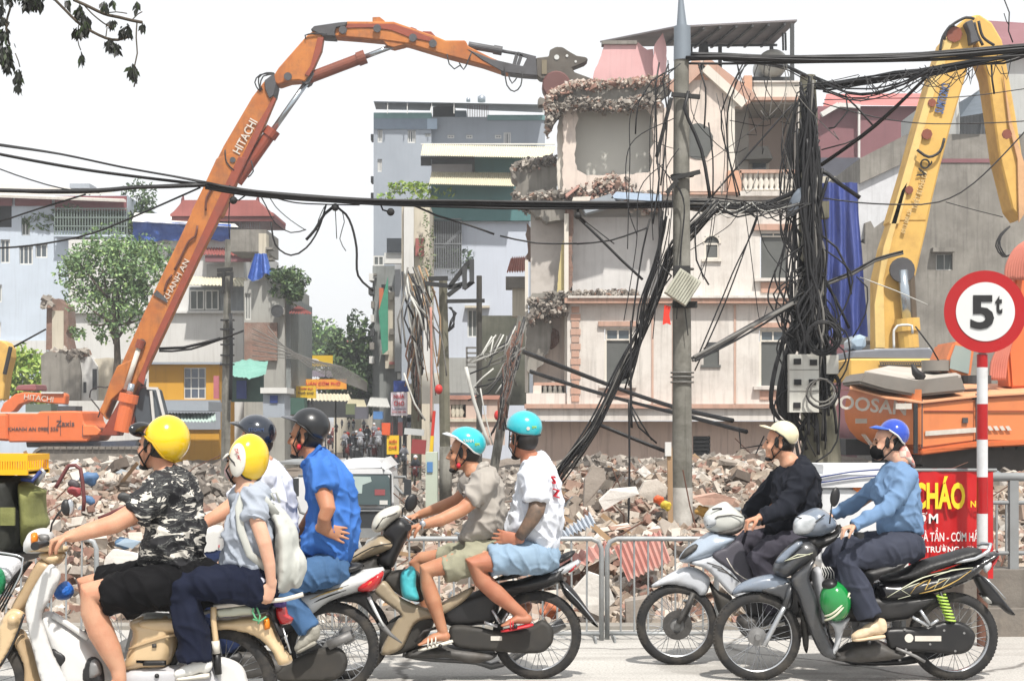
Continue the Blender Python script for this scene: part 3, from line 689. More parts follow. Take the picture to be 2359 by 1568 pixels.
signboard('yellow board standing low on the right of the street',KO,930,830,1035,995,44,plast,[('XÔI',982,880,30,inkred,70),('CHÈ',982,930,30,inkred,70)])
ca=thing('street_canopy','pale canopy roofs over the shops of the far street','canopy',P(*KG(380,1400),74))
for x0,y0,x1,y1,Yc,mt in((200,1262,600,1305,78,awn),(250,1110,480,1150,90,pm('mauve_sheet',(130,120,132))),(560,1300,700,1350,72,awn),(700,1290,850,1345,66,M_frame)):
 corr('canopy_roof',mt,ca,P(*KG(x0+20,y0),Yc+2),P(*KG(x1-20,y0+6),Yc+2),P(*KG(x0,y1),Yc-1),P(*KG(x1,y1+8),Yc-1),16,.03)
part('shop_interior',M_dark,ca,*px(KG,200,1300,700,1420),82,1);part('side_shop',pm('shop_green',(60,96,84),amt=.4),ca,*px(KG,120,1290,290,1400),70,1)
for x0,x1,y0,y1,c in((560,620,1330,1400,(110,120,90)),(620,700,1350,1430,(100,100,110)),(740,800,1380,1430,(90,140,200)),(900,985,1420,1450,(80,88,100)),(860,960,1450,1540,(110,60,58)),(960,1010,1400,1490,(60,64,72))):
 part('shop_front',pm('shop_%d'%x0,c,amt=.5),ca,*px(KG,x0,y0,x1,y1),62,.6)
m_=MB();vs=[(P(*KG(460,1568),40)[0],40,G0+.02),(P(*KG(800,1568),40)[0]+.5,40,G0+.02),(P(*KG(800,0),130)[0],130,G0+.02),(P(*KG(600,0),130)[0],130,G0+.02)]
m_.add(vs,[(0,1,2,3)]);structure(m_.build('far_street',pm('far_asphalt',(190,184,176),(160,154,148),.6,.6,.9),fixn=False))
Y=92
zt=lambda x,y:KC(x,y)
b4=block('tall_grey_building','tall blue grey apartment block behind the cream awnings','building',KC(655,0)[0],KC(0,790)[1],KC(1060,0)[0],Y,12,wgrey,wins=[W4(KC,683,910,718,1000,cols=2),W4(KC,893,914,950,1003,cols=3),W4(KC,683,1115,714,1205,cols=2),W4(KC,1015,935,1055,960,cols=2)])
wing=MB();hwall(wing,KC(1062,0)[0],KC(0,820)[1],KC(1855,0)[0],1090,Y+.4,.22,[px(KC,1172,945,1220,970),px(KC,1303,945,1348,972),px(KC,1505,945,1550,972),px(KC,1565,928,1615,1020)])
a=P(*KC(1062,0),Y);c=P(*KC(1855,0),Y);wing.bb(c.x-.2,c.x,Y+.62,Y+11,G0,P(*KC(0,820),Y).z);wing.bb(a.x,c.x-.2,Y+.62,Y+11,P(*KC(0,850),Y).z,P(*KC(0,840),Y).z)
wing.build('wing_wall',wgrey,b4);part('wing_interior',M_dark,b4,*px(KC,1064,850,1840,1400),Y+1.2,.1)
for q in(W4(KC,1172,945,1220,970,cols=2),W4(KC,1303,945,1348,972,cols=2),W4(KC,1505,945,1550,972,cols=2),W4(KC,1565,928,1615,1020,cols=3)):window(b4,*q[:4],Y+.4,inset=.05,**q[4])
part('blue_band',pm('blue_band',(134,150,168),amt=.3),b4,*px(KC,657,830,1062,905),Y-.06,.05);part('green_band',pm('green_band',(120,160,160),amt=.3),b4,*px(KC,657,790,1062,830),Y-.08,.07)
part('green_band',pm('green_band',(120,160,160),amt=.3),b4,*px(KC,1450,806,1855,842),Y+.3,.08);part('pale_patch',pm('pale_patch',(176,196,216),amt=.2),b4,*px(KC,1030,832,1100,905),Y-.1,.05)
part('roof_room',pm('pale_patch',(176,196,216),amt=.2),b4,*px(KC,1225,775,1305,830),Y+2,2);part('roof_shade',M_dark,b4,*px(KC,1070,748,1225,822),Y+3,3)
m_=MB();
for x in range(1310,1460,12):pbox(m_,*px(KC,x,735,x+4,830),Y+1,.1)
m_.build('roof_grille',wmar,b4)
m_=MB();m_.add([P(*KC(655,710),Y-1),P(*KC(1064,718),Y-1),P(*KC(1050,776),Y+5),P(*KC(672,768),Y+5),P(*KC(655,716),Y-1),P(*KC(1064,724),Y-1)],[(0,1,2,3),(0,4,5,1)]);m_.build('roof_canopy',pm('slate_sheet',(92,102,112),amt=.4),b4)
m_=MB();m_.add([P(*KC(1064,718),Y-1),P(*KC(1850,734),Y-1),P(*KC(1850,790),Y+4),P(*KC(1470,776),Y+4),P(*KC(1064,746),Y+4)],[(0,1,2,3,4)]);m_.build('roof_canopy',pm('greygreen_sheet',(150,160,158),amt=.4),b4)
for x in(750,888,1058,1215,1840):part('canopy_post',M_frame,b4,*px(KC,x,716,x+6,795),Y-.9,.1)
for(x,y0,y1,r)in((1411,668,716,28),(1318,684,714,14)):
 m_=MB();p=P(*KC(x,y1),Y+2);q=P(*KC(x,y0),Y+2);rr=r/2.8/U/F*Y;m_.tube([p,p.lerp(q,.75),q],[rr,rr,rr*.35],14);m_.build('water_tank',pm('tank_metal',(176,186,196),rough=.35,metal=.6),b4,smooth=True)
for y in(940,1235,1350):part('window_cage',M_steel,b4,*px(KC,635,y,656,y+42),Y+.6,.8)
Y=76
b5=block('light_blue_building','light blue building with teal sheeting and two long cream awnings','building',KG(1108,0)[0],KG(0,60)[1],KG(1760,0)[0],Y,10,pm('light_blue_render',(208,216,230),(196,204,218),.5,.5,.85,streak=.25,streakcol=(170,170,178)),wins=[W4(KG,1355,715,1420,897,cols=2,gmat=M_shut)],holes=[px(KG,1132,128,1314,450)])
part('teal_wall',teal,b5,*px(KC,1058,1290,1765,1545),Y-.3,.28);part('teal_storey',teal,b5,*px(KC,1360,1100,1880,1210),Y+1,6)
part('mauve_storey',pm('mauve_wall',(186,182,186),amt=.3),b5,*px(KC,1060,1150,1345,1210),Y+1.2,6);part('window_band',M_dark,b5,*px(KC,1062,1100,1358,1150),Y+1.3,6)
part('dark_beam',M_steel,b5,*px(KC,985,1095,1360,1108),Y+.6,.2);part('dark_post',M_steel,b5,*px(KC,1345,1108,1362,1206),Y+.7,.2);part('dark_frame',M_steel,b5,*px(KC,985,1108,1060,1160),Y+.8,.1)
corr('awning',awn,b5,P(*KC(1000,1012),Y+1.5),P(*KC(1930,1030),Y+1.5),P(*KC(985,1088),Y-1),P(*KC(1900,1108),Y-1),60,.03)
corr('awning',awn,b5,P(*KC(1060,1206),Y+.6),P(*KC(1640,1210),Y+.6),P(*KC(1045,1288),Y-1.6),P(*KC(1660,1304),Y-1.6),44,.03)
part('awning_fascia',M_frame,b5,*px(KC,985,1005,1925,1014),Y+1.4,.1)
m_=MB();a=P(*KG(1130,450),Y-.3);b=P(*KG(1315,125),Y-.3)
for i in range(17):x=a.x+(b.x-a.x)*i/16;m_.bb(x-.02,x+.02,Y-.3,Y-.26,a.z,b.z)
for t in(0,.5,1):z=a.z+(b.z-a.z)*t;m_.bb(a.x,b.x,Y-.32,Y-.3,z-.03,z+.03)
m_.beam(P(*KG(1140,305),Y-.2),P(*KG(1200,305),Y-.2),.12);m_.beam(P(*KG(1200,305),Y-.2),P(*KG(1310,200),Y-.2),.12);m_.build('balcony_cage',pm('grey_steel',(128,132,136)),b5)
foliage(f:=MB(),P(*KG(1230,390),Y+.1),(1.6,.3,.8),500,.12);stuff(f.build('balcony_plants',M_leafd,b5,fixn=False))
part('ledge',wcream,b5,*px(KG,1338,690,1500,704),Y-.4,.38);part('grey_plinth',pm('grey_plinth',(176,178,176),amt=.4,streak=.4),b5,*px(KG,1230,1030,1420,1260),Y-.1,.08)
foliage(f:=MB(),P(*KC(930,1360),Y-.5),(1.9,.8,.6),500,.13);stuff(f.build('roof_plants',M_leafy,b5,fixn=False))
nh=block('narrow_house','narrow grey and cream street house with a dark screen near its top','building',KG(735,0)[0],KG(0,440)[1],KG(950,0)[0],84,6,pm('dirty_grey',(150,154,152),(120,124,122),.8,.7,.9,streak=.6),wins=[W4(KG,840,565,872,605,cols=1,gmat=M_shut),W4(KG,740,365,810,430,cols=2,gmat=M_shut)])
part('screen',pm('screen_dark',(44,52,60)),nh,*px(KG,828,250,943,340),82,.3);part('screen_base',M_frame,nh,*px(KG,812,345,940,415),82.2,.4);part('cream_strip',wcream,nh,*px(KG,818,600,878,1100),83.6,.3)
part('grey_pier',pm('pale_pier',(186,188,190),amt=.3),nh,*px(KG,880,420,920,1120),83.2,.5)
m_=MB();m_.prism(pr(KG,[(775,730),(820,560),(836,500),(836,980),(800,1010)],82),82,82.1);m_.build('green_netting',pm('green_net',(60,150,120),amt=.5),nh);part('orange_panel',pm('orange_panel',(206,110,70)),nh,*px(KG,778,575,806,720),82.5,.2)
for y in range(480,1100,90):part('balcony_box',[M_steel,wconc,M_frame][y//90%3],nh,*px(KG,706+(y//90*37)%20,y,745,y+46),83.5,1.4)
for i in range(10):
 x=740+(i*53)%160;y=480+i*72;part('facade_box',[wconc,M_steel,wcream,roofred,M_frame][i%5],nh,*px(KG,x,y,x+20+(i*17)%30,y+14+(i*23)%30),83.4,.5)
ch=block('cream_house','dilapidated cream house with mossy pier beside the teal sheeting','building',KG(925,0)[0],KG(0,30)[1],KG(1108,0)[0],72,6,wcream,wins=[W4(KG,962,175,995,345,cols=2,gmat=M_shut)])
part('plaster_pier',wwhite,ch,*px(KG,940,20,1004,480),71.7,.25);part('brick_patch',roofred,ch,*px(KG,1015,250,1070,365),71.7,.2);part('lower_wall',wgrey,ch,*px(KG,925,560,1108,1200),71.8,.15);part('pale_pilaster',wwhite,ch,*px(KG,1068,660,1110,1150),71.5,.3)
part('white_wall',pm('pale_wall2',(222,218,206),amt=.3),ch,*px(KG,1055,1130,1185,1330),62,.4)
foliage(f:=MB(),P(*KG(1090,330),71.2),(.4,.3,3.0),380,.09);stuff(f.build('creeper',pm('dull_leaf',(120,132,92)),ch,fixn=False))
lw=thing('boundary_wall','low pink boundary wall with small balusters left of the ruined house','wall',P(*KG(1390,1568),50))
Y=50
hwall(m_:=MB(),*px(KG,1190,1300,1600,1600),Y,.25,[px(KG,1245,1335,1345,1420),px(KG,1440,1335,1480,1400)]);m_.build('wall',pm('pink_render',(214,190,176),(190,168,156),.8,.6,.9,streak=.5),lw);part('coping',pm('pinkred_trim',(196,140,122),amt=.5,dirt=.5),lw,*px(KG,1180,1275,1610,1302),Y-.12,.45);part('ledge',wcream,lw,*px(KG,1180,1428,1610,1448),Y-.1,.3)
part('backing',M_dark,lw,*px(KG,1240,1330,1350,1425),Y+.4,.05)
for x in(1262,1288,1314):
 m_=MB();p=P(*KG(x,1420),Y+.1);q=P(*KG(x,1335),Y+.1);m_.tube([p.lerp(q,t)for t in(0,.15,.4,.7,1)],[.09,.06,.11,.05,.08],8);m_.build('baluster',wcream,lw,smooth=True)
mr=thing('mossy_wall','dark mossy concrete wall beside the ruined house','wall',P(*KG(1550,1300),62));part('wall',pm('mossy',(112,112,100),(76,80,68),.9,.9,.95,streak=.6,bmp=.01),mr,*px(KG,1450,755,1760,1340),62,.4)
sr=thing('tiled_porch','small porch with pale red roof tiles on a grey column','porch',P(*KG(1690,760),58));corr('roof',pm('pale_red_tile',(206,150,136),(180,110,96),2,.6,.8),sr,P(*KG(1640,378),58.8),P(*KG(1735,372),58.8),P(*KG(1612,470),57.6),P(*KG(1745,466),57.6),8,.05);part('column',wcream,sr,*px(KG,1648,560,1738,760),58.2,.8);part('broken_base',wconc,sr,*px(KG,1605,500,1745,575),58,1.0)
Y=78
rb=block('maroon_building','maroon sheet clad building with a pale red roof behind the tangled pole','building',KE(405,0)[0],KE(0,745)[1],KE(1250,0)[0],Y,10,wmar)
m_=MB();m_.add([P(*KE(430,790),Y-.4),P(*KE(545,735),Y-.4),P(*KE(1190,745),Y-.4),P(*KE(1190,655),Y+7),P(*KE(465,660),Y+7)],[(0,1,4),(1,2,3,4)]);m_.build('roof',pm('pink_roof',(206,120,116),(188,104,100),.5,.5,.7),rb)
m_=MB();m_.beam(P(*KE(430,805),Y-.45),P(*KE(548,736),Y-.45),.25);m_.beam(P(*KE(548,736),Y-.45),P(*KE(700,748),Y-.45),.2);m_.build('roof_edge',M_frame,rb);part('downpipe',M_frame,rb,*px(KE,688,750,702,1110),Y-.4,.2)
part('dark_wall',pm('slate_wall',(84,86,98),amt=.4),rb,*px(KE,410,1105,700,1235),70,.3);part('cream_lintel',wcream,rb,*px(KE,440,1235,700,1285),69.5,.4)
Y=58
m_=MB();vs=[]
for i in range(41):
 for j in range(17):
  t=i/40;q=j/16;p=P(*KH(335+(548-335+40*max(0,q-.6))*t,15),Y).lerp(P(*KH(335+(595-335)*t,880),Y-.3),q);p.y+=(.22*math.sin(t*21+2*q)+.3*nz((t*6,q*3,0),1))*(.4+q);vs.append(p)
m_.add(vs,[(i*17+j,i*17+j+1,(i+1)*17+j+1,(i+1)*17+j)for i in range(40)for j in range(16)])
o=m_.build('hanging_tarpaulin',tarpi,smooth=True);tag(o,'tall indigo blue tarpaulin hanging between the tangled pole and the concrete building','tarpaulin')
Y=62
cb=block('concrete_building','stained bare concrete building behind the yellow excavator boom','building',KE(1030,0)[0],KE(0,940)[1],2440,Y,9,wconc,wins=[W4(KH,985,415,1078,505,cols=2,gmat=M_shut,fw=1.5)])
m_=MB();m_.prism(pr(KE,[(700,1110),(1030,940),(1032,1130),(700,1285)],Y-.2),Y-.2,Y+6);m_.build('parapet',wconc,cb)
m_=MB();m_.prism(pr(KE,[(690,1283),(1032,1128),(1032,1900),(820,1900),(790,1750),(760,1640),(690,1700)],Y),Y,Y+5);m_.build('white_wall',pm('white_patch',(222,224,228),amt=.4,streak=.3),cb)
m_=MB();m_.prism(pr(KH,[(545,340),(590,360),(590,240),(620,230),(640,270),(720,210),(780,170),(780,900),(545,900)],Y-.3),Y-.3,Y+3);m_.build('lower_wall',wconc,cb)
part('red_line',wmar,cb,*px(KE,1240,1112,1700,1140),Y-.04,.03);part('window_hood',wconc,cb,*px(KH,970,378,1095,402),Y-.4,.38)
part('upper_wall',pm('pale_grey_wall',(196,198,196),(170,172,170),.5,.6,.9,streak=.3),cb,*px(KE,1690,520,1990,940),Y+1,5)
part('upper_storey',pm('pale_grey_wall',(196,198,196)),cb,*px(KE,1200,690,1400,940),Y+2,5)
m_=MB()
for i in range(18):x=1400+i*10;pbox(m_,*px(KE,x,800,x+3,945),Y+.6,.05)
m_.build('grille',pm('grey_steel',(128,132,136)),cb);part('dark_room',M_dark,cb,*px(KE,1395,760,1600,945),Y+3,1)
m_=MB();m_.add([P(*KE(1390,720),Y-.5),P(*KE(1530,640),Y+2),P(*KE(1600,640),Y+2),P(*KE(1590,790),Y-.5),P(*KE(1400,820),Y-.5)],[(0,1,2,3,4)]);m_.build('lean_roof',pm('slate_sheet',(92,102,112)),cb)
m_=MB();m_.add([P(*KE(1500,140),74),P(*KE(2200,185),74),P(*KE(2200,350),70),P(*KE(1640,330),70)],[(0,1,2,3)]);m_.build('maroon_roof',wmar,cb);part('roof_wall',wwhite,cb,*px(KE,1700,330,2000,530),71,2)
part('downpipe',M_frame,cb,*px(KE,1375,700,1392,945),Y+.3,.12)
#  the half-demolished house
Y=54.0
hpink=pm('pink_cream_render',(234,220,208),(216,202,192),.6,.6,.85,streak=.55,streakcol=(146,138,130),bmp=.004,dirt=.45,dirtcol=(190,184,178))
hwhite=pm('weathered_white_render',(232,227,220),(212,205,198),.7,.7,.9,streak=.5,streakcol=(120,114,108),bmp=.006,dirt=.6,dirtcol=(176,166,156),dscale=.6)
hroom=pm('bare_room_plaster',(206,206,198),(190,190,184),.5,.5,.9,bmp=.004);hroomw=pm('white_room_plaster',(234,230,224),(220,216,210),.5,.5,.9,bmp=.004)
trim=pm('orange_trim',(204,164,144),(184,146,128),1,.6,.8,streak=.8,streakcol=(140,120,108),dirt=.35,dirtcol=(190,178,166))
hdark=pm('shuttered_dark',(96,98,96),(80,84,80),2,.5,.6);pinkroof=pm('pink_roof_wall',(236,190,190),(214,162,162),.6,.5,.85,streak=.15)
hcol=pm('cream_column',(232,226,214),(214,206,196),1,.5,.8,streak=.3)
house=thing('ruined_house','half demolished pink and white house with its left rooms torn open','building',P(1530,0,Y)[:2]+(G0,)if False else(P(1530,0,Y).x,Y,G0))
house['label']='half demolished pink and white house with its left rooms torn open'
def hp(name,mat,*a,**k):return part(name,mat,house,*a,**k)
gy=HY+(H-G0)*F/Y
hwall(m_:=MB(),1225,970,1845,gy,Y+.5,.3,[(1596,1004,1636,1050)]);m_.build('ground_wall',pm('pink_ground_wall',(206,184,170),(186,166,154),.5,.6,.9,streak=.5),house)
for i in range(5):
 hp('vent_slat',M_steel,1596,1006+i*9,1636,1010+i*9,Y+.55,.08)
hp('vent_backing',M_dark,1590,1000,1640,1052,Y+.9,.05)
hp('cornice',hwhite,1212,940,1848,968,Y-.35,.9);hp('cornice',trim,1208,930,1850,940,Y-.5,1.05)
f1=(1306,698,1845,930)
wn1=[(1392,757,1454,884),(1620,800,1656,840),(1748,760,1812,888)]
hwall(m_:=MB(),*f1,Y,.25,wn1);m_.build('first_floor_wall',hwhite,house)
for a in wn1[::2]:
 ty=a[1]+27
 window(house,a[0]+2,a[1],a[2]-2,ty,Y,cols=2,fmat=hcol,gmat=M_glass,fw=4,inset=.04)
 o=hp('door_frame',hcol,a[0],ty,a[0]+5,a[3],Y+.02,.15);hp('door_frame',hcol,a[2]-5,ty,a[2],a[3],Y+.02,.15);hp('door_leaf',hdark,a[0]+5,ty,a[2]-5,a[3],Y+.1,.05)
 hp('lintel',trim,a[0]-14,a[1]-17,a[2]+14,a[1]-6,Y-.12,.13);hp('lintel_band',hwhite,a[0]-8,a[1]-6,a[2]+8,a[1]-1,Y-.06,.06)
 hp('sill',hwhite,a[0]-12,a[3]+2,a[2]+12,a[3]+9,Y-.2,.2);hp('apron_panel',trim,a[0]+2,a[3]+12,a[2]-2,a[3]+32,Y-.05,.05)
hp('small_window',hdark,1618,798,1658,842,Y+.1,.05);hp('small_sill',hdark,1614,840,1660,846,Y-.06,.06);hp('small_hood',M_steel,1628,788,1650,799,Y-.03,.03)
for k,x in enumerate((1317,)):
 for j in range(13):hp('quoin',trim,1316-2*(j%2),706+j*17,1334+3*(j%2),720+j*17,Y-.05,.05)
for x in(1500,1548,1690):hp('pilaster_strip',pm('pink_strip',(212,178,160),amt=.5,streak=.5),x,702,x+5,928,Y-.03,.03)
hp('ledge',trim,1300,686,1848,698,Y-.35,.6);hp('ledge_cap',hwhite,1308,681,1846,686,Y-.42,.7)
wn2=[(1622,544,1656,597),(1750,538,1812,640)]
hwall(m_:=MB(),1524,470,1845,681,Y,.25,wn2);m_.build('second_floor_wall',hwhite,house)
a=wn2[1];hp('lintel',trim,a[0]-14,524-8,a[2]+14,530,Y-.12,.13);window(house,a[0],a[1]-6,a[2],a[1]+8,Y,cols=2,fmat=hcol,fw=3,inset=.04);hp('door_leaf',hdark,a[0]+3,a[1]+8,a[2]-3,a[3],Y+.1,.05)
hp('sill',hwhite,a[0]-12,a[3],a[2]+12,a[3]+7,Y-.2,.2);hp('apron_panel',trim,a[0]+2,a[3]+10,a[2]+4,a[3]+34,Y-.05,.05)
a=wn2[0];window(house,a[0],a[1]+16,a[2],a[3],Y,cols=1,fmat=hcol,gmat=hdark,fw=4,inset=.04)
m_=MB();c=P(1639,561,Y);r=17/F*Y
m_.prism([(c.x+r*math.cos(t),c.z+r*math.sin(t))for t in np.linspace(0,math.pi,12)],Y+.05,Y+.1);m_.build('arch_pane',hdark,house)
m_=MB();m_.lathe([(r,-.03),(r*1.25,-.03),(r*1.25,.06),(r,.06)],(c.x,Y,c.z),a0=0,a1=180,seg=14);m_.build('arch_trim',hcol,house);hp('sill',hcol,1616,596,1662,602,Y-.1,.1)
hp('back_wall',hroomw,1300,470,1530,690,Y+1.3,.2);hp('room_wall',pm('room_wall_blue',(226,224,222),amt=.3,streak=.2),1318,500,1524,684,Y+1.0,.15)
hp('side_room_wall',pm('side_plaster',(206,200,194),(190,182,176),.8,.5,.9,dirt=.3),1222,478,1312,700,Y+1.2,.2)
hp('back_wall',hroom,1320,228,1516,414,Y+.8,.2);hp('floor_slab',wconc,1300,690,1530,700,Y+.1,4);hp('floor_slab',wconc,1290,455,1520,469,Y+.26,.9);hp('floor_slab',wconc,1520,455,1848,469,Y+.26,4.5)
hp('right_return_wall',hwhite,1838,240,1845,940,Y+.25,7)
def ragged(K,pts,Yc,d,mat,name,amp=3.5,n=5):
 """prism whose outline is broken up like torn masonry"""
 q=[K(*p)for p in pts];o=[]
 for i in range(len(q)):
  a,b=q[i],q[(i+1)%len(q)];L=math.hypot(b[0]-a[0],b[1]-a[1]);k=max(1,int(L/9))
  for j in range(k):
   t=j/k;o.append((a[0]+(b[0]-a[0])*t+rg.uniform(-amp,amp)*(j>0),a[1]+(b[1]-a[1])*t+rg.uniform(-amp,amp)*(j>0)))
 pl=[(P(x,y,Yc).x,P(x,y,Yc).z)for x,y in o];m_=MB();m_.prism(pl,Yc,Yc+d);return m_.build(name,mat,house)
ragged(K6,[(375,310),(382,180),(408,180),(412,330),(404,500),(408,700),(384,745),(376,600)],Y+.3,.6,wbrick,'brick_pier',2)
hp('plaster_edge',hcol,*px(K6,360,300,384,745),Y+.2,.35);ragged(K6,[(318,740),(345,470),(362,440),(372,740)],Y+.5,.2,pm('yellowed_plaster',(216,200,142),amt=.4),'yellow_wall_strip',1)
ragged(K6,[(160,270),(160,180),(330,170),(372,190),(372,330),(260,350),(200,320)],Y+.4,1.2,wconc,'broken_beam',5);ragged(K6,[(150,350),(190,400),(225,470),(215,520),(180,570),(150,560)],Y+1.5,.4,wbrick,'brick_patch',3)
hp('drain_pipe',hcol,*px(K6,140,560,158,1300),Y+.9,.15)
ragged(KD,[(262,880),(300,730),(330,700),(332,1380),(262,1390)],Y+.4,.5,hcol,'corner_column',1.5)
ragged(KD,[(300,720),(345,700),(395,790),(410,830),(385,900),(395,1000),(380,1080),(400,1190),(470,1230),(700,1225),(900,1210),(930,1120),(905,1060),(940,1000),(925,900),(935,820),(890,760),(800,745),(800,690),(980,690),(1010,740),(1010,1340),(640,1345),(300,1350)],Y+.15,.25,hpink,'torn_front_wall',1.6)
ragged(KD,[(205,660),(265,625),(350,590),(420,575),(560,572),(700,575),(820,560),(950,545),(1020,520),(1060,560),(1060,640),(980,690),(830,690),(760,720),(600,730),(480,715),(380,725),(330,735),(290,800),(230,880),(190,870),(185,740)],Y-.1,.8,wconc,'broken_roof_slab',4)
ragged(KD,[(125,700),(140,680),(200,690),(225,710),(200,740),(130,735)],Y+.3,.7,wconc,'hanging_lump',3)
ragged(KC,[(1625,1180),(1640,1135),(1740,1120),(1860,1110),(1935,1095),(1940,1330),(1905,1370),(1870,1420),(1730,1420),(1690,1370),(1640,1330),(1660,1270),(1625,1240)],Y+1.5,1.6,wconc,'torn_side_wall',4)
ragged(KD,[(512,575),(520,500),(545,450),(575,360),(590,300),(700,292),(830,300),(890,350),(930,345),(945,560)],Y+2.6,.25,pinkroof,'rooftop_wall',1.6)
hp('rooftop_coping',wconc,*px(KD,575,285,820,310),Y+2.5,.5)
ragged(KD,[(930,470),(945,310),(1000,230),(1025,330),(1025,540),(935,560)],Y+2.0,.25,pinkroof,'stair_wall',1)
m_=MB();m_.prism(pr(KD,[(1075,700),(1075,560),(1230,420),(1300,420),(1610,690),(1560,760),(1460,745),(1460,1340),(1010,1340),(1010,760)],Y),Y,Y+.3);m_.build('bay_wall',hpink,house)
m_=MB()
for a,b in(((1275,440),(1620,705)),((1265,440),(1060,640))):
 p,q=P(*KD(*a),Y-.2),P(*KD(*b),Y-.2);m_.beam(p,q,.5,.16)
m_.build('gable_trim',trim,house)
m_=MB();p,q=P(*KD(1290,480),Y-.15),P(*KD(1570,735),Y-.15);m_.beam(p,q,.3,.28);m_.build('gable_moulding',hcol,house);hp('entablature',hcol,*px(KD,1455,700,1560,745),Y-.1,.3)
m_=MB();c_=P(*KD(1245,990),Y-.02);m_.prism([(c_.x+.55*math.cos(t)*(1 if k%2 else.93),c_.z+.62*math.sin(t))for k,t in enumerate(np.linspace(0,6.0,22))],Y-.03,Y+.02);m_.build('wall_hole',hdark,house)
m_=MB();m_.prism(pr(KD,[(1190,905),(1230,920),(1290,915),(1310,960),(1305,1020),(1325,1030),(1310,1100),(1190,1098)],Y),Y-.045,Y-.03);m_.build('torn_opening',hdark,house)
hp('bay_panel',pm('orange_panel2',(220,170,140),amt=.3),*px(KD,1215,500,1340,560),Y-.04,.04)
for x0,x1 in((1460,1504),):hp('loggia_column',hcol,*px(KD,x0,745,x1,1340),Y-.15,.45)
hp('parapet',hcol,*px(KD,1500,575,1960,680),Y-.1,.35);hp('parapet_band',trim,*px(KD,1605,680,1960,702),Y-.2,.5);hp('parapet_cap',hwhite,*px(KD,1490,566,1965,578),Y-.18,.5);hp('parapet_post',pm('orange_panel2',(220,170,140),amt=.3),*px(KD,1570,530,1625,690),Y-.25,.6)
hp('loggia_ceiling',pm('loggia_grey',(170,166,158),amt=.3),*px(KD,1504,702,1960,730),Y+.1,2.6);hp('loggia_back_wall',pm('loggia_pink',(206,186,174),(190,172,160),.5,.5),*px(KD,1504,730,1960,1345),Y+2.6,.15)
hp('inner_partition',pm('loggia_grey',(170,166,158)),*px(KD,1504,760,1600,1345),Y+1.6,.15)
m_=MB();m_.prism(pr(KD,[(1570,1125),(1610,1060),(1650,1035),(1725,1035),(1762,1120)],Y+1.5),Y+1.2,Y+2.4);m_.build('door_hood',pm('grey_canvas',(128,126,120),amt=.4),house)
hp('door_frame',hcol,*px(KD,1608,1130,1745,1200),Y+2.3,.1);hp('door_glass',M_glass,*px(KD,1628,1140,1722,1200),Y+2.22,.06)
hp('balcony_rail',trim,*px(KD,1540,1188,1960,1212),Y-.3,.3);hp('balcony_base',hwhite,*px(KD,1540,1338,1960,1372),Y-.35,.4);hp('balcony_pier',pm('orange_panel2',(220,170,140)),*px(KD,1455,1195,1550,1345),Y-.3,.35)
for i in range(11):
 x=1575+i*37;p=P(*KD(x,1338),Y-.15);q=P(*KD(x,1212),Y-.15)
 m_=MB();m_.tube([p.lerp(q,t)for t in(0,.08,.2,.45,.7,.88,1)],[.1,.1,.06,.12,.06,.09,.1],10);m_.build('baluster',hcol,house,smooth=True)
hp('storey_band',trim,*px(KD,990,1345,1960,1362),Y-.25,.3);hp('storey_wall',hwhite,*px(KD,1000,1362,1960,1400),Y-.05,.3)
hp('yellow_bag',plast,*px(KD,1385,1285,1455,1325),Y-.5,.3)if False else None
cn=house
m_=MB();q=[P(*KD(560,300),Y+4),P(*KD(1090,195),Y+1),P(*KD(1940,150),Y+1),P(*KD(1775,312),Y+5),P(*KD(870,328),Y+5)]
m_.add([v for v in q]+[v+Vector((0,0,.06))for v in q],[(0,1,2,3,4),(9,8,7,6,5)]+[(i,(i+1)%5,(i+1)%5+5,i+5)for i in range(5)]);m_.build('terrace_canopy',pm('grey_mauve_sheet',(132,126,128),(112,108,110),.8,.5,.6),cn)
for t in np.linspace(.1,.9,7):
 a=P(*KD(1090,195),Y+1).lerp(P(*KD(1940,150),Y+1),t);b=P(*KD(900,325),Y+5).lerp(P(*KD(1775,312),Y+5),t);m_=MB();m_.beam(a-Vector((0,0,.08)),b-Vector((0,0,.08)),.08);m_.build('canopy_rafter',M_steel,cn)
for x,y0,yy,y1 in((1905,170,1,580),(1400,320,4.5,560),(1195,320,4.5,420),(1760,315,5,560)):
 a=P(*KD(x,y0),Y+yy);b=P(*KD(x,y1),Y+yy);m_=MB();m_.beam(a,b,.13);m_.build('canopy_post',M_steel,cn)
m_=MB();m_.beam(P(*KD(1190,322),Y+4.6),P(*KD(1800,318),Y+4.6),.08);m_.build('canopy_beam',M_steel,cn)
for x in(1840,1858):
 m_=MB();m_.tube([P(*KD(x,232),Y+2),P(*KD(x+3,355),Y+2)],.04,5);m_.build('hanging_rod',M_steel,cn)
tk=thing('water_tank','dented pale metal water tank lying on the terrace of the ruined house','tank',P(*KD(1750,575),Y+3))
m_=MB();c=P(*KD(1750,470),Y+3);r=118/2.8/U/F*Y;rz=100/2.8/U/F*Y
m_.lathe([(0,-1.0),(.6*rz,-.96),(.93*rz,-.8),(rz,-.6),(rz,.6),(.93*rz,.8),(.6*rz,.96),(0,1.0)],c,sx=1.1,seg=28);m_.build('drum',pm('tank_pale',(206,206,200),(170,166,156),1,.6,.4,metal=.3,dirt=.3),tk,smooth=True)
m_=MB();a=P(*KD(1610,560),Y+3);b=P(*KD(1885,580),Y+3);m_.bb(a.x,b.x,Y+2.5,Y+3.5,b.z-.1,a.z);m_.build('stand',M_steel,tk)
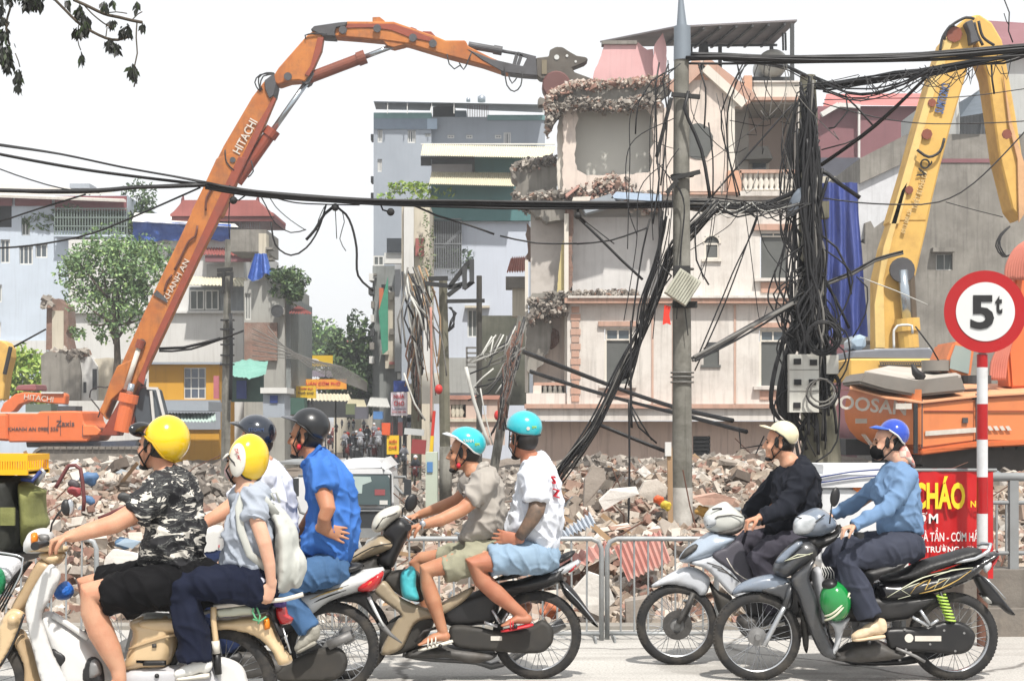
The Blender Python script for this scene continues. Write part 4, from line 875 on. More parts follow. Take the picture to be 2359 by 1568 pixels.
m_=MB();c=P(*KD(1285,375),Y+4.4);m_.tube([c,c+Vector((0,0,.35)),c+Vector((0,0,.7)),c+Vector((0,0,.95))],[.2,.16,.09,.03],10);o=m_.build('roof_finial',M_steel,house)
hp('left_wing_wall',hpink,*px(K6,185,820,372,1340),Y+1.2,.2);hp('left_wing_column',hcol,*px(K6,362,810,378,1250),Y+.3,.3)
ragged(K6,[(150,860),(270,850),(292,960),(250,1120),(180,1200),(150,1180)],Y+.5,.5,wconc,'torn_plaster',4);ragged(K6,[(285,940),(330,960),(330,1020),(290,1060),(262,1050)],Y+1.1,.12,wbrick,'brick_patch',3)
hp('left_balcony_rail',trim,*px(K6,190,1245,380,1262),Y+.3,.3);hp('left_balcony_opening',hdark,*px(K6,230,1262,360,1350),Y+.7,.1);hp('left_balcony_pier',hpink,*px(K6,186,1262,232,1352),Y+.3,.3)
for i in range(4):
 p=P(*K6(252+i*28,1350),Y+.4);q=P(*K6(252+i*28,1262),Y+.4);m_=MB();m_.tube([p.lerp(q,t)for t in(0,.2,.45,.7,1)],[.1,.06,.12,.06,.1],8);m_.build('baluster',wconc,house,smooth=True)
ragged(K6,[(165,800),(180,745),(260,735),(400,745),(420,770),(370,800),(340,830),(260,870),(180,880)],Y-.1,1.6,wconc,'broken_floor_edge',4)
def heap(K,pts,Yc,dep,n,s0,s1,mat,lift=0):
 q=[K(*p)for p in pts];C=[]
 for _ in range(n):
  t=rg.rand()*(len(q)-1);i=int(t);u=t-i;x=q[i][0]*(1-u)+q[i+1][0]*u;y=q[i][1]*(1-u)+q[i+1][1]*u
  C.append(P(x+rg.normal()*2,y+abs(rg.normal())*7+rg.uniform(-3,lift),Yc+rg.rand()*dep))
 m_=MB();chunks(m_,np.array(C),rg.uniform(s0,s1,n)*rg.uniform(.4,1,n),rnd=rg);return stuff(m_.build('rubble',mat,house,fixn=False))
heap(KD,[(190,740),(210,650),(280,610),(400,572),(560,570),(800,560),(1040,530)],Y-.4,1.2,2400,.04,.22,M_rubbrick,8)
heap(KD,[(190,860),(220,740),(330,690),(480,680),(620,700),(780,690),(830,670),(980,660)],Y-.5,1.2,2200,.04,.22,M_rubgrey,20)
heap(KD,[(320,1350),(420,1280),(560,1235),(660,1210),(760,1270),(850,1340),(960,1350)],Y-.1,2,1400,.05,.22,M_rubbrick,40);heap(KD,[(400,1330),(560,1280),(660,1260),(760,1320)],Y-.2,2,900,.05,.22,M_rubbrick,30)
heap(K6,[(150,200),(260,180),(380,175),(420,160),(600,110),(720,120),(860,175)],Y-.1,2,500,.1,.3,M_rubgrey,10)
heap(K6,[(160,780),(260,745),(370,745),(450,735),(600,735),(740,730),(760,745)],Y-.3,1.5,1200,.04,.2,M_rubgrey,10);heap(K6,[(170,860),(200,800),(300,790),(380,760)],Y-.3,1.2,900,.04,.22,M_rubgrey,26)
heap(KC,[(1625,1160),(1720,1120),(1860,1105),(1930,1090)],Y+1.2,1.6,500,.05,.2,M_rubgrey,10);heap(KC,[(1640,1330),(1720,1410),(1850,1400),(1980,1390)],Y+.8,1.4,900,.05,.2,M_rubgrey,20)
for K_,a,mt,nm in((K6,[(620,215),(650,180),(905,195),(905,235)],pm('pale_blue_sheet',(186,206,230),amt=.3),'fallen_sheet'),(K6,[(450,245),(620,190),(660,250),(480,300)],pm('grey_sheet',(156,164,172),amt=.3),'fallen_sheet'),(K6,[(365,195),(435,145),(445,150),(375,210)],pm('pink_slab',(206,160,146),amt=.4),'fallen_beam'),(K6,[(400,240),(410,210),(510,205),(500,235)],hcol,'fallen_slab')):
 m_=MB();m_.prism(pr(K_,a,Y-.3),Y-.35,Y+.3);V=m_.v[0];m_.build(nm,mt,house)
hp('awning_board',hwhite,1212,905,1310,930,Y+.2,.4)
#  demolition machines
dor=pm('digger_orange',(206,128,56),(176,98,46),1.2,.8,.6,streak=.4,streakcol=(96,62,46),dirt=.6,dirtcol=(120,84,66),dscale=1.6,spec=.4,bmp=.002)
dorb=pm('digger_orange_bright',(236,122,66),(220,108,58),1.2,.5,.5,dirt=.25,dirtcol=(170,96,66),dscale=1.6)
dred=pm('digger_red_side',(160,72,44),(132,60,44),1.4,.6,.55,dirt=.4,dirtcol=(100,70,62));dgrey=pm('joint_grey',(84,84,88),(60,58,58),2,.6,.6);djaw=pm('jaw_steel',(104,98,90),(78,72,66),2,.7,.6,metal=.3,dirt=.5)
dchr=pm('piston_rod',(196,206,214),amt=.2,rough=.2,metal=.8);dyel=pm('digger_yellow',(232,188,98),(210,166,84),1.2,.5,.6,dirt=.35,dirtcol=(150,110,60));dcyl=pm('cylinder_brown',(142,74,50),(112,60,46),2,.5,.55)
dtrk=pm('track_grey',(132,126,118),(96,90,84),1.5,.6,.85,dirt=.6,dirtcol=(168,158,146));hose=pm('rubber_hose',(40,40,42),amt=.3,rough=.6);dwht=pm('decal_white',(226,222,212),(200,190,176),8,.6)
def plate(root,name,mat,K,pts,Yc,half,bev=.04):
 """box-section plate from a side outline with softened edges"""
 pl=pr(K,pts,Yc);m_=MB();m_.prism(pl,Yc-half,Yc+half);o=m_.build(name,mat,root)
 if bev:
  b=bmesh.new();b.from_mesh(o.data);es=[e for e in b.edges if e.calc_face_angle(0)>.5];bmesh.ops.bevel(b,geom=es,offset=bev,segments=1,affect='EDGES');b.to_mesh(o.data);b.free()
 return o
def cylpart(root,K,a,b,Yc,r0,r1,split,m0=dcyl,m1=dchr,y2=None):
 p=P(*K(*a),Yc);q=P(*K(*b),Yc if y2 is None else y2);s=p.lerp(q,split);m_=MB();m_.tube([p,s],r0,14);m_.tube([s-(q-p).normalized()*.25,s+(q-p).normalized()*.05],r0*1.25,14);o=m_.build('cylinder',m0,root,smooth=False)
 m_=MB();m_.tube([s,q],r1,12);m_.build('piston_rod',m1,o,smooth=True);return o
Y=55.0
dg=thing('demolition_excavator','orange high reach excavator with a long boom and crushing jaw above the ruined house','excavator',P(150,1100,Y),None)
pxm=lambda n:n/F*Y
plate(dg,'lower_boom',dor,KB,[(700,1568),(770,1430),(960,1000),(1180,540),(1340,195),(1430,0),(1590,-60),(1610,0),(1470,300),(1300,640),(1060,1150),(960,1360),(850,1568)],Y,.42)
plate(dg,'boom_side_web',dred,KB,[(1612,-10),(1470,300),(1300,640),(1060,1150),(960,1360),(940,1470),(900,1440),(1000,1180),(1240,660),(1420,270),(1560,-20)],Y-.43,.03,.01)
plate(dg,'boom_foot',dor,KL,[(1000,500),(1040,420),(1110,210),(1180,60),(1340,-10),(1290,120),(1250,280),(1120,400),(1060,540),(1080,590)],Y-.1,.45)
plate(dg,'upper_boom',dor,KA,[(1340,1240),(1475,965),(1660,650),(1740,545),(1790,530),(1810,570),(1800,640),(1720,830),(1560,1150),(1500,1300),(1450,1420),(1260,1400)],Y,.4)
plate(dg,'boom_side_web',dred,KA,[(1785,640),(1805,645),(1720,835),(1560,1160),(1440,1420),(1410,1400),(1530,1130),(1690,800)],Y-.41,.03,.01)
plate(dg,'pivot_joint',dgrey,KA,[(1740,545),(1800,500),(1815,570),(1800,640),(1770,660),(1745,600)],Y-.05,.44,.02)
plate(dg,'link_section',dor,KA,[(1780,540),(1830,460),(1900,380),(2010,255),(2060,215),(2115,240),(2100,330),(2050,440),(2025,515),(2000,550),(1960,540),(1900,545),(1825,570)],Y,.38)
plate(dg,'link_edge',dred,KA,[(2115,245),(2100,335),(2050,445),(2020,500),(1990,490),(2030,430),(2075,250)],Y-.39,.03,.01)
plate(dg,'elbow_joint',dgrey,KC,[(225,230),(250,205),(350,190),(420,180),(480,175),(470,200),(400,215),(390,250),(395,275),(310,270),(255,245)],Y-.03,.43,.02)
plate(dg,'fore_arm',dor,KC,[(385,190),(480,168),(800,170),(900,205),(1090,270),(1160,300),(1300,300),(1320,340),(1480,420),(1600,470),(1690,500),(1700,530),(1580,525),(1420,470),(1150,400),(900,325),(720,300),(560,285),(390,272)],Y,.34)
plate(dg,'arm_top_rib',dred,KC,[(480,168),(800,170),(900,205),(1080,272),(1075,300),(900,262),(780,215),(640,195),(450,200)],Y-.35,.03,.01)
plate(dg,'arm_tip',dgrey,KC,[(1310,360),(1480,430),(1700,480),(1740,400),(1790,410),(1800,545),(1700,538),(1560,520),(1420,440)],Y-.02,.35,.02)
plate(dg,'arm_bracket',dor,KC,[(650,130),(700,128),(735,155),(740,172),(650,172)],Y,.15,.01)
for a in([(890,225),(920,200),(960,215),(950,250)],[(1000,230),(1060,232),(1095,270),(1060,275)]):plate(dg,'arm_bracket',dred,KC,a,Y,.2,.01)
plate(dg,'lower_bracket',dor,KC,[(720,295),(780,300),(880,325),(800,345),(760,335)],Y,.3,.01)
plate(dg,'link_bracket',dgrey,KC,[(160,590),(165,560),(225,505),(250,530),(215,590),(190,605)],Y,.3,.01)
cylpart(dg,KC,(200,550),(790,325),Y-.1,.2,.09,.66);cylpart(dg,KA,(1545,1190),(2000,545),Y-.1,.22,.1,.52,m0=dred);cylpart(dg,KC,(1320,318),(1660,378),Y-.1,.13,.06,.66,m0=dgrey,m1=dgrey);cylpart(dg,KB,(920,1190),(820,1500),Y-.55,.12,.09,.1,m0=dred,m1=dwht)
for pts in([(1660,378),(1632,480)],[(1690,385),(1655,490)],[(1660,378),(1790,410)]):m_=MB();m_.beam(P(*KC(*pts[0]),Y-.2),P(*KC(*pts[1]),Y-.2),.12);m_.build('linkage',dgrey,dg)
jw=plate(dg,'crusher',djaw,KC,[(1790,420),(1880,410),(1888,365),(1930,343),(1975,345),(2030,380),(2075,405),(2140,415),(2155,432),(2130,455),(2040,490),(2060,520),(2170,560),(2260,600),(2200,640),(2060,620),(2030,600),(1990,640),(1930,640),(1885,600),(1885,570),(1820,565),(1795,540)],Y,.3,.03)
plate(jw,'upper_jaw',djaw,KC,[(1885,370),(1930,340),(1985,345),(2040,385),(2150,420),(2150,445),(2040,488),(2000,560),(1930,540),(1890,470)],Y-.36,.05,.02)if False else None
m_=MB()
for x,y,r in((1937,402,15),(2009,392,8),(2070,432,7),(2043,570,10)):c=P(*KC(x,y),Y-.33);m_.lathe([(0,0),(pxm(r)/2.6,0),(pxm(r)/2.6,.03),(0,.03)],c,seg=14)
m_.build('pin_hole',pm('sky_pin',(214,216,214),rough=.3,amt=.1),jw)
m_=MB();c=P(*KC(1935,595),Y-.35);m_.lathe([(0,0),(.45,0),(.5,.05),(.5,.7),(0,.7)],c,seg=20);m_.build('rotor',pm('rotor_maroon',(110,70,66)),jw)
part('clamp_plate',pm('jaw_plate',(128,118,96)),jw,*px(KC,1832,420,1868,520),Y-.34,.03)
def hoseline(root,K,pts,Yc,r=.025,m=None,name='hose'):
 q=[P(*K(*p),Yc)for p in smoothpoly(pts,25,closed=False)];m_=MB();m_.tube(q,r,5);return m_.build(name,m or hose,root,smooth=True)
for K_,pts in((KC,[(1170,380),(1185,450),(1220,485),(1260,460)]),(KC,[(1255,440),(1285,488),(1315,430),(1340,370)]),(KC,[(1570,470),(1590,600),(1640,642),(1685,600),(1695,510)]),(KC,[(1600,530),(1625,585),(1660,540)]),(KA,[(1795,485),(1700,490),(1665,540),(1690,590)]),(KA,[(1790,487),(1720,500),(1700,560),(1715,590)]),(KA,[(1790,480),(1740,478),(1690,510),(1700,600)]),(KA,[(1640,1050),(1655,1120),(1620,1160)]),(KA,[(1470,980),(1480,1060),(1530,1115)]),(KC,[(180,275),(175,250),(240,236),(330,240)]),(KL,[(880,370),(890,300),(960,262),(1040,268),(1090,250)]),(KL,[(890,380),(940,440),(980,500),(960,560)])):
 hoseline(dg,K_,pts,Y-.45)
for pts in([(1290,430),(1275,500),(1235,530),(1170,660),(1140,720)],[(1125,750),(1090,800),(1075,860)],[(1400,160),(1350,250),(1345,330)]):hoseline(dg,KB,pts,Y-.5,.04,pm('oil_stain',(110,58,40)),'oil_run')
plate(dg,'dark_patch',dgrey,KB,[(1000,880),(1025,850),(1090,910),(1092,935)],Y-.47,.01,0)
for x,y in((1520,1045),):m_=MB();m_.lathe([(0,0),(.1,0),(.1,.03)],P(*KA(x,y),Y-.46),seg=12);m_.build('bolt_cap',dgrey,dg)
for K_,x,y in((KC,440,210),(KC,680,200),(KC,930,265),(KC,1070,305),(KA,1880,500),(KB,925,1195)):m_=MB();m_.lathe([(0,0),(.14,0),(.14,.06)],P(*K_(x,y),Y-.48),seg=12);m_.build('pin_boss',dgrey,dg)
u_=(P(*KA(1655,795),Y)-P(*KA(1548,990),Y)).normalized()
textobj('lettering','HITACHI',dwht,dg,P(*KA(1601,892),Y-.45),u_,Vector((-u_.z,0,u_.x)),.3,.01,bold=.01,width=1.3)
textobj('lettering','KHANH AN',dwht,dg,P(*KB(1150,785),Y-.46),u_,Vector((-u_.z,0,u_.x)),.2,.01,width=1.6)
plate(dg,'counterweight',dorb,KL,[(15,540),(20,515),(200,520),(205,790),(60,780),(20,700)],Y-.1,1.4,.08)
plate(dg,'engine_cover',dorb,KL,[(203,520),(480,520),(500,505),(800,500),(905,505),(925,610),(990,680),(1000,740),(960,795),(203,800)],Y-.1,1.38,.05)
plate(dg,'step_box',pm('digger_orange_light',(244,132,74),amt=.3),KL,[(815,640),(930,640),(992,690),(960,735),(815,740)],Y-1.5,.06,.02)
for x0,x1,y0,y1 in((470,474,545,720),(590,594,545,740),(806,811,640,750)):part('panel_seam',dgrey,dg,*px(KL,x0,y0,x1,y1),Y-1.5,.03)
textobj('lettering','Zaxis',dgrey,dg,P(*KL(640,620),Y-1.5),(1,0,0),(0,0,1),.2,.01);textobj('lettering','KHANH AN 0988 556',dgrey,dg,P(*KL(325,675),Y-1.5),(1,0,0),(0,0,1),.13,.01)
plate(dg,'turntable',dgrey,KL,[(330,800),(960,800),(1340,780),(1350,850),(340,850)],Y,.9,.02)
part('undercarriage_box',pm('navy_dirt',(74,80,96),amt=.5,dirt=.4),dg,*px(KL,680,795,1330,850),Y-1.2,.2)
part('top_rail',M_frame,dg,*px(KL,0,510,480,522),Y-1.45,.06)
def track(root,K,x0,x1,y0,y1,Yc,wdt,mat):
 a=P(*K(x0,y1),Yc);b=P(*K(x1,y0),Yc);r=(b.z-a.z)/2;zc=(a.z+b.z)/2;xa,xb=a.x+r,b.x-r
 m_=MB();pl=[(xa+r*.82*math.cos(t),zc+r*.82*math.sin(t))for t in np.linspace(math.pi/2,3*math.pi/2,12)]+[(xb+r*.82*math.cos(t),zc+r*.82*math.sin(t))for t in np.linspace(-math.pi/2,math.pi/2,12)]
 m_.prism(pl,Yc-wdt*.35,Yc+wdt*.35);tr=m_.build('track_frame',mat,root)
 L1=xb-xa;per=2*L1+2*math.pi*r;n=int(per/.22);m_=MB()
 for i in range(n):
  d=per*i/n
  if d<L1:p=(xa+d,zc+r*.93);an=0
  elif d<L1+math.pi*r:t=(d-L1)/r;p=(xb+r*.93*math.sin(t),zc+r*.93*math.cos(t));an=-t
  elif d<2*L1+math.pi*r:p=(xb-(d-L1-math.pi*r),zc-r*.93);an=math.pi
  else:t=(d-2*L1-math.pi*r)/r;p=(xa-r*.93*math.sin(t),zc-r*.93*math.cos(t));an=math.pi-t
  m_.box((p[0],Yc,p[1]),(.19,wdt,.09),Matrix.Rotation(-an,3,'Y'))
 s=m_.build('track_shoes',mat,tr);stuff(s)
 for i in range(7):
  m_=MB();m_.cyl((xa+L1*i/6,Yc-wdt*.42,zc-r*.5),(xa+L1*i/6,Yc-wdt*.3,zc-r*.5),r*.3,14);m_.build('roller',dgrey,tr)
 return tr
track(dg,KL,330,1450,850,1100,Y-1.6,.6,dtrk);track(dg,KL,330,1450,850,1100,Y+1.4,.6,dtrk)
m_=MB();c=P(*KL(1310,1040),Y-1.95);m_.lathe([(0,0),(pxm(65/4.25),0),(pxm(65/4.25),.3),(0,.3)],c,seg=20);m_.build('drive_wheel',wconc,dg)
plate(dg,'cab',pm('cab_dark',(84,92,100),amt=.5),KL,[(1360,540),(1410,300),(1440,270),(1545,285),(1610,520),(1600,640),(1380,640)],Y+.8,.7,.05)
for a,b in(((1480,300),(1510,620)),((1545,290),(1605,540)),((1440,275),(1550,280))):m_=MB();m_.beam(P(*KL(*a),Y),P(*KL(*b),Y),.09);m_.build('cab_frame',M_frame,dg)
cylpart(dg,KL,(1190,700),(1290,230),Y-.8,.27,.12,.75,m0=dorb);cylpart(dg,KL,(1330,640),(1410,180),Y+.5,.22,.12,.8,m0=dred)
plate(dg,'boom_mount',dred,KL,[(1000,740),(1100,560),(1250,300),(1290,330),(1240,560),(1190,740)],Y-.05,.3,.02)
# ---- small orange digger and a yellow boom beyond it
d2=thing('small_excavator','small orange excavator arm resting behind the large orange machine','excavator',P(60,1100,64))
plate(d2,'boom',dorb,KL,[(20,500),(60,420),(170,335),(260,315),(420,325),(640,322),(665,345),(655,435),(560,430),(300,405),(210,440),(160,500),(60,560)],64,.3);part('hydraulic_bar',M_frame,d2,*px(KL,400,312,620,328),63.6,.1)
plate(d2,'hopper',pm('dusty_maroon',(150,96,100),amt=.4),KL,[(200,300),(230,250),(400,240),(410,300)],65,.8);part('green_box',pm('grey_green_box',(112,124,112)),d2,*px(KL,250,430,500,520),62,1);part('machinery',dgrey,d2,*px(KL,560,450,740,505),62,1)
textobj('lettering','HITACHI',dwht,d2,P(*KL(380,372),63.66),(1,0,-.1),(.1,0,1),.22,.01)
d3=thing('yellow_boom','yellow excavator boom rising at the far left edge','excavator',P(0,1100,60))
plate(d3,'boom',dyel,KB,[(-10,1190),(20,1180),(60,1195),(85,1230),(88,1290),(60,1400),(40,1568),(-40,1568)],60,.4);m_=MB();m_.tube([P(*KB(70,1220),59.5),P(*KB(30,1400),59.5)],.08,8);m_.build('hose',hose,d3)
# ---- orange excavator on the right with its white topped engine cover
Y=26.0
d4=thing('orange_excavator','orange excavator with grey engine cover standing behind the weight limit sign','excavator',P(2200,1105,Y))
orr=pm('doosan_orange',(238,144,86),(226,130,74),1.0,.5,.45,dirt=.22,dirtcol=(178,110,78),dscale=2.2,streak=.2,streakcol=(160,100,70),coat=.15);orl=pm('pale_dusty_orange',(242,178,134),(232,160,116),1.4,.6,.6,dirt=.3,dirtcol=(214,196,176))
def slab3(root,name,mat,K,pts,y0,y1,bev=.05):
 pl=pr(K,pts,y0);m_=MB();m_.prism(pl,y0,y1);o=m_.build(name,mat,root)
 b=bmesh.new();b.from_mesh(o.data);es=[e for e in b.edges if e.calc_face_angle(0)>.5];bmesh.ops.bevel(b,geom=es,offset=bev,segments=2,affect='EDGES');b.to_mesh(o.data);b.free()
 return o
m_=MB();rows=[]
for(y,l)in((1172,505),(1195,492),(1240,480),(1300,472),(1350,478),(1400,500),(1450,545),(1480,600)):
 r_=[]
 for k in range(13):
  t=k/12;x=l+(905-l)*(t**.7);dep=1.5*(1-t)**1.6
  r_.append(P(*KH(x,y),Y+dep))
 rows.append(r_)
vs=[v for r_ in rows for v in r_];m_.add(vs,[(i*13+k,i*13+k+1,(i+1)*13+k+1,(i+1)*13+k)for i in range(7)for k in range(12)])
b0=[Vector((v.x,Y+2.6,v.z))for v in rows[0]];m_.add(rows[0]+b0,[(k,k+1,k+14,k+13)for k in range(12)]);b1_=[Vector((v.x,Y+2.6,v.z))for v in rows[-1]];m_.add(rows[-1]+b1_,[(k,k+1,k+14,k+13)for k in range(12)])
m_.build('counterweight',orr,d4,smooth=False,ang=40)
slab3(d4,'side_panel',orr,KH,[(905,1246),(1210,1212),(1210,1470),(905,1510),(880,1500),(880,1240)],Y+.02,Y+2.6);slab3(d4,'side_door',orr,KH,[(1214,1212),(1900,1172),(1900,1480),(1214,1470)],Y+.03,Y+2.6)
m_=MB();f_=[(502,1160),(700,1212),(905,1240),(1213,1206),(1480,1190),(1900,1165)];k_=[(520,1118),(700,1120),(905,1125),(1213,1140),(1480,1140),(1900,1122)];m_.add([P(*KH(*q),Y+(.5 if i==0 else.1 if i==1 else-.03))for i,q in enumerate(f_)]+[P(*KH(*q),Y+1.9)for q in k_]+[P(*KH(q[0],q[1]+10),Y+(.5 if i==0 else.1 if i==1 else-.03))for i,q in enumerate(f_)],[(i,i+1,i+7,i+6)for i in range(5)]+[(i,i+12,i+13,i+1)for i in range(5)]);m_.build('top_deck',orl,d4)
slab3(d4,'chassis_rail',pm('rail_orange',(226,116,58),amt=.4,dirt=.4,dirtcol=(90,70,60)),KH,[(900,1508),(1215,1462),(1900,1440),(1900,1468),(1215,1500),(905,1540)],Y-.05,Y+2.4,.02)
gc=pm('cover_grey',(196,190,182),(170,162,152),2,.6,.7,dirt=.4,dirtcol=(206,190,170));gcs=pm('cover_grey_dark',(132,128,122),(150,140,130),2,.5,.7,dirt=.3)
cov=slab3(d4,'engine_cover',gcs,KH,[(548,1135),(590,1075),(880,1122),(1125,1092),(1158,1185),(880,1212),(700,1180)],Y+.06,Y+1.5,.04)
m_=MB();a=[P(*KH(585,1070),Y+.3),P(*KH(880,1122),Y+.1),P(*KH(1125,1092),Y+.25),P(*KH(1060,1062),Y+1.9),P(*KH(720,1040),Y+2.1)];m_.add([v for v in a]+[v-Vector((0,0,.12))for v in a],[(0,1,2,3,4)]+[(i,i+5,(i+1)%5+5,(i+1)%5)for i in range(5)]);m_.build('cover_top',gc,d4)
m_=MB();m_.tube([P(*KH(850,1030),Y+.2),P(*KH(870,1075),Y+.2),P(*KH(905,1110),Y+.25)],[.02,.07,.09],8);m_.build('exhaust',hose,d4,smooth=True)
part('dark_strip',hose,d4,*px(KH,862,1250,884,1530),Y-.05,.05);part('panel_seam',dgrey,d4,*px(KH,905,1230,911,1500),Y-.004,.02);part('panel_seam',dgrey,d4,*px(KH,1208,1195,1213,1465),Y-.004,.02)
part('groove',dred,d4,*px(KH,920,1290,1900,1296),Y-.004,.02);part('latch',dgrey,d4,*px(KH,1135,1330,1165,1360),Y-.02,.03)
m_=MB();m_.prism(pr(KH,[(925,1405),(1208,1385),(1208,1412),(925,1432)],Y),Y-.012,Y);m_.build('white_stripe',dwht,d4)
for k in range(4):m_=MB();x=1270+k*34;m_.prism(pr(KH,[(x,1378),(x+20,1376),(x+36,1400),(x+14,1402)],Y),Y-.012,Y);m_.build('white_stripe',dwht,d4)
textobj('lettering','DOOSAN',dwht,d4,P(*KH(592,1256),Y+.42),(1,-.35,-.11),(.1,0,1),.24,.01,bold=.02,width=1.35)
for q in((760,1250,850,1282),(535,1335,600,1362)):
 m_=MB();yy=Y-.01 if q[0]>700 else Y+.72;pbox(m_,*px(KH,*q),yy,.02);m_.build('plate',dwht,d4)
trk=track(d4,KH,880,2100,1480,1720,Y+.5,.6,pm('track_dark',(70,66,62),amt=.5,dirt=.5));part('undercarriage',M_dark,d4,*px(KH,700,1480,1900,1600),Y+1.2,1)
part('machinery',M_dark,d4,*px(KH,480,1450,700,1540),Y+1.6,1)
m_=MB();c=P(*KH(700,1510),Y+.9);m_.ell(c,(.12,.1,.1));m_.build('lamp',M_frame,d4)
cabm=slab3(d4,'cab',pm('cab_orange',(236,140,86),amt=.4,dirt=.3),KH,[(1045,1060),(1048,1000),(1085,905),(1190,895),(1200,960),(1180,1110),(1080,1100)],Y+1.0,Y+2.2,.04)
m_=MB();m_.prism(pr(KH,[(1060,1055),(1065,1000),(1092,925),(1170,940),(1180,960),(1165,1085)],Y+.99),Y+.96,Y+.99);m_.build('cab_window',pm('dusty_glass',(150,164,160),(176,186,178),1.5,.5,.3),cabm)
slab3(d4,'boom',dorb,KH,[(1380,900),(1400,700),(1440,480),(1500,380),(1700,330),(1760,700),(1700,1160),(1400,1170)],Y+.9,Y+1.6,.05)
pkh=pm('pink_hose',(214,130,110),(190,110,95),3,.5,.6)
for k in range(9):hoseline(d4,KH,[(1378+k*14,560),(1384+k*15,480-k*6),(1430+k*14,390-k*4),(1500+k*10,340)],Y+.85-.02*k,.035,pkh)
for k in range(7):hoseline(d4,KH,[(1290+k*13,1120),(1300+k*13,1020),(1340+k*10,930),(1350+k*12,860)],Y+.8,.03,pkh)
m_=MB();m_.cyl(P(*KH(1210,1140),Y+.8),P(*KH(1210,1095),Y+.8),.25,18);m_.build('air_filter',M_dark,d4);m_=MB();m_.cyl(P(*KH(990,1070),Y+1.2),P(*KH(990,1010),Y+1.2),.26,18);m_.build('exhaust_stack',gcs,d4,ang=40)
# ---- yellow excavator beyond it
Y=38.0
d5=thing('yellow_excavator','yellow long boom excavator standing behind the orange excavator','excavator',P(2080,1060,Y))
plate(d5,'main_boom',dyel,KE,[(890,1570),(1000,1200),(1080,900),(1180,560),(1270,300),(1330,230),(1400,160),(1480,150),(1460,330),(1400,560),(1300,900),(1220,1200),(1130,1570)],Y,.5)
plate(d5,'boom_base',dyel,KH,[(640,560),(680,380),(760,130),(960,0),(900,300),(840,560),(850,960),(640,960)],Y,.48)
plate(d5,'boom_side_web',pm('pale_yellow',(240,206,130),amt=.3,dirt=.3),KE,[(905,1570),(1010,1200),(1095,900),(1195,560),(1280,300),(1340,260),(1350,290),(1230,620),(1150,900),(1060,1230),(970,1570)],Y-.52,.03,.01)
plate(d5,'boom_side_web',pm('pale_yellow',(240,206,130),amt=.3),KH,[(640,700),(690,380),(790,60),(830,0),(740,330),(690,560),(700,940),(645,940)],Y-.52,.03,.01)
plate(d5,'fore_arm',dyel,KE,[(1420,150),(1500,130),(1590,190),(1660,310),(1700,520),(1760,860),(1800,1120),(1830,1420),(1790,1560),(1730,1480),(1640,1120),(1560,560),(1480,330)],Y+.2,.4)
plate(d5,'arm_side_web',pm('dusty_pink_yellow',(226,178,130),amt=.4,dirt=.3),KE,[(1700,520),(1760,860),(1850,1150),(1848,1500),(1810,1560),(1800,1120),(1740,880)],Y-.25,.03,.01)
plate(d5,'elbow',dgrey,KE,[(1400,190),(1450,170),(1470,240),(1500,320),(1440,340),(1430,260)],Y-.3,.45,.02)
plate(d5,'body',dyel,KH,[(440,1010),(1010,1010),(1010,1110),(440,1130)],Y-1,1.2);plate(d5,'top_cover',pm('slate_cover',(124,128,136),amt=.4),KH,[(450,1012),(470,965),(640,955),(880,950),(950,1000),(960,1020)],Y-1,1.1)
m_=MB();
for i in range(22):
 for s_ in(0,1):
  a=P(*KH(670+i*13,1015 if s_ else 1042),Y-2.25);b=P(*KH(683+i*13,1042 if s_ else 1015),Y-2.25);m_.beam(a,b,.02)
m_.build('mesh_guard',dgrey,d5)
cylpart(d5,KH,(835,940),(800,505),Y-.7,.24,.12,.35,m0=dyel);m_=MB();m_.tube([P(*KH(800,505),Y-.6),P(*KH(835,540),Y-.6),P(*KH(850,810),Y-.6)],.14,8);m_.build('dark_pipe',pm('brown_pipe',(96,82,66)),d5)
m_=MB();m_.lathe([(0,0),(.3,0),(.3,.1)],P(*KH(798,503),Y-.75),seg=16);m_.build('pin_boss',dgrey,d5)
plate(d5,'mirror_housing',pm('mirror_blue',(170,190,206),rough=.2,amt=.3),KH,[(480,930),(500,880),(560,862),(580,900),(560,960),(500,960)],Y-1,.5,.1)
for pts in([(1290,280),(1300,230),(1330,185),(1360,180)],[(1260,360),(1280,260),(1340,180),(1440,125),(1500,135)],[(1100,1050),(1180,1100),(1260,1060),(1290,970)],[(1530,150),(1560,260),(1640,320)],[(1500,160),(1520,240),(1560,320)]):hoseline(d5,KE,pts,Y-.65,.035)
for k in range(3):hoseline(d5,KH,[(1400,260),(1350,300+8*k),(1320+12*k,370),(1360+10*k,430),(1400,420)],Y-.5,.02)
for pts in([(750,940),(750,840),(770,815),(850,815),(855,860)],):hoseline(d5,KH,pts,Y-1.3,.03,M_frame,'hand_rail')
m_=MB();m_.tube([P(*KH(640,950),Y-1.3),P(*KH(950,945),Y-1.3)],.03,5);m_.build('hand_rail',M_frame,d5)
for t in((1170,940,.13),(1205,720,.1),(1045,1330,.1),(1730,940,.12),(1360,240,.2)):m_=MB();m_.lathe([(0,0),(t[2],0),(t[2],.04)],P(*KE(t[0],t[1]),Y-.58),seg=8);m_.build('rust_spot',dcyl,d5)
u_=(P(*KE(1300,600),Y)-P(*KE(1255,780),Y)).normalized();nrm_=Vector((-u_.z,0,u_.x))
textobj('lettering','SUMITOMO',pm('logo_blue',(92,120,176)),d5,P(*KE(1277,690),Y-.55),u_,nrm_,.22,.01,bold=.01,width=.72)
u_=(P(*KE(1170,1130),Y)-P(*KE(1080,1430),Y)).normalized();nrm_=Vector((-u_.z,0,u_.x))
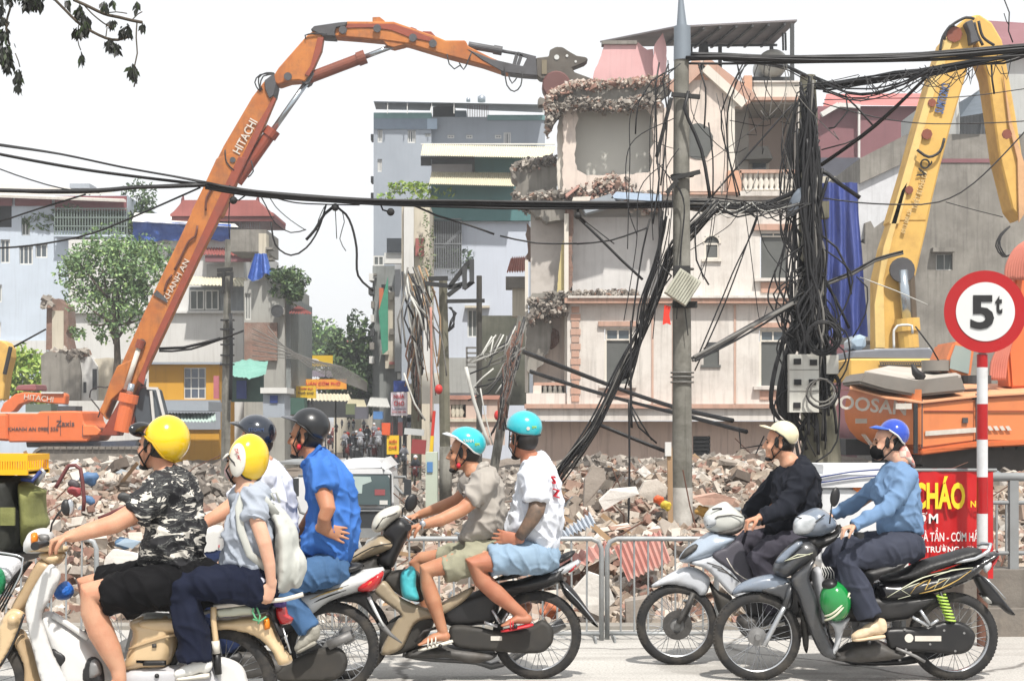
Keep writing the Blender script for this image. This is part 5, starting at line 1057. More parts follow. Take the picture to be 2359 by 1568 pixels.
textobj('lettering','VQ',inkblk,d5,P(*KE(1152,1180),Y-.55),u_,nrm_,.28,.01,bold=.01);textobj('lettering','THIẾT BỊ PHÁ DỠ',pm('faded_decal',(232,206,150)),d5,P(*KE(1115,1330),Y-.55),u_,nrm_,.22,.01,width=.95);textobj('lettering','0913 088 626',_M['faded_decal'],d5,P(*KH(820,230),Y-.55),u_,nrm_,.1,.01,width=.6)
#  poles and cables
cblk=pm('black_cable',(26,26,29),amt=.4,rough=.55);cgry=pm('grey_cable',(120,118,114),amt=.4,rough=.6);cwht=pm('white_cable',(206,206,200),amt=.3,rough=.5)
pcon=pm('pole_concrete',(150,148,140),(104,102,94),2,.8,.9,streak=1,streakcol=(46,45,40),bmp=.008,dirt=.7,dirtcol=(74,73,62),dscale=1.8);pmoss=pm('mossy_pole',(134,130,114),(98,98,80),2,.8,.95,streak=.9,streakcol=(62,62,50));pwht=pm('pole_whitewash',(214,212,206),(176,172,164),4,.7,.85,dirt=.5,dirtcol=(120,114,104),dscale=3);pgal=pm('galvanised',(140,150,160),amt=.3,rough=.5,metal=.3)
def pole(name,label,K,pts,Yc,mat,base=None,seg=16):
 """pts: (x, y, width) from foot to top in picture units of K"""
 q=[(*K(x,y),w/2*(K(1,0)[0]-K(0,0)[0])/F*Yc)for x,y,w in pts];v=[P(x,y,Yc)for x,y,_ in q];r=[a[2]for a in q]
 if base is not None and v[0].z>base:d=v[0]-v[1];v.insert(0,v[0]+d*((v[0].z-base)/max(-d.z,1e-3)));r.insert(0,r[0])
 root=thing(name,label,'pole',v[0]);m_=MB();m_.tube(v,r,seg);m_.build('shaft',mat,root,ang=40);return root
def wire(root,K,pts,Yc,r,mat=None,y2=None,name='cable',step=30,seg=5):
 q=smoothpoly([K(*p[:2])for p in pts],step,closed=False)if len(pts)>2 else[K(*p[:2])for p in pts];n=len(q);v=[P(x,y,Yc+((y2-Yc)*i/(n-1)if y2 else 0))for i,(x,y)in enumerate(q)]
 m_=MB();m_.tube(v,r,seg);return m_.build(name,mat or cblk,root,smooth=True)
def bundle(label,K,pts,Yc,n,spread,r,y2=None,sag=0,mats=(None,),stray=0):
 a=P(*K(*pts[0]),Yc);root=thing('cable_bundle',label,'cables',a);kx=K(1,0)[0]-K(0,0)[0]
 for i in range(n):
  ox,oy=rg.normal()*spread*.5,rg.normal()*spread;ph=rg.rand()*6
  pp=[(x+ox+math.sin(ph+j*1.3)*spread*.5,y+oy+math.cos(ph+j*1.1)*spread*.7+sag*abs(rg.normal())*math.sin(math.pi*j/(len(pts)-1)))for j,(x,y)in enumerate(pts)]
  wire(root,K,pp,Yc+rg.uniform(-.12,.12),r*rg.uniform(.6,1.3),mats[i%len(mats)],y2)
 return root
Y=19.0;steelb=pm('black_bracket',(40,40,40),amt=.3,rough=.7)
p1=pole('utility_pole','tall round concrete utility pole with whitewashed foot and a tilted white lamp box',ID,[(1572,1312,47),(1571,1100,46),(1570,700,42),(1569,400,38),(1569,125,34)],Y,pcon,-.2,28)
for nm,mt,a in(('whitewash',pwht,[(1572,1314,48.5),(1571,1122,47.5)]),('steel_sleeve',pgal,[(1571,140,40),(1571,62,38)]),('steel_mast',pgal,[(1570,62,24),(1568,0,12),(1567,-60,8)])):
 m_=MB();m_.tube([P(x,y,Y)for x,y,w in a],[w/2/F*Y for*_,w in a],24);m_.build(nm,mt,p1,ang=40)
m_=MB();
for y in(218,412):m_.beam(P(1546,y,Y-.15),P(1612,y+(6 if y<300 else-16),Y-.15),.05)
m_.beam(P(1546,226,Y-.18),P(1512,362,Y-.18),.045,.03);m_.beam(P(1535,445,Y-.18),P(1560,415,Y-.18),.05);m_.build('bracket',steelb,p1)
for y in(858,868,880,700,405,620):m_=MB();m_.ring(P(1571,y,Y),25.5/F*Y,.012,axis='Z',seg=28,rs=6);m_.build('band',[cgry,steelb][y%2],p1)
m_=MB();c=P(1572,662,Y-.3);Rb=Matrix.Rotation(R(33),3,'Y');m_.box(c,(.3,.16,.34),Rb);o=m_.build('lamp_box',pm('aged_white_box',(206,206,192),(180,178,160),3,.5,.6,streak=.4),p1)
for i in range(9):m_=MB();m_.box(c+Rb@Vector((-.13+i*.033,-.09,0)),(.008,.02,.33),Rb);m_.build('slat',_M['aged_white_box'],o)
part('clamp',steelb,p1,1550,694,1606,708,Y-.2,.1);part('clamp',steelb,p1,1552,612,1590,632,Y-.25,.1)
m_=MB();m_.prism([(P(x,y,Y-.3).x,P(x,y,Y-.3).z)for x,y in[(1530,702),(1545,706),(1541,725),(1545,748),(1536,744),(1526,748)]],Y-.3,Y-.28);m_.build('red_tag',pm('red_cloth',(236,60,40)),p1)
wd=thing('wooden_post','thin brown wooden post beside the foot of the main concrete pole','post',P(1543,1320,Y-.3));m_=MB();m_.beam(P(1545,1318,Y-.3),P(1542,1030,Y-.3),.06);m_.build('post',M_wood,wd);part('cap_box',M_frame,wd,1532,1018,1546,1050,Y-.36,.08)
Y=22.0
p2=pole('tangled_pole','mossy concrete pole smothered in black cables with electricity meter boxes',ID,[(1892,1066,92),(1886,960,84),(1872,830,66),(1866,600,56),(1862,300,44),(1860,175,36)],Y,pmoss,.4)
mbx=part('meter_box',pm('meter_white',(222,222,214),(196,194,184),3,.4,.6,streak=.3),p2,*px(KH,165,975,330,1300),Y-.75,.16)
for x,y in((190,1000),(192,1115),(188,1245),(280,1005),(275,1115)):part('meter_window',inkblk,mbx,*px(KH,x,y,x+40,y+32),Y-.77,.03)
for y in(1060,1180):part('box_seam',cgry,mbx,*px(KH,165,y,330,y+3),Y-.757,.01)
part('junction_box',_M['meter_white'],p2,*px(KH,372,980,440,1085),Y-.7,.2);part('junction_box',pmoss,p2,*px(KH,332,118,388,212),Y-.5,.2)
m_=MB();m_.ell(P(*KH(212,118),Y-.6),(.1,.1,.24),Matrix.Rotation(.5,3,'Y'));m_.build('street_lamp_head',pm('lamp_bluegrey',(120,130,142),rough=.3),p2,smooth=True)
for c_,rr in(((352,880),92),((350,878),82),((356,884),97),((340,1190),78),((348,1180),66),((345,1196),84),((350,885),88)):
 q=[(c_[0]+rr*math.cos(t)*rg.uniform(.95,1.05),c_[1]+rr*math.sin(t)*rg.uniform(.95,1.05))for t in np.linspace(0,6.4,16)];wire(p2,KH,q,Y-.85,.014,[cblk,cgry][rr<80],name='cable_coil',step=8)
tg=thing('cable_tangle','dense tangle of black cables running down the mossy pole past the meter boxes','cables',P(1865,1060,Y-.6))
for i in range(100):
 x=1862+rg.normal()*13;y=rg.uniform(175,420);pts=[(x,y)];lo=rg.uniform(620,1010);
 while y<lo:y+=rg.uniform(45,95);x=1862+(y-200)*.012+(x-1862)*.6+rg.normal()*(9 if y<700 else 18)-(26 if 800<y<950 and i%3==0 else 0);pts.append((x,y))
 wire(tg,ID,pts,Y-.45-rg.rand()*.25,rg.uniform(.009,.026),[cblk,cblk,cblk,cgry,cblk,cblk,cblk,cblk][i%8],step=18)
for i in range(26):
 x=rg.uniform(1800,1850);y0=rg.uniform(200,520);y1=y0+rg.uniform(150,420);wire(tg,ID,[(1858,y0),(1842-rg.rand()*14,y0+14),(x,y0+(y1-y0)*.45),(x+rg.normal()*10,y0+(y1-y0)*.8),(1850,y1)],Y-.5,.012,step=18)
for i in range(18):y0=rg.uniform(560,900);s=rg.choice((-1,1));wire(tg,ID,[(1865+s*12,y0),(1870+s*rg.uniform(40,95),y0+rg.uniform(10,70)),(1874+s*rg.uniform(30,80),y0+rg.uniform(80,180)),(1878,y0+rg.uniform(160,240))],Y-.6,.012,[cblk,cgry][0],step=18)
for i in range(22):x=rg.uniform(1772,1815);wire(tg,ID,[(1830+rg.normal()*6,700+rg.rand()*60),(x+18,820),(x,905+rg.rand()*40),(x+20,965),(1850,990)],Y-.5,.016,step=18)
bundle('thick black cable bundle crossing the picture from the left in front of the orange boom',ID,[(476,426),(560,440),(700,454),(860,464),(1050,468),(1200,471),(1400,471),(1570,468)],20,16,3.2,.022)
bundle('four thin cables sloping down from the top left to the crossing point',KA,[(-500,880),(0,950),(400,1010),(800,1095),(1150,1160),(1350,1200)],20,3,5,.011);bundle('pair of black cables below the four sloping ones at the left',KA,[(-500,900),(0,1005),(500,1095),(900,1150),(1350,1205)],20,3,3,.016)
bundle('nearly level black cables at the left edge in front of the pale blue building',KA,[(-500,1235),(0,1250),(300,1258),(640,1250),(900,1225),(1100,1218),(1350,1210)],20,5,6,.02)
sg=thing('cable_bundle','single thin cables sagging across the left side','cables',P(100,500,20))
for K_,pts,r in((KB,[(-300,-60),(0,60),(200,130),(420,190),(650,215)],.009),(KB,[(-300,470),(0,400),(250,320),(560,225)],.012),(KB,[(-300,560),(0,575),(300,545),(600,480),(900,360),(1310,180)],.013),(KB,[(90,1220),(200,1160),(300,1105)],.012),(KB,[(1040,1232),(1200,1225),(1440,1165)],.02),(KB,[(1040,1248),(1250,1235),(1590,1115)],.014)):wire(sg,K_,pts,20,r)
bundle('thick black cables running right from the top of the main concrete pole',ID,[(1578,132),(1660,133),(1760,135),(1900,135),(2050,132),(2200,124),(2370,112),(2700,84)],19,17,4.6,.0135)
bundle('second cable bundle fanning right from the head of the tangled pole',KE,[(330,590),(480,600),(700,570),(950,530),(1200,490),(1500,430),(1700,400),(1900,350),(2250,260)],22,16,15,.0125,y2=19.2,sag=10)
bundle('loose cables sagging between the concrete pole and the tangled pole',KE,[(-250,420),(0,440),(200,470),(330,540)],19,6,14,.01,y2=21.6)
bundle('slack cables below the top right bundle',KE,[(380,560),(620,650),(800,640),(1000,580),(1180,500)],21.6,7,22,.011,y2=20)
bundle('two diagonal cables climbing right from the tangled pole to the top bundle',KE,[(430,1150),(700,960),(900,800),(1170,540)],21.6,3,7,.013,y2=20)
bundle('cables between the concrete pole and the tangled pole at mid height',ID,[(1560,468),(1640,466),(1720,470),(1790,462),(1850,440)],20,18,5,.016,y2=21.8,sag=10,mats=(None,None,cgry))
bundle('heavy cable bundle dropping from mid height to the rubble left of the concrete pole',ID,[(1650,468),(1600,520),(1550,570),(1515,660),(1480,760),(1430,860),(1370,980),(1310,1060),(1280,1100)],19.4,20,7.5,.012,mats=(None,None,None,cgry))
bundle('looser cables hanging beside the heavy bundle',ID,[(1530,500),(1520,580),(1480,700),(1470,790),(1440,880)],19.3,8,9,.01)
bundle('two thick cables stretched from the old grey pole towards the tangled pole',K6,[(130,1075),(300,1140),(480,1210),(720,1300),(1000,1390),(1300,1460)],30,3,3,.03,y2=23);bundle('lower pair of cables from the old grey pole',K6,[(170,1180),(350,1240),(560,1305),(800,1370),(1000,1420),(1380,1520)],30,3,3,.026,y2=23)
bundle('broken cable end slanting down left from the tangled pole',ID,[(1840,690),(1760,738),(1690,780),(1600,830)],21.6,5,5,.022,y2=19.6,mats=(None,cgry))
bundle('bare grey cable reaching right from the tangled pole across the blue tarpaulin',KH,[(250,640),(400,570),(520,520),(640,450),(800,408)],21.5,2,3,.018,mats=(cgry,None))
sg=thing('cable_bundle','single thin cables hanging around the two near poles','cables',P(1500,900,19.2))
for K_,pts,r,Yc in((K6,[(735,900),(732,1200),(738,1500)],.016,19),(K6,[(740,1380),(790,1470),(850,1568)],.01,19),(K6,[(840,330),(800,500),(760,760),(735,950)],.012,19),(K6,[(1160,210),(1440,280),(1300,640),(1100,1120)],.01,20),(K6,[(1090,1180),(1260,800),(1440,310)],.01,20),(K6,[(435,320),(560,440),(680,560),(800,670)],.02,22),(K6,[(430,470),(620,450),(830,378)],.013,22),(K6,[(0,425),(200,465),(430,468)],.013,22),(K6,[(430,300),(460,330),(640,470)],.008,22),(KD,[(975,440),(950,600),(955,900),(960,1150)],.011,18.8),(KD,[(1040,450),(1000,560),(1030,760),(1020,1000),(985,1300)],.011,18.8),(KD,[(1250,450),(1300,620),(1290,900)],.011,18.8),(KD,[(1180,640),(1150,760),(1270,1050),(1330,1380)],.022,18.8),(KD,[(1320,860),(1350,1100),(1350,1380)],.01,18.8),(KD,[(1560,450),(1440,700),(1410,900),(1540,1370)],.01,19.4),(KD,[(1580,450),(1470,700),(1450,1000),(1520,1380)],.01,19.4),(KD,[(1910,730),(1600,1080),(1340,1380)],.013,20),(KD,[(1080,480),(920,570),(830,720),(808,940)],.01,18.8),(KD,[(960,1100),(975,1250),(930,1568)],.012,18.8),(K6,[(1095,370),(1100,560),(1170,700)],.011,19),(K6,[(1210,270),(1330,320),(1420,300)],.012,20),(K6,[(870,560),(960,650),(880,760)],.012,19),(K4,[(385,0),(388,400),(378,760),(350,940)],.014,18.5),(K4,[(230,140),(400,210),(590,285)],.025,19),(K4,[(400,60),(440,150),(540,240)],.012,19),(K4,[(1140,200),(1080,330),(1055,500)],.01,22),(K4,[(1000,160),(1010,270),(1130,250)],.01,22)):wire(sg,K_,pts,Yc,r)
for K_,pts,r,Yc in((KE,[(440,725),(800,820),(1130,865),(1500,865),(1860,848),(2300,800)],.009,24),(KE,[(430,1385),(700,1420),(1000,1432),(1250,1415),(1500,1280),(1860,915),(2150,560)],.012,24),(KE,[(450,700),(900,690),(1400,680),(1860,622),(2300,560)],.008,24),(KE,[(1300,1415),(1500,1470),(1700,1520)],.007,24),(KE,[(600,660),(615,780),(520,895),(480,900)],.012,21.5),(KE,[(440,640),(600,680),(790,880)],.013,21.5),(KE,[(430,1050),(600,1005),(700,960)],.01,21.5),(KE,[(1620,450),(1625,560),(1640,660)],.012,19),(KE,[(1710,0),(1745,90),(1740,220),(1770,300)],.008,19),(KE,[(1708,95),(1725,150),(1745,180)],.006,19),(KH,[(320,290),(430,380),(490,500),(510,640)],.016,21.5),(KH,[(330,520),(420,660),(500,830)],.02,21.5),(KH,[(540,540),(600,600),(590,750),(520,880)],.01,21.5),(KH,[(560,545),(760,620),(940,700)],.008,21.5),(KH,[(870,820),(960,940),(1000,1010)],.012,24),(KE,[(380,1180),(470,1215),(560,1290),(700,1385)],.03,21.5)):wire(sg,K_,pts,Yc,r,cwht if pts[0]==(560,545)else None)
sg=thing('cable_bundle','cut cable ends dangling below the main bundle over the street','cables',P(700,520,20))
for pts,r in(([(1500,1210),(1530,1260),(1525,1310)],.008),([(1620,1265),(1560,1310),(1500,1300)],.01),([(1700,1275),(1740,1350),(1800,1460),(1900,1520),(2000,1500)],.008),([(1740,1250),(1800,1350),(1900,1440),(1990,1500)],.006),([(1770,1450),(1800,1600),(1900,1668),(2000,1620),(2080,1500),(2130,1340)],.012),([(2180,1350),(2120,1400),(2060,1500),(2000,1568)],.02),([(2200,1350),(2260,1400),(2300,1480),(2330,1620),(2340,1800),(2440,1900)],.016),([(2190,1360),(2195,1450),(2200,1560)],.006),([(2230,1370),(2250,1450),(2220,1560),(2260,1640)],.006),([(1500,1320),(1495,1450),(1500,1560)],.007),([(1700,1260),(1900,1320),(2100,1335),(2350,1340)],.009),([(2120,1350),(2080,1440),(2070,1530)],.006)):wire(sg,KA,pts,20,r,step=14)
for K_,x,y in((KA,2190,1355),(KC,775,1485),(KC,2085,1510),(KA,1525,1310)):m_=MB();m_.ell(P(*K_(x,y),19.95),(.05,.05,.05),None,10,8);m_.build('clamp',steelb,sg,smooth=True)
wire(sg,KC,[(700,1420),(720,1470),(770,1485)],20,.012);wire(sg,KC,[(940,1440),(1100,1510),(1300,1568),(1500,1640)],20,.014);wire(sg,KC,[(2085,1430),(2085,1510),(2140,1560)],20,.02)
for k in range(22):
 x0=1585+rg.rand()*230;y0=rg.choice((134,140,468,215));x1=x0+rg.normal()*90;y1=y0+rg.uniform(90,330);wire(sg,ID,[(x0,y0),(x0+(x1-x0)*.2+rg.normal()*14,y0+(y1-y0)*.45),(x1,y1),(x1+rg.normal()*30,y1-rg.rand()*60)],19.5,.0055,[cblk,cblk,cgry][k%3],step=16)
for k in range(12):
 x0=1545+rg.normal()*14;y0=rg.uniform(135,480);x1=1500+rg.normal()*34;wire(sg,ID,[(x0,y0),(x1+8,y0+60),(x1,y0+190),(x1+rg.normal()*18,y0+rg.uniform(240,420))],18.8,.0065,cblk,step=16)
for k in range(30):
 x0=rg.uniform(1900,2330);y0=118+(2358-x0)*.14+rg.rand()*18;x1=x0+rg.uniform(-170,120);wire(sg,ID,[(x0,y0),((x0+x1)/2,y0+rg.uniform(10,60)),(x1,y0+rg.uniform(-10,34))],20.5,.006,cblk,step=16)
for k in range(20):x0=rg.uniform(1590,1790);wire(sg,ID,[(x0,466),(x0+30,466+rg.uniform(10,44)),(x0+rg.uniform(60,110),468)],20.4,.009,[cblk,cwht][k%5==0],step=12)
a=pole('utility_pole','old square concrete pole left of the street behind the riders',KB,[(1478,1568,60),(1486,800,44),(1490,520,36)],45,pcon,G0,4);m_=MB()
for y in(722,752):m_.beam(P(*KB(1420,y),44.7),P(*KB(1520,y-8),44.7),.1)
for x in(1462,1515):m_.beam(P(*KB(x,730),44.6),P(*KB(x-4,870),44.6),.08)
m_.build('bracket',steelb,a)
for y in(1040,1100,1160,1200,1270,1330):part('insulator',steelb,a,*px(KB,1436+y%7,y,1525,y+10),44.7,.2)
for x in(1500,1508,1515):wire(a,KB,[(x,1000),(x+4,1250),(x-2,1568)],44.6,.02)
a=pole('utility_pole','mossy concrete pole with steel arms and insulators between street and ruined house',KG,[(1205,1300,70),(1200,900,62),(1196,525,54)],44,pmoss,G0,4);m_=MB()
for p_,q_ in(((1100,515),(1228,512)),((1080,545),(1225,560)),((1225,575),(1340,545)),((1235,570),(1335,440)),((1335,440),(1375,400)),((1330,580),(1395,530)),((1225,625),(1310,560))):m_.beam(P(*KG(*p_),43.6),P(*KG(*q_),43.6),.12)
m_.build('steel_arm',steelb,a)
for x,y in((1335,430),(1382,385)):part('transformer_plate',M_steel,a,*px(KG,x-14,y,x+16,y+150),43.4,.2)
for k in range(6):wire(a,KG,[(1240+rg.normal()*8,700),(1275+rg.normal()*14,740),(1250+rg.normal()*10,790+k*8),(1230,860)],43.5,.02)
a=pole('utility_pole','straight black pole with a cross arm beside the mossy concrete pole',KG,[(1432,1260,38),(1432,900,38),(1432,495,36)],42,pm('tarred_pole',(64,62,58),(84,80,72),3,.7,.9,streak=.5),G0,4)
m_=MB();m_.beam(P(*KG(1218,662),41.7),P(*KG(1468,658),41.7),.1);m_.build('cross_arm',steelb,a)
m_=MB()
for y in(965,1000,1030,1060,1090):m_.beam(P(*KG(1350,y),41.6),P(*KG(1415,y),41.6),.05)
m_.beam(P(*KG(1350,960),41.6),P(*KG(1352,1095),41.6),.05);m_.build('ladder_rack',cgry,a)
for nm,lb,pts,Yc,mt in(('utility_pole','brown cable laden pole right of the street',[(1022,1450,70),(1025,900,64),(1015,560,60)],46,pmoss),('utility_pole','leaning old grey pole at the corner of the ruined house',[(1560,1568,60),(1640,1100,62),(1715,760,60)],40,pcon)):
 a=pole(nm,lb,KG,pts,Yc,mt,G0,6)
 for k in range(26):
  t0=rg.rand()*.4;t1=rg.uniform(.5,1);f=lambda t:(np.interp(t,(0,.5,1),(pts[2][0],pts[1][0],pts[0][0]))+rg.normal()*26,np.interp(t,(0,.5,1),(pts[2][1],pts[1][1],pts[0][1])));wire(a,KG,[f(t)for t in np.linspace(t0,t1,5)],Yc-.5,.028,[cgry,cblk,M_rust][k%3])
a=_M['mossy_pole'];jt=thing('cable_tangle','messy grey cables strung between the poles right of the street','cables',P(*KG(1000,1300),43))
for k in range(34):
 x0,y0=rg.uniform(930,1110),rg.uniform(430,640);x1,y1=x0+rg.normal()*60+40,y0+rg.uniform(120,700);wire(jt,KG,[(x0,y0),((x0+x1)/2+rg.normal()*30,(y0+y1)/2),(x1,y1)],43+rg.rand()*2,rg.uniform(.015,.035),[cgry,cblk,M_wood,cwht][k%4])
for k in range(20):x0=rg.uniform(1500,1680);y0=rg.uniform(800,1150);wire(jt,KG,[(x0,y0),(x0-60+rg.normal()*30,y0+120),(x0-160+rg.normal()*50,y0+170)],39.5,.022,[cgry,cwht,cblk][k%3])
for k in range(12):wire(jt,KG,[(50-100*(k%2),820+k*18),(130+k*12,930+k*10),(320+k*20,1090),(700,1250-k*5)],48,.014,cgry)
for lb,K_,pts,Yc,w_,mt in(('white metal pipe leaning right of the low wall',KG,[(1345,1090),(1400,1320),(1495,1600)],34,24,cwht),('thin white lath leaning beside the metal pipe',KG,[(1440,1230),(1470,1400),(1520,1600)],33.5,9,cwht),('pink painted pipe standing at the street corner',KG,[(1116,700),(1120,1100),(1118,1450)],43,16,pm('pink_pipe',(196,140,124),amt=.4)),('pale cable duct leaning over the street stalls',KG,[(940,1130),(1010,1330),(1080,1440)],42,12,cwht),('stub of a grey concrete pole standing in the rubble',K3,[(590,575),(590,260)],30,70,pcon)):
 o=thing('pipe',lb,'pipe',P(*K_(*pts[-1]),Yc));wire(o,K_,pts,Yc,w_/2*(K_(1,0)[0]-K_(0,0)[0])/F*Yc,mt,name='tube',seg=10)
 #  motorbikes
M_tyre=pm('tyre_rubber',(34,34,36),(52,50,46),6,.5,.85,dirt=.35,dirtcol=(120,112,102),dscale=6);M_chrome=pm('chrome',(205,208,212),amt=.25,rough=.25,metal=.75);M_alu=pm('cast_aluminium',(150,150,150),(112,110,108),8,.6,.5,metal=.4,dirt=.4)
M_blk=pm('black_plastic',(26,26,28),(38,38,40),5,.5,.45,dirt=.2,dirtcol=(100,94,86),spec=.5);M_blkg=pm('gloss_black',(22,22,25),amt=.3,rough=.22,coat=.5);M_seat=pm('black_vinyl',(28,28,30),(20,20,22),6,.4,.5,bmp=.002,bscale=90)
M_red=pm('red_lens',(200,24,30),(150,16,22),12,.5,.2,coat=.6);M_lens=pm('clear_lens',(214,218,222),(150,156,160),14,.7,.12,coat=.6);M_amb=pm('amber_lens',(246,140,28),amt=.3,rough=.2);M_eng=pm('engine_grey',(92,90,88),(60,58,56),9,.7,.6,metal=.3,dirt=.5,dirtcol=(120,108,92))
M_mud=pm('dusty_black',(48,47,45),(70,66,60),6,.6,.7,dirt=.4)
def wheel(root,c,r,disc=False,rimr=.80,hubr=.058,w=.042,sp=36,tr=.0):
 Rr=r-w;m_=MB();ri=Rr-.006
 m_.lathe([(ri,-.02),(ri+.012,-.024),(ri+.004,-.012),(ri-.008,0),(ri+.004,.012),(ri+.012,.024),(ri,.02),(ri-.014,.012),(ri-.014,-.012),(ri,-.02)],c,seg=56)
 rim=m_.build('wheel',M_chrome,root,ang=40)
 m_=MB();prof=[]
 for k in range(15):
  t=R(-125+250*k/14);prof.append((Rr+.006+w*.94*math.cos(t)*(.98 if k%2 else 1),w*.95*math.sin(t)))
 m_.lathe(prof,c,seg=64)
 for k in range(72):
  a=2*math.pi*k/72;
  for s in(-1,1):
   q=(c[0]+(r-.004)*math.cos(a+.02*s),c[1]+s*.018,c[2]+(r-.004)*math.sin(a+.02*s));m_.box(q,(.008,.018,.012),Matrix.Rotation(-a,3,'Y')@Matrix.Rotation(s*.5,3,'X'))
 m_.build('tyre',M_tyre,rim,ang=50)
 m_=MB();m_.lathe([(.0,-.06),(.018,-.06),(.02,-.035),(hubr*.6,-.03),(hubr,-.026),(hubr,.026),(hubr*.6,.03),(.02,.035),(.018,.06),(0,.06)],c,seg=28);m_.build('hub',M_alu,rim,ang=35)
 m_=MB()
 for k in range(sp):
  a=2*math.pi*k/sp;s=1 if k%2 else-1;b=a+(.55 if(k//2)%2 else-.55)
  m_.tube([(c[0]+hubr*.9*math.cos(b),c[1]+s*.022,c[2]+hubr*.9*math.sin(b)),(c[0]+(ri-.005)*math.cos(a),c[1]+s*.004,c[2]+(ri-.005)*math.sin(a))],.0019,4,cap=False)
 m_.build('spokes',M_chrome,rim)
 if disc:
  m_=MB();m_.lathe([(.05,-.044),(.1,-.044),(.1,-.039),(.05,-.039),(.05,-.044)],c,seg=36)
  for k in range(24):a=k*math.pi/12;m_.lathe([(0,-.046),(.0075,-.046),(.0075,-.043)],(c[0]+(.085 if k%2 else.07)*math.cos(a),c[1],c[2]+(.085 if k%2 else.07)*math.sin(a)),seg=6)
  m_.build('brake_disc',M_eng,rim)
 return rim
def panel(root,name,K,D,pts,dy,half,rad,mat,power=2.2,sharp=False,step=.014):
 m_=MB();Yc=D+dy;puff(m_,[(P(*K(*p),Yc).x,P(*K(*p),Yc).z)for p in pts],Yc,half,rad,step=step,power=power,sharp=sharp);return m_.build(name,mat,root,smooth=True)
def rod(root,name,K,D,pts,dy,r,mat,seg=8,smoothpath=True):
 q=[(*K(p[0],p[1]),p[2]if len(p)>2 else dy)for p in pts]
 if smoothpath and len(q)>2:q=smoothpoly(q,18,closed=False)
 v=[P(x,y,D+d)for x,y,d in q];rr=r
 if isinstance(r,(list,tuple)):rr=[float(np.interp(i/(len(v)-1),np.linspace(0,1,len(r)),r))for i in range(len(v))]
 m_=MB();m_.tube(v,rr,seg);return m_.build(name,mat,root,smooth=True)
def mirror(root,K,D,cx_,cy_,rx,ry,stem,dy=-.3,tilt=.15):
 rod(root,'mirror_stem',K,D,stem,dy,.005,M_blk);k=.4122*D/F;m_=MB();c=P(*K(cx_,cy_),D+dy);m_.ell(c,(rx*k,.022,ry*k),Matrix.Rotation(tilt,3,'Y')@Matrix.Rotation(.5,3,'Z'));return m_.build('mirror',M_blk,root,smooth=True)
def grip(root,K,D,x,y,dy0=-.4,dy1=.4,ends=True):
 m_=MB();m_.cyl(P(*K(x,y),D+dy0*.5),P(*K(x,y),D+dy1*.5),.011,10);m_.build('handlebar',M_blk,root)
 for s in(dy0,dy1):
  v=P(*K(x,y),D);m_=MB();m_.cyl((v.x,D+s,v.z),(v.x,D+s*.62,v.z),.017,12);m_.cyl((v.x,D+s*1.06,v.z),(v.x,D+s*.98,v.z),.021,16);m_.build('grip',M_blk,root)
def bikeroot(label,K,D,x):v=P(*K(x,0),D);return thing('motorbike',label,'motorbike',(v.x,D,0),'motorbikes passing on the road')
def wc(K,D,x,y,r):v=P(*K(x,y),D);return(v.x,D,r)
# ---- bike 5: black bike of the woman in blue
D=10.0;K=K5
b=bikeroot('black and grey motorbike with gold decals ridden by the woman in blue',K,D,620);B5=b
wheel(b,wc(K,D,71,1321,.28),.28);wheel(b,wc(K,D,1168,1310,.28),.28)
gb=pm('steel_blue_paint',(128,140,156),(108,118,134),2,.4,.25,coat=.6,dirt=.25,dirtcol=(150,144,134),dscale=7);dg5=pm('graphite_paint',(66,68,72),(54,56,60),2,.4,.3,coat=.5,dirt=.25,dirtcol=(130,124,114),dscale=7)
for s in(-1,1):
 rod(b,'fork',K,D,[(110,1372),(168,1262),(228,1150)],s*.075,.017,M_chrome if s<0 else M_alu);rod(b,'fork_upper',K,D,[(228,1150),(268,1030)],s*.075,.02,dg5)
panel(b,'front_fender',K,D,[(-68,1085),(-38,1035),(52,990),(172,972),(262,1010),(272,1120),(235,1165),(205,1110),(110,1076),(0,1074)],0,.06,.05,gb);panel(b,'fender_skirt',K,D,[(95,1062),(170,1030),(266,1020),(268,1150),(235,1165),(205,1108)],-.045,.02,.015,dg5)
panel(b,'front_cowl',K,D,[(158,935),(200,860),(290,778),(350,770),(408,805),(400,880),(330,930),(250,985),(200,990),(170,965)],0,.13,.1,dg5);panel(b,'cowl_stripe',K,D,[(175,905),(225,845),(300,790),(330,800),(270,860),(220,905)],-.125,.012,.01,gb)
panel(b,'leg_shield',K,D,[(262,1000),(330,930),(400,880),(372,960),(368,1010),(410,1110),(432,1235),(462,1310),(505,1400),(510,1442),(440,1425),(390,1345),(345,1225),(300,1095)],-.1,.04,.03,dg5)
panel(b,'leg_shield',K,D,[(262,1000),(330,930),(400,880),(372,960),(368,1010),(410,1110),(432,1235),(462,1310),(505,1400),(510,1442),(440,1425),(390,1345),(345,1225),(300,1095)],.1,.04,.03,dg5)
panel(b,'splash_guard',K,D,[(300,1120),(345,1230),(362,1330),(352,1412),(330,1370),(318,1240)],0,.06,.02,M_mud)
panel(b,'inner_shield',K,D,[(380,950),(430,940),(450,1100),(450,1230),(470,1330),(440,1300),(400,1100)],-.02,.1,.03,pm('pale_plastic',(196,198,202),amt=.3))
panel(b,'white_lower_panel',K,D,[(448,1215),(520,1235),(592,1212),(556,1290),(532,1380),(492,1438),(482,1425),(508,1340),(500,1270)],-.12,.025,.02,pm('pale_plastic',(196,198,202)))
hc=panel(b,'handlebar_cowl',K,D,[(272,715),(285,660),(340,622),(400,600),(450,615),(490,650),(520,690),(490,735),(430,762),(350,765),(285,745)],0,.12,.09,gb)
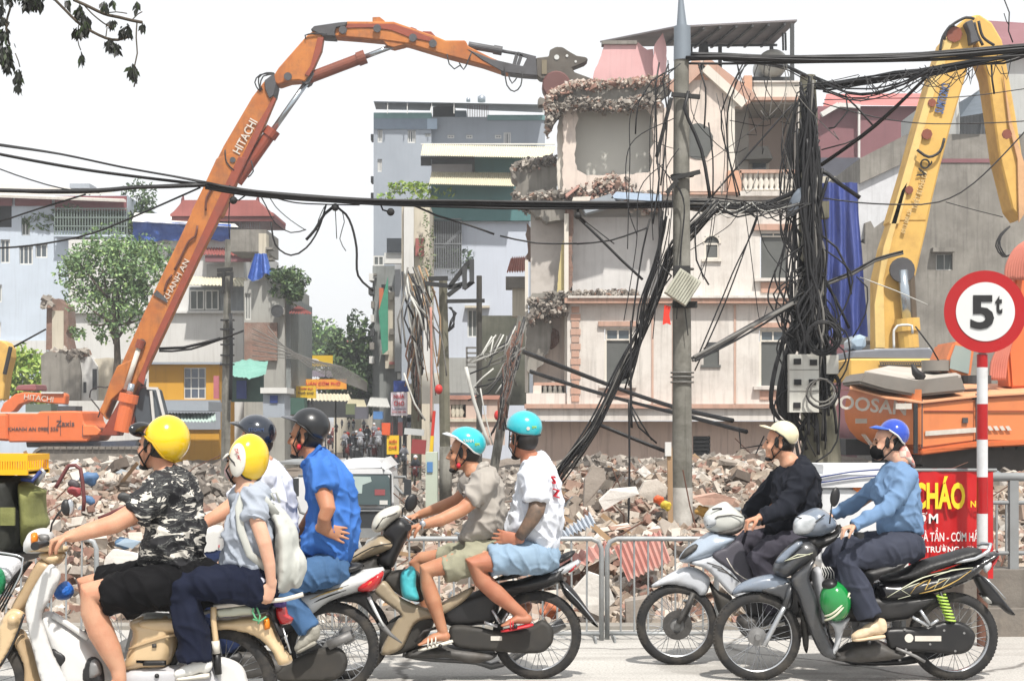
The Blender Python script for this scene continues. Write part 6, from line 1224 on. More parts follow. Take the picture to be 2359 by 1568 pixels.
panel(b,'headlight',K,D,[(275,722),(282,672),(325,640),(395,650),(410,680),(380,735),(330,752),(285,745)],-.09,.045,.04,M_lens);panel(b,'cowl_underside',K,D,[(350,770),(500,735),(535,690),(540,730),(500,790),(430,830),(380,830)],0,.1,.05,M_blk)
rod(b,'chin_line',K,D,[(290,650),(400,680),(450,640)],-.125,.004,M_blk)
grip(b,K,D,585,733,-.33,.33);rod(b,'brake_lever',K,D,[(470,690),(440,640),(400,630)],-.3,.005,M_chrome)if False else None
mirror(b,K,D,508,540,30,54,[(478,690),(484,640),(490,585)],-.27)
panel(b,'frame_cover',K,D,[(400,1010),(560,1020),(720,1080),(1000,1080),(1075,1085),(1060,1130),(980,1180),(900,1225),(740,1240),(560,1230),(450,1150)],0,.09,.06,M_blk)
panel(b,'side_panel',K,D,[(730,1010),(860,1000),(1000,975),(1150,935),(1300,875),(1400,842),(1418,866),(1330,935),(1270,1000),(1150,1050),(1000,1092),(840,1122),(740,1112)],0,.125,.08,M_blkg)
panel(b,'seat',K,D,[(760,985),(880,945),(980,895),(1120,855),(1240,822),(1310,828),(1330,850),(1240,900),(1050,960),(950,1000),(850,1012),(770,1010)],0,.13,.07,M_seat)
gold=pm('gold_decal',(206,170,90),amt=.3,rough=.4);pale=pm('pale_decal',(220,222,196),amt=.2)
for pts,mt in(([(800,1100),(900,1040),(1000,990),(1140,955)],pale),([(860,1110),(930,1090),(880,1060),(980,1020)],pale),([(930,1080),(960,1040),(1040,1000),(1010,1060),(1130,1000)],gold),([(980,1080),(1100,1050),(1200,1000),(1270,950)],gold),([(1060,985),(1160,950),(1280,935)],pale),([(1060,1060),(1090,1000),(1150,990),(1100,1050)],pale)):rod(b,'decal',K,D,pts,-.122,[.002,.005,.002],mt,5)
for pts in([(215,900),(270,885),(330,870),(385,852)],[(240,890),(300,862),(370,862)]):rod(b,'decal',K,D,pts,-.128,[.002,.004,.002],pale,5)
rod(b,'grab_rail',K,D,[(1165,905,-.1),(1290,885,-.12),(1365,840,-.12),(1378,805,-.08),(1330,800,0),(1310,808,.08)],0,.012,M_chrome)
panel(b,'tail_light',K,D,[(1340,935),(1375,880),(1415,838),(1424,850),(1405,905),(1365,950)],0,.08,.04,M_red);panel(b,'indicator',K,D,[(1330,920),(1375,900),(1385,925),(1350,965)],-.08,.02,.015,M_lens)
panel(b,'rear_fender',K,D,[(1270,960),(1340,985),(1400,1050),(1450,1115),(1515,1198),(1470,1190),(1420,1150),(1370,1140),(1310,1060)],0,.06,.03,M_blk);panel(b,'number_plate',K,D,[(1306,1075),(1330,1075),(1366,1110),(1366,1140)],0,.09,.01,pm('plate_white',(225,225,220)))
rod(b,'fender_stay',K,D,[(1340,985),(1400,1040),(1462,1110)],-.07,.004,M_chrome)
panel(b,'chain_case',K,D,[(790,1275),(1000,1262),(1120,1232),(1220,1240),(1282,1290),(1290,1335),(1262,1392),(1195,1418),(1040,1408),(830,1392),(795,1340)],-.09,.03,.025,M_blk)
part('case_label',dwht,b,*px(K,955,1316,1102,1345),D-.125,.01);m_=MB();m_.lathe([(0,0),(.028,0)],P(*K(922,1328),D-.122),seg=14);m_.build('case_badge',dwht,b)
for x,y in((898,1280),(1040,1362),(1118,1285),(1180,1400),(905,1392),(1230,1300)):m_=MB();m_.cyl(P(*K(x,y),D-.125),P(*K(x,y),D-.1),.008,8);m_.build('bolt',M_alu,b)
panel(b,'engine',K,D,[(480,1440),(540,1390),(600,1350),(720,1330),(830,1370),(900,1400),(860,1440),(700,1455),(560,1456)],0,.13,.05,M_eng);rod(b,'exhaust_pipe',K,D,[(520,1440),(700,1468),(900,1455),(1000,1430),(1180,1380)],.1,[.016,.016,.03,.04],M_blk)
rod(b,'engine_pipe',K,D,[(450,1300),(500,1400),(600,1450),(820,1440)],-.07,.014,M_eng);rod(b,'kick_arm',K,D,[(850,1385),(960,1430),(1010,1460)],-.13,.01,M_alu)
for a in([(940,1210),(1030,1262)],[(985,1172),(1040,1255)],[(1040,1255),(1085,1225)]):rod(b,'footrest_bracket',K,D,a,-.15,.011,M_chrome)
rod(b,'foot_peg',K,D,[(700,1352,-.12),(700,1352,-.26)],0,.014,M_blk);rod(b,'rear_swingarm',K,D,[(850,1330),(1168,1312)],.09,.02,M_blk)
m_=MB();a=P(*K(1100,1085),D-.11);c=P(*K(1155,1232),D-.11);pts=[]
for k in range(141):t=k/140;q=a.lerp(c,t);an=t*2*math.pi*8;pts.append(q+Vector((.028*math.cos(an),.028*math.sin(an),0)))
m_.tube(pts,.0062,6);m_.build('shock_spring',pm('lime_spring',(190,226,96),amt=.3,rough=.4),b,smooth=True);rod(b,'shock_rod',K,D,[(1095,1070),(1158,1245)],-.11,.011,M_blk)
for k in range(5):rod(b,'cable',K,D,[(430+k*12,930),(445+k*14,975-k*4),(425+k*20,1012)],-.06-.01*k,.003,M_frame)
hg=thing('green_helmet','glossy green helmet with two pale stripes hanging at the knee of the woman in blue','helmet',P(*K(515,1230),D-.2))
m_=MB();c=P(*K(510,1122),D-.2);m_.ell(c,(.097,.1,.126),Matrix.Rotation(-.1,3,'Y'),28,18);m_.build('shell',pm('green_gloss',(24,142,66),(16,118,52),3,.4,.15,coat=.7),hg,smooth=True)
for dz in(0,22):
 q=[P(*K(452+t*138,1205+dz-10*t-118*t*t),D-.2-.098*math.sin(math.pi*(.12+.76*t))**.8)for t in np.linspace(0,1,12)];m_=MB();m_.tube(q,(.007),6);m_.build('stripe',pale,hg,smooth=True)
m_=MB();m_.ell(P(*K(480,1030),D-.2),(.05,.07,.04));m_.build('strap',M_blk,hg,smooth=True)
# ---- bike 4: silver bike of the man in black
D=10.63;K=K4
b=bikeroot('silver grey motorbike ridden by the man in a black jacket',K,D,1150)
wheel(b,wc(K,D,652,1250,.274),.274,disc=True);wheel(b,wc(K,D,1671,1250,.274),.274)
sv=pm('silver_paint',(212,216,222),(194,198,206),2,.4,.25,coat=.5,dirt=.3,dirtcol=(150,142,130),dscale=7);sv2=pm('silver_blue_paint',(176,190,206),(160,172,188),2,.4,.25,coat=.5)
for s in(-1,1):rod(b,'fork',K,D,[(660,1245),(712,1150),(745,1075)],s*.075,.018,M_eng)
rod(b,'brake_caliper',K,D,[(700,1190),(735,1110)],-.06,.022,M_eng)
panel(b,'front_fender',K,D,[(498,1045),(560,998),(680,935),(760,935),(832,985),(836,1030),(815,1085),(772,1092),(742,1062),(640,1034),(560,1036)],0,.065,.05,sv)
panel(b,'front_cowl',K,D,[(662,885),(700,828),(790,760),(850,732),(975,750),(985,772),(900,850),(800,895),(720,910),(680,905)],0,.14,.1,sv2);panel(b,'cowl_grille',K,D,[(668,888),(702,832),(760,800),(770,830),(716,872)],-.1,.03,.02,M_eng)
for s in(-1,1):panel(b,'side_cowl',K,D,[(725,908),(850,868),(935,822),(990,900),(1070,1000),(1090,1080),(1060,1120),(960,1090),(880,1005),(810,940)],.1*s,.03,.025,sv)
panel(b,'inner_panel',K,D,[(850,868),(930,820),(1010,790),(1080,990),(1030,1030),(950,950)],-.13,.012,.01,pm('charcoal_panel',(84,82,92),amt=.4));panel(b,'under_cowl',K,D,[(830,1005),(880,1060),(960,1100),(930,1180),(900,1215),(865,1130)],0,.1,.04,M_mud)
panel(b,'handlebar_cowl',K,D,[(800,665),(830,610),(915,566),(960,590),(1030,655),(1020,700),(960,745),(880,748),(820,720)],0,.12,.09,pm('pale_silver',(216,218,212),amt=.3,coat=.4));panel(b,'cowl_underside',K,D,[(860,740),(1000,690),(1030,660),(1020,720),(960,752)],-.05,.08,.04,M_eng)
grip(b,K,D,1060,665,-.34,.34);rod(b,'vent',K,D,[(850,610),(880,604),(905,606)],-.1,.006,M_blk);rod(b,'cowl_line',K,D,[(820,700),(880,650),(960,640),(1020,655)],-.122,.004,M_eng);panel(b,'headlight',K,D,[(802,668),(820,640),(870,650),(880,690),(840,712),(812,706)],-.09,.04,.03,M_lens);panel(b,'body',K,D,[(1000,1050),(1200,1000),(1600,950),(1900,880),(1950,900),(1800,1010),(1500,1150),(1200,1240),(1050,1200)],0,.11,.06,M_blk);panel(b,'seat',K,D,[(1300,960),(1500,930),(1850,850),(1860,890),(1500,990),(1320,1000)],0,.12,.05,M_seat)
panel(b,'engine',K,D,[(1000,1200),(1300,1190),(1500,1260),(1300,1330),(1050,1330)],0,.12,.05,M_eng);rod(b,'shield_edge',K,D,[(930,880),(980,960),(1060,1010)],-.14,.004,dwht)
for k in range(3):rod(b,'decal',K,D,[(820+k*30,905+k*20),(900+k*25,930+k*20),(960+k*20,985+k*14)],-.132,.003,M_eng,5)
# ---- bike 3: gold and black bike under the two teal helmets
D=10.05;K=K3
b=bikeroot('dull gold and black motorbike carrying two men in teal helmets',K,D,620)
wheel(b,wc(K,D,1100,1310,.283),.283);wheel(b,wc(K,D,35,1310,.28),.28)
gd=pm('dull_gold_paint',(172,156,130),(152,136,112),2,.5,.35,dirt=.3,dirtcol=(200,190,170));wp=pm('pearl_white',(226,224,212),(206,204,190),2,.4,.3,coat=.4)
panel(b,'front_beak',K,D,[(48,900),(66,862),(150,800),(225,750),(312,790),(302,832),(200,868),(90,906)],0,.12,.09,gd);rod(b,'beak_line',K,D,[(70,880),(180,820),(290,800)],-.118,.004,M_blk)
panel(b,'handlebar_cowl',K,D,[(176,705),(198,645),(250,605),(325,586),(345,610),(335,650),(290,690),(245,728),(195,738)],0,.11,.08,wp);rod(b,'cowl_line',K,D,[(200,720),(240,660),(320,630)],-.1,.005,M_eng)
panel(b,'steering_column',K,D,[(238,745),(285,680),(350,655),(405,715),(360,800),(325,870),(292,935),(222,918),(214,870),(272,800)],0,.09,.06,M_blk)
panel(b,'front_panel',K,D,[(50,930),(160,880),(215,870),(222,920),(290,940),(250,1010),(180,1080),(100,1120),(40,1080)],0,.12,.08,M_mud)
for s in(-1,1):panel(b,'side_cowl',K,D,[(190,1058),(250,1008),(335,1098),(500,1162),(580,1122),(748,1038),(700,1115),(560,1205),(425,1245),(345,1385),(245,1424),(232,1385),(312,1235),(335,1195),(230,1110)],.1*s,.03,.025,gd)
panel(b,'inner_shield',K,D,[(245,1000),(300,950),(440,960),(470,1110),(400,1120),(320,1080)],0,.1,.04,M_mud)
panel(b,'under_cowl',K,D,[(225,1300),(330,1200),(520,1190),(500,1300),(420,1390),(250,1420)],0,.09,.04,M_mud)
panel(b,'body',K,D,[(560,1150),(760,1065),(930,1010),(1060,1000),(1180,960),(1240,970),(1235,1010),(1150,1050),(1000,1085),(905,1130),(862,1235),(780,1255),(600,1255)],0,.1,.06,M_blk)
panel(b,'tail_panel',K,D,[(915,1030),(1050,985),(1200,940),(1290,890),(1300,905),(1245,965),(1240,1010),(1060,1062),(950,1066)],0,.12,.06,M_blk);panel(b,'seat',K,D,[(860,1000),(1000,945),(1150,900),(1260,850),(1312,838),(1300,870),(1230,910),(1100,955),(940,1002)],0,.12,.06,M_seat)
panel(b,'tail_trim',K,D,[(1150,978),(1240,930),(1330,888),(1348,898),(1300,950),(1200,982)],-.06,.03,.02,sv);panel(b,'tail_light',K,D,[(1262,962),(1300,905),(1345,893),(1318,940),(1290,962)],-.02,.08,.03,M_red)
panel(b,'chain_case',K,D,[(620,1262),(760,1262),(900,1288),(1050,1262),(1130,1226),(1186,1270),(1192,1330),(1170,1375),(1100,1412),(860,1402),(640,1372)],-.085,.03,.025,M_mud);part('case_label',dwht,b,*px(K,842,1318,905,1342),D-.122,.01)
panel(b,'engine',K,D,[(360,1430),(420,1375),(640,1365),(860,1400),(855,1445),(730,1468),(600,1440),(430,1440)],0,.12,.05,M_eng);rod(b,'exhaust_pipe',K,D,[(350,1420),(480,1445),(760,1460),(900,1470),(1250,1240)],.13,[.014,.016,.03,.035],M_alu)
panel(b,'rear_fender',K,D,[(1225,1000),(1290,1040),(1360,1130),(1442,1262),(1400,1242),(1320,1160),(1250,1085)],0,.07,.03,M_blk);rod(b,'fender_edge',K,D,[(1250,1040),(1330,1120),(1440,1255)],-.075,.004,M_chrome)
mirror(b,K,D,398,572,36,50,[(346,650),(350,605),(385,580)],-.3,.3);grip(b,K,D,400,690,-.33,.33);rod(b,'brake_lever',K,D,[(345,640),(380,665),(430,700)],.2,.006,M_chrome)
for a in([(805,1240),(880,1262)],[(850,1170),(895,1245)],[(955,1160),(905,1240)]):rod(b,'footrest_bracket',K,D,a,-.14,.011,M_chrome)
rod(b,'foot_peg',K,D,[(980,1262,-.1),(980,1262,-.26)],0,.014,M_blk);rod(b,'foot_peg',K,D,[(560,1372,-.1),(560,1372,-.27)],0,.014,M_blk);rod(b,'gear_lever',K,D,[(420,1350),(470,1290),(540,1270)],-.14,.009,M_eng)
panel(b,'teal_bag',K,D,[(338,975),(372,940),(400,925),(425,955),(425,1040),(442,1112),(380,1112),(345,1085)],-.15,.05,.05,pm('teal_bag',(84,200,210),(60,170,184),8,.5,.5,bmp=.01,bscale=20))
# ---- bike 2: white tailed bike of the blue shirt man
D=9.47;K=K2
b=bikeroot('white tailed motorbike with a bright red brake light carrying the man in the blue shirt',K,D,620)
wheel(b,wc(K,D,964,1400,.28),.28);wheel(b,wc(K,D,-180,1400,.28),.28)
wt=pm('white_tail_paint',(222,224,224),(204,206,206),2,.4,.28,coat=.4)
panel(b,'tail_panel',K,D,[(700,1110),(790,1062),(900,1040),(1080,960),(1245,930),(1256,948),(1185,1035),(1100,1070),(960,1118),(850,1200),(812,1182),(760,1150)],0,.125,.07,wt)
panel(b,'seat',K,D,[(600,1060),(790,1030),(900,970),(1040,915),(1100,905),(1142,925),(1080,968),(950,1012),(870,1048),(700,1080)],0,.125,.06,M_seat)
panel(b,'tail_light',K,D,[(1098,1055),(1130,1008),(1240,950),(1246,1000),(1200,1060),(1130,1072)],-.05,.085,.04,M_red);panel(b,'tail_reflector',K,D,[(1135,1035),(1200,990),(1215,1000),(1170,1040)],-.115,.025,.01,pm('bright_orange_lens',(255,120,70),rough=.2,amt=.2))
for pts,mt in(([(820,1120),(900,1085),(1030,1045)],gold),([(800,1160),(900,1110),(1040,1060)],M_blk),([(800,1090),(960,1060),(1060,1030)],M_eng)):rod(b,'decal',K,D,pts,-.12,[.002,.005,.002],mt,5)
panel(b,'inner_fender',K,D,[(960,1120),(1100,1075),(1165,1068),(1200,1150),(1225,1270),(1190,1215),(1110,1140),(1020,1125)],0,.06,.03,M_blk);rod(b,'fender_stay',K,D,[(1165,1098),(1205,1180),(1250,1262)],-.07,[.012,.01,.006],wt);rod(b,'mud_flap',K,D,[(1225,1240),(1290,1310),(1352,1356)],-.05,[.02,.016,.004],M_alu)
panel(b,'chain_case',K,D,[(640,1520),(740,1450),(890,1385),(990,1378),(1042,1425),(1040,1500),(980,1560),(820,1575),(680,1570)],-.085,.03,.025,M_mud);rod(b,'muffler',K,D,[(700,1430),(900,1370),(1080,1310)],.12,[.02,.035,.035],M_alu);rod(b,'muffler',K,D,[(940,1370),(1070,1310)],-.12,.028,M_alu)
panel(b,'body',K,D,[(-100,1250),(100,1150),(500,1130),(800,1110),(850,1180),(760,1280),(500,1400),(200,1420),(0,1380)],0,.1,.06,M_blk);panel(b,'engine',K,D,[(100,1400),(500,1380),(700,1440),(650,1540),(200,1540)],0,.12,.05,M_eng)
for s in(-1,1):panel(b,'leg_shield',K,D,[(-120,900),(-40,860),(60,1000),(160,1200),(180,1350),(80,1380),(0,1250),(-90,1050)],.1*s,.03,.025,wt)
panel(b,'handlebar_cowl',K,D,[(-20,780),(10,730),(90,720),(120,780),(60,830),(0,830)],0,.12,.08,wt);grip(b,K,D,70,735,-.34,.34);rod(b,'fork',K,D,[(-180,1400),(-60,900)],-.07,.018,M_alu)
pl=panel(b,'white_case',K,D,[(232,742),(240,715),(352,708),(356,870),(350,900),(245,880)],.1,.08,.03,pm('case_white',(234,234,230),amt=.2));textobj('lettering','8',inkred,b,P(*K(330,815),D+.015),(1,0,0),(0,0,1),.018,.001)
# ---- bike 1: the beige and white cub style bike
D=8.1;K=KN
b=bikeroot('old beige and white step through motorbike at the left with a rear rack',K,D,0)
bei=pm('beige_paint',(222,194,152),(206,178,138),2,.4,.3,coat=.4,dirt=.15);bed=pm('tan_paint',(190,164,128),(176,150,116),2,.4,.35);wh=pm('white_shield',(226,226,224),(208,208,208),1.5,.5,.4,dirt=.2,dirtcol=(190,184,176))
v=P(503.7,0,D);wheel(b,(v.x,D,.30),.30,w=.045);v=P(-65,0,D);wheel(b,(v.x,D,.30),.30,w=.045)
kp=lambda name,Kk,pts,dy,half,rad,mat,**k:panel(b,name,Kk,D,pts,dy,half,rad,mat,**k)
kp('rear_fender',KN,[(1060,870),(1200,858),(1500,822),(1645,796),(1680,830),(1765,1050),(1905,1275),(1912,1362),(1782,1392),(1700,1250),(1560,1100),(1400,1032),(1200,1002),(1070,1010)],0,.09,.05,bei)
kp('tail_bracket',KN,[(1650,755),(1725,738),(1765,900),(1802,960),(1835,1100),(1905,1275),(1880,1290),(1762,1050)],-.02,.07,.03,M_blk);kp('tail_light',KN,[(1728,745),(1850,738),(1872,820),(1935,868),(1912,922),(1780,932)],0,.06,.03,M_red)
rod(b,'tail_strip',KN,D,[(1815,975),(1900,1255)],-.06,.005,M_chrome);rod(b,'rack_rail',KN,D,[(1042,742),(1300,712),(1560,680),(1830,660),(2040,600)],-.12,.012,dwht);rod(b,'rack_rail',KN,D,[(1042,742),(1300,712),(1560,680),(1830,660),(2040,600)],.12,.012,dwht)
rod(b,'rack_post',KN,D,[(1042,742),(1040,880),(1062,1080),(1078,1250)],-.13,.016,bei);rod(b,'shock_absorber',KN,D,[(1075,1230),(1092,1490)],-.13,.02,M_blk);rod(b,'post_cap',KN,D,[(1062,1120),(1072,1260)],-.135,.021,dwht)
kp('rack_side',KN,[(1062,770),(1500,715),(1504,826),(1072,862)],-.11,.012,.01,pm('pale_green_grey',(206,208,190),amt=.3),sharp=True);kp('purple_cloth',KN,[(1690,690),(1740,635),(1840,640),(1845,740),(1720,740)],-.06,.05,.03,pm('purple_cloth',(72,52,120),(50,36,90),10,.6,.8,bmp=.006))
kp('indicator',KN,[(1600,870),(1655,858),(1668,985),(1612,1000)],-.1,.02,.012,M_amb);
for pts in([(1500,720),(1475,790),(1500,850),(1540,900)],[(1520,740),(1560,840),(1540,930)],[(1480,880),(1560,900),(1630,850)]):rod(b,'luggage_string',KN,D,pts,-.13,.005,pm('green_cord',(110,190,140)))
kp('engine_cover',KN,[(105,905),(180,850),(300,830),(640,850),(648,1040),(640,1200),(610,1290),(540,1400),(300,1428),(60,1432),(100,1200),(150,1020)],-.02,.12,.07,bei);kp('seat',KN,[(225,835),(300,805),(640,812),(1000,770),(1030,800),(700,880),(300,885)],0,.13,.04,pm('grey_seat',(196,194,186),amt=.4))
kp('cover_roll',KN,[(240,885),(640,880),(645,1025),(300,1010),(220,960)],-.11,.035,.03,bei);rod(b,'cover_line',KN,D,[(100,1210),(300,1140),(500,1080),(645,1045)],-.145,.007,bed);kp('decal_plate',KN,[(180,1335),(515,1335),(518,1392),(255,1396),(250,1368),(180,1365)],-.14,.008,.006,M_blk,sharp=True)
rod(b,'cover_lock',KN,D,[(360,1175),(405,1172)],-.145,.01,M_eng);kp('crank_case',KN,[(80,1432),(400,1400),(700,1390),(1060,1430),(1060,1640),(60,1640)],-.06,.08,.05,pm('crank_silver',(200,200,204),(170,170,172),4,.5,.4,dirt=.2));kp('sprocket_cover',KN,[(1090,1322),(1240,1325),(1360,1400),(1412,1520),(1412,1640),(1080,1640)],-.07,.04,.03,wh)
rod(b,'bolt',KN,D,[(410,1508,-.15),(410,1508,-.13)],0,.012,M_blk)
kp('headlight_cowl',KM,[(240,305),(244,200),(285,120),(390,78),(485,88),(520,160),(500,240),(400,312),(290,322)],0,.1,.07,wh);kp('handlebar_cowl',KM,[(300,245),(430,225),(640,248),(662,262),(640,312),(400,312),(302,318)],0,.09,.04,bei);kp('indicator',KM,[(302,130),(362,122),(372,190),(350,242),(305,240)],-.1,.025,.015,M_amb);kp('switch_box',KM,[(372,140),(470,140),(480,200),(400,210)],-.1,.02,.012,M_alu)
kp('column_cover',KM,[(395,320),(640,318),(560,442),(400,382)],0,.06,.04,bei);kp('fork_cover',KM,[(385,385),(540,440),(430,620),(232,905),(108,862),(250,600)],0,.06,.04,bed)
for s in(-1,1):
 kp('leg_shield',KM,[(478,432),(560,470),(592,520),(580,600),(500,760),(430,860),(408,960),(440,1060),(500,1250),(580,1420),(660,1640),(440,1640),(330,1300),(280,1100),(248,900),(252,820),(330,650)],.14*s,.02,.016,wh)
 kp('fork_arm',KM,[(108,862),(240,905),(205,1020),(160,1150),(60,1350),(-30,1480),(-70,1420),(-20,1250),(0,1010)],.07*s,.02,.016,bei)
kp('body_shell',KM,[(420,905),(520,892),(650,990),(770,1075),(900,1180),(1000,1300),(1050,1420),(1060,1640),(660,1640),(570,1420),(490,1230),(425,1040)],-.02,.12,.08,wh)
kp('shield_opening',KM,[(500,1262),(560,1262),(640,1310),(650,1370),(590,1422),(560,1400)],-.135,.012,.008,M_blk);kp('engine_head',KM,[(815,1568),(812,1440),(860,1345),(930,1330),(985,1380),(1010,1460),(1005,1600)],-.13,.03,.02,M_blk);kp('engine_cap',KM,[(872,1540),(872,1400),(920,1350),(970,1390),(985,1500)],-.155,.02,.02,M_alu)
kp('front_fender',KM,[(205,1055),(300,1200),(372,1400),(400,1640),(245,1640),(240,1440),(170,1250),(120,1185)],0,.07,.05,bed);rod(b,'dark_groove',KM,D,[(235,915),(180,1080),(90,1280),(0,1420)],-.095,.006,M_blk);rod(b,'fork_bolt',KM,D,[(128,970,-.1),(128,970,-.085)],0,.03,bei);rod(b,'top_tube',KM,D,[(520,930),(640,1000),(860,1150)],-.1,.016,wh)
grip(b,KM,D,595,185,-.42,.4);mirror(b,K1,D,372,600,30,46,[(282,735),(290,690),(320,640),(345,610)],-.3,-.1);m_=MB();m_.ell(P(*K1(392,598),D-.3),(.02,.012,.04),Matrix.Rotation(.5,3,'Z'));m_.build('mirror_glass',M_chrome,b,smooth=True)
for k in range(4):rod(b,'cable',K1,D,[(180-8*k,900),(110-12*k,990),(60-16*k,1090),(10-18*k,1180)],-.02*k,.005,M_blk)
rod(b,'basket_rim',K1,D,[(-80,840),(0,850),(130,880),(120,960),(60,1080)],-.1,.005,M_chrome)
def bag(name,label,K,D,pts,dy,half,mat):
 o=panel(None,name,K,D,pts,dy,half,half,mat);return tag(o,label,'bag')
plb=pm('white_plastic',(232,234,238),(206,210,216),8,.5,.4,bmp=.02,bscale=14);bag('white_bag','white plastic bag in the basket of the beige motorbike',K1,D,[(-60,870),(20,868),(110,890),(120,960),(90,1030),(20,1020),(-60,1000)],.04,.1,plb)
bag('green_bag','green plastic bag in the basket of the beige motorbike',K1,D,[(-80,940),(0,938),(28,980),(30,1040),(0,1090),(-80,1080)],-.06,.08,pm('green_plastic',(40,150,100),(24,120,80),8,.5,.35,bmp=.02,bscale=14));bag('blue_bag','bright blue plastic bag hanging behind the white leg shield of the beige motorbike',K1,D,[(300,1070),(330,1030),(370,1008),(405,1040),(412,1080),(380,1112),(320,1112)],.15,.08,pm('blue_plastic',(40,120,214),(20,84,180),8,.6,.35,bmp=.025,bscale=16))
#  people
def skinmat(name,c):
 m=pm(name,c,(int(c[0]*.92),int(c[1]*.8),int(c[2]*.76)),9,.6,.5,spec=.35,bmp=.0009,bscale=150);b=m.node_tree.nodes['Principled BSDF'];b.inputs['Subsurface Weight'].default_value=.12;b.inputs['Subsurface Radius'].default_value=(.02,.008,.004);b.inputs['Subsurface Scale'].default_value=1.0;return m
sk_a=skinmat('skin_warm',(216,166,136));sk_b=skinmat('skin_pale',(230,188,162));sk_c=skinmat('skin_tan',(198,146,114));sk_d=skinmat('skin_brown',(190,132,104))
M_hair=pm('black_hair',(26,22,20),(40,34,30),30,.6,.45,sc=(1,1,.2));M_strap=pm('helmet_strap',(20,20,22),amt=.3,rough=.7);M_eye=pm('eye_dark',(30,22,20),amt=.1,rough=.1)
def hand(mb,w,d,side,nrm,curl=60,s=1.0,thumb=1,spread=.0):
 """palm and five separate fingers; w wrist, d direction of the palm, side axis across the palm, nrm the way the fingers curl"""
 w=Vector(w);d=Vector(d).normalized();side=Vector(side);side=(side-d*side.dot(d)).normalized();n=side.cross(d);
 if n.dot(Vector(nrm))<0:n=-n
 L=.085*s;mb.capsule([w-d*.02,w+d*L*.45,w+d*L*.92],[(.019*s,.027*s),(.0165*s,.038*s),(.013*s,.036*s)],14,side=tuple(side))
 for i,(o,l)in enumerate(((-.030,.062),(-.010,.074),(.010,.070),(.029,.055))):
  p=w+d*L*(.93-.06*abs(i-1.3))+side*o*s;q=[p-d*.025*s,p];dd=(d+side*(o*spread*10)).normalized();c=R(curl)
  for k,f in enumerate((.45,.32,.25)):
   a=c*(1.0,1.05,.8)[k]/1.4;dd=(dd*math.cos(a)+n*math.sin(a)).normalized();p=p+dd*l*f*s;q.append(p)
  mb.capsule(q,[.0095*s,.0092*s,.0088*s,.0082*s,.007*s],8)
 t0=w+d*L*.25-side*.03*s*thumb;t1=t0+(d*.5-side*.55*thumb+n*.45).normalized()*.035*s;t2=t1+(d*.8+n*(.3+curl/120)).normalized()*.03*s;t3=t2+(d*.6+n*(.5+curl/80)+side*.4*thumb).normalized()*.024*s
 mb.capsule([t0,t1,t2,t3],[.014*s,.0125*s,.0105*s,.0085*s],8)
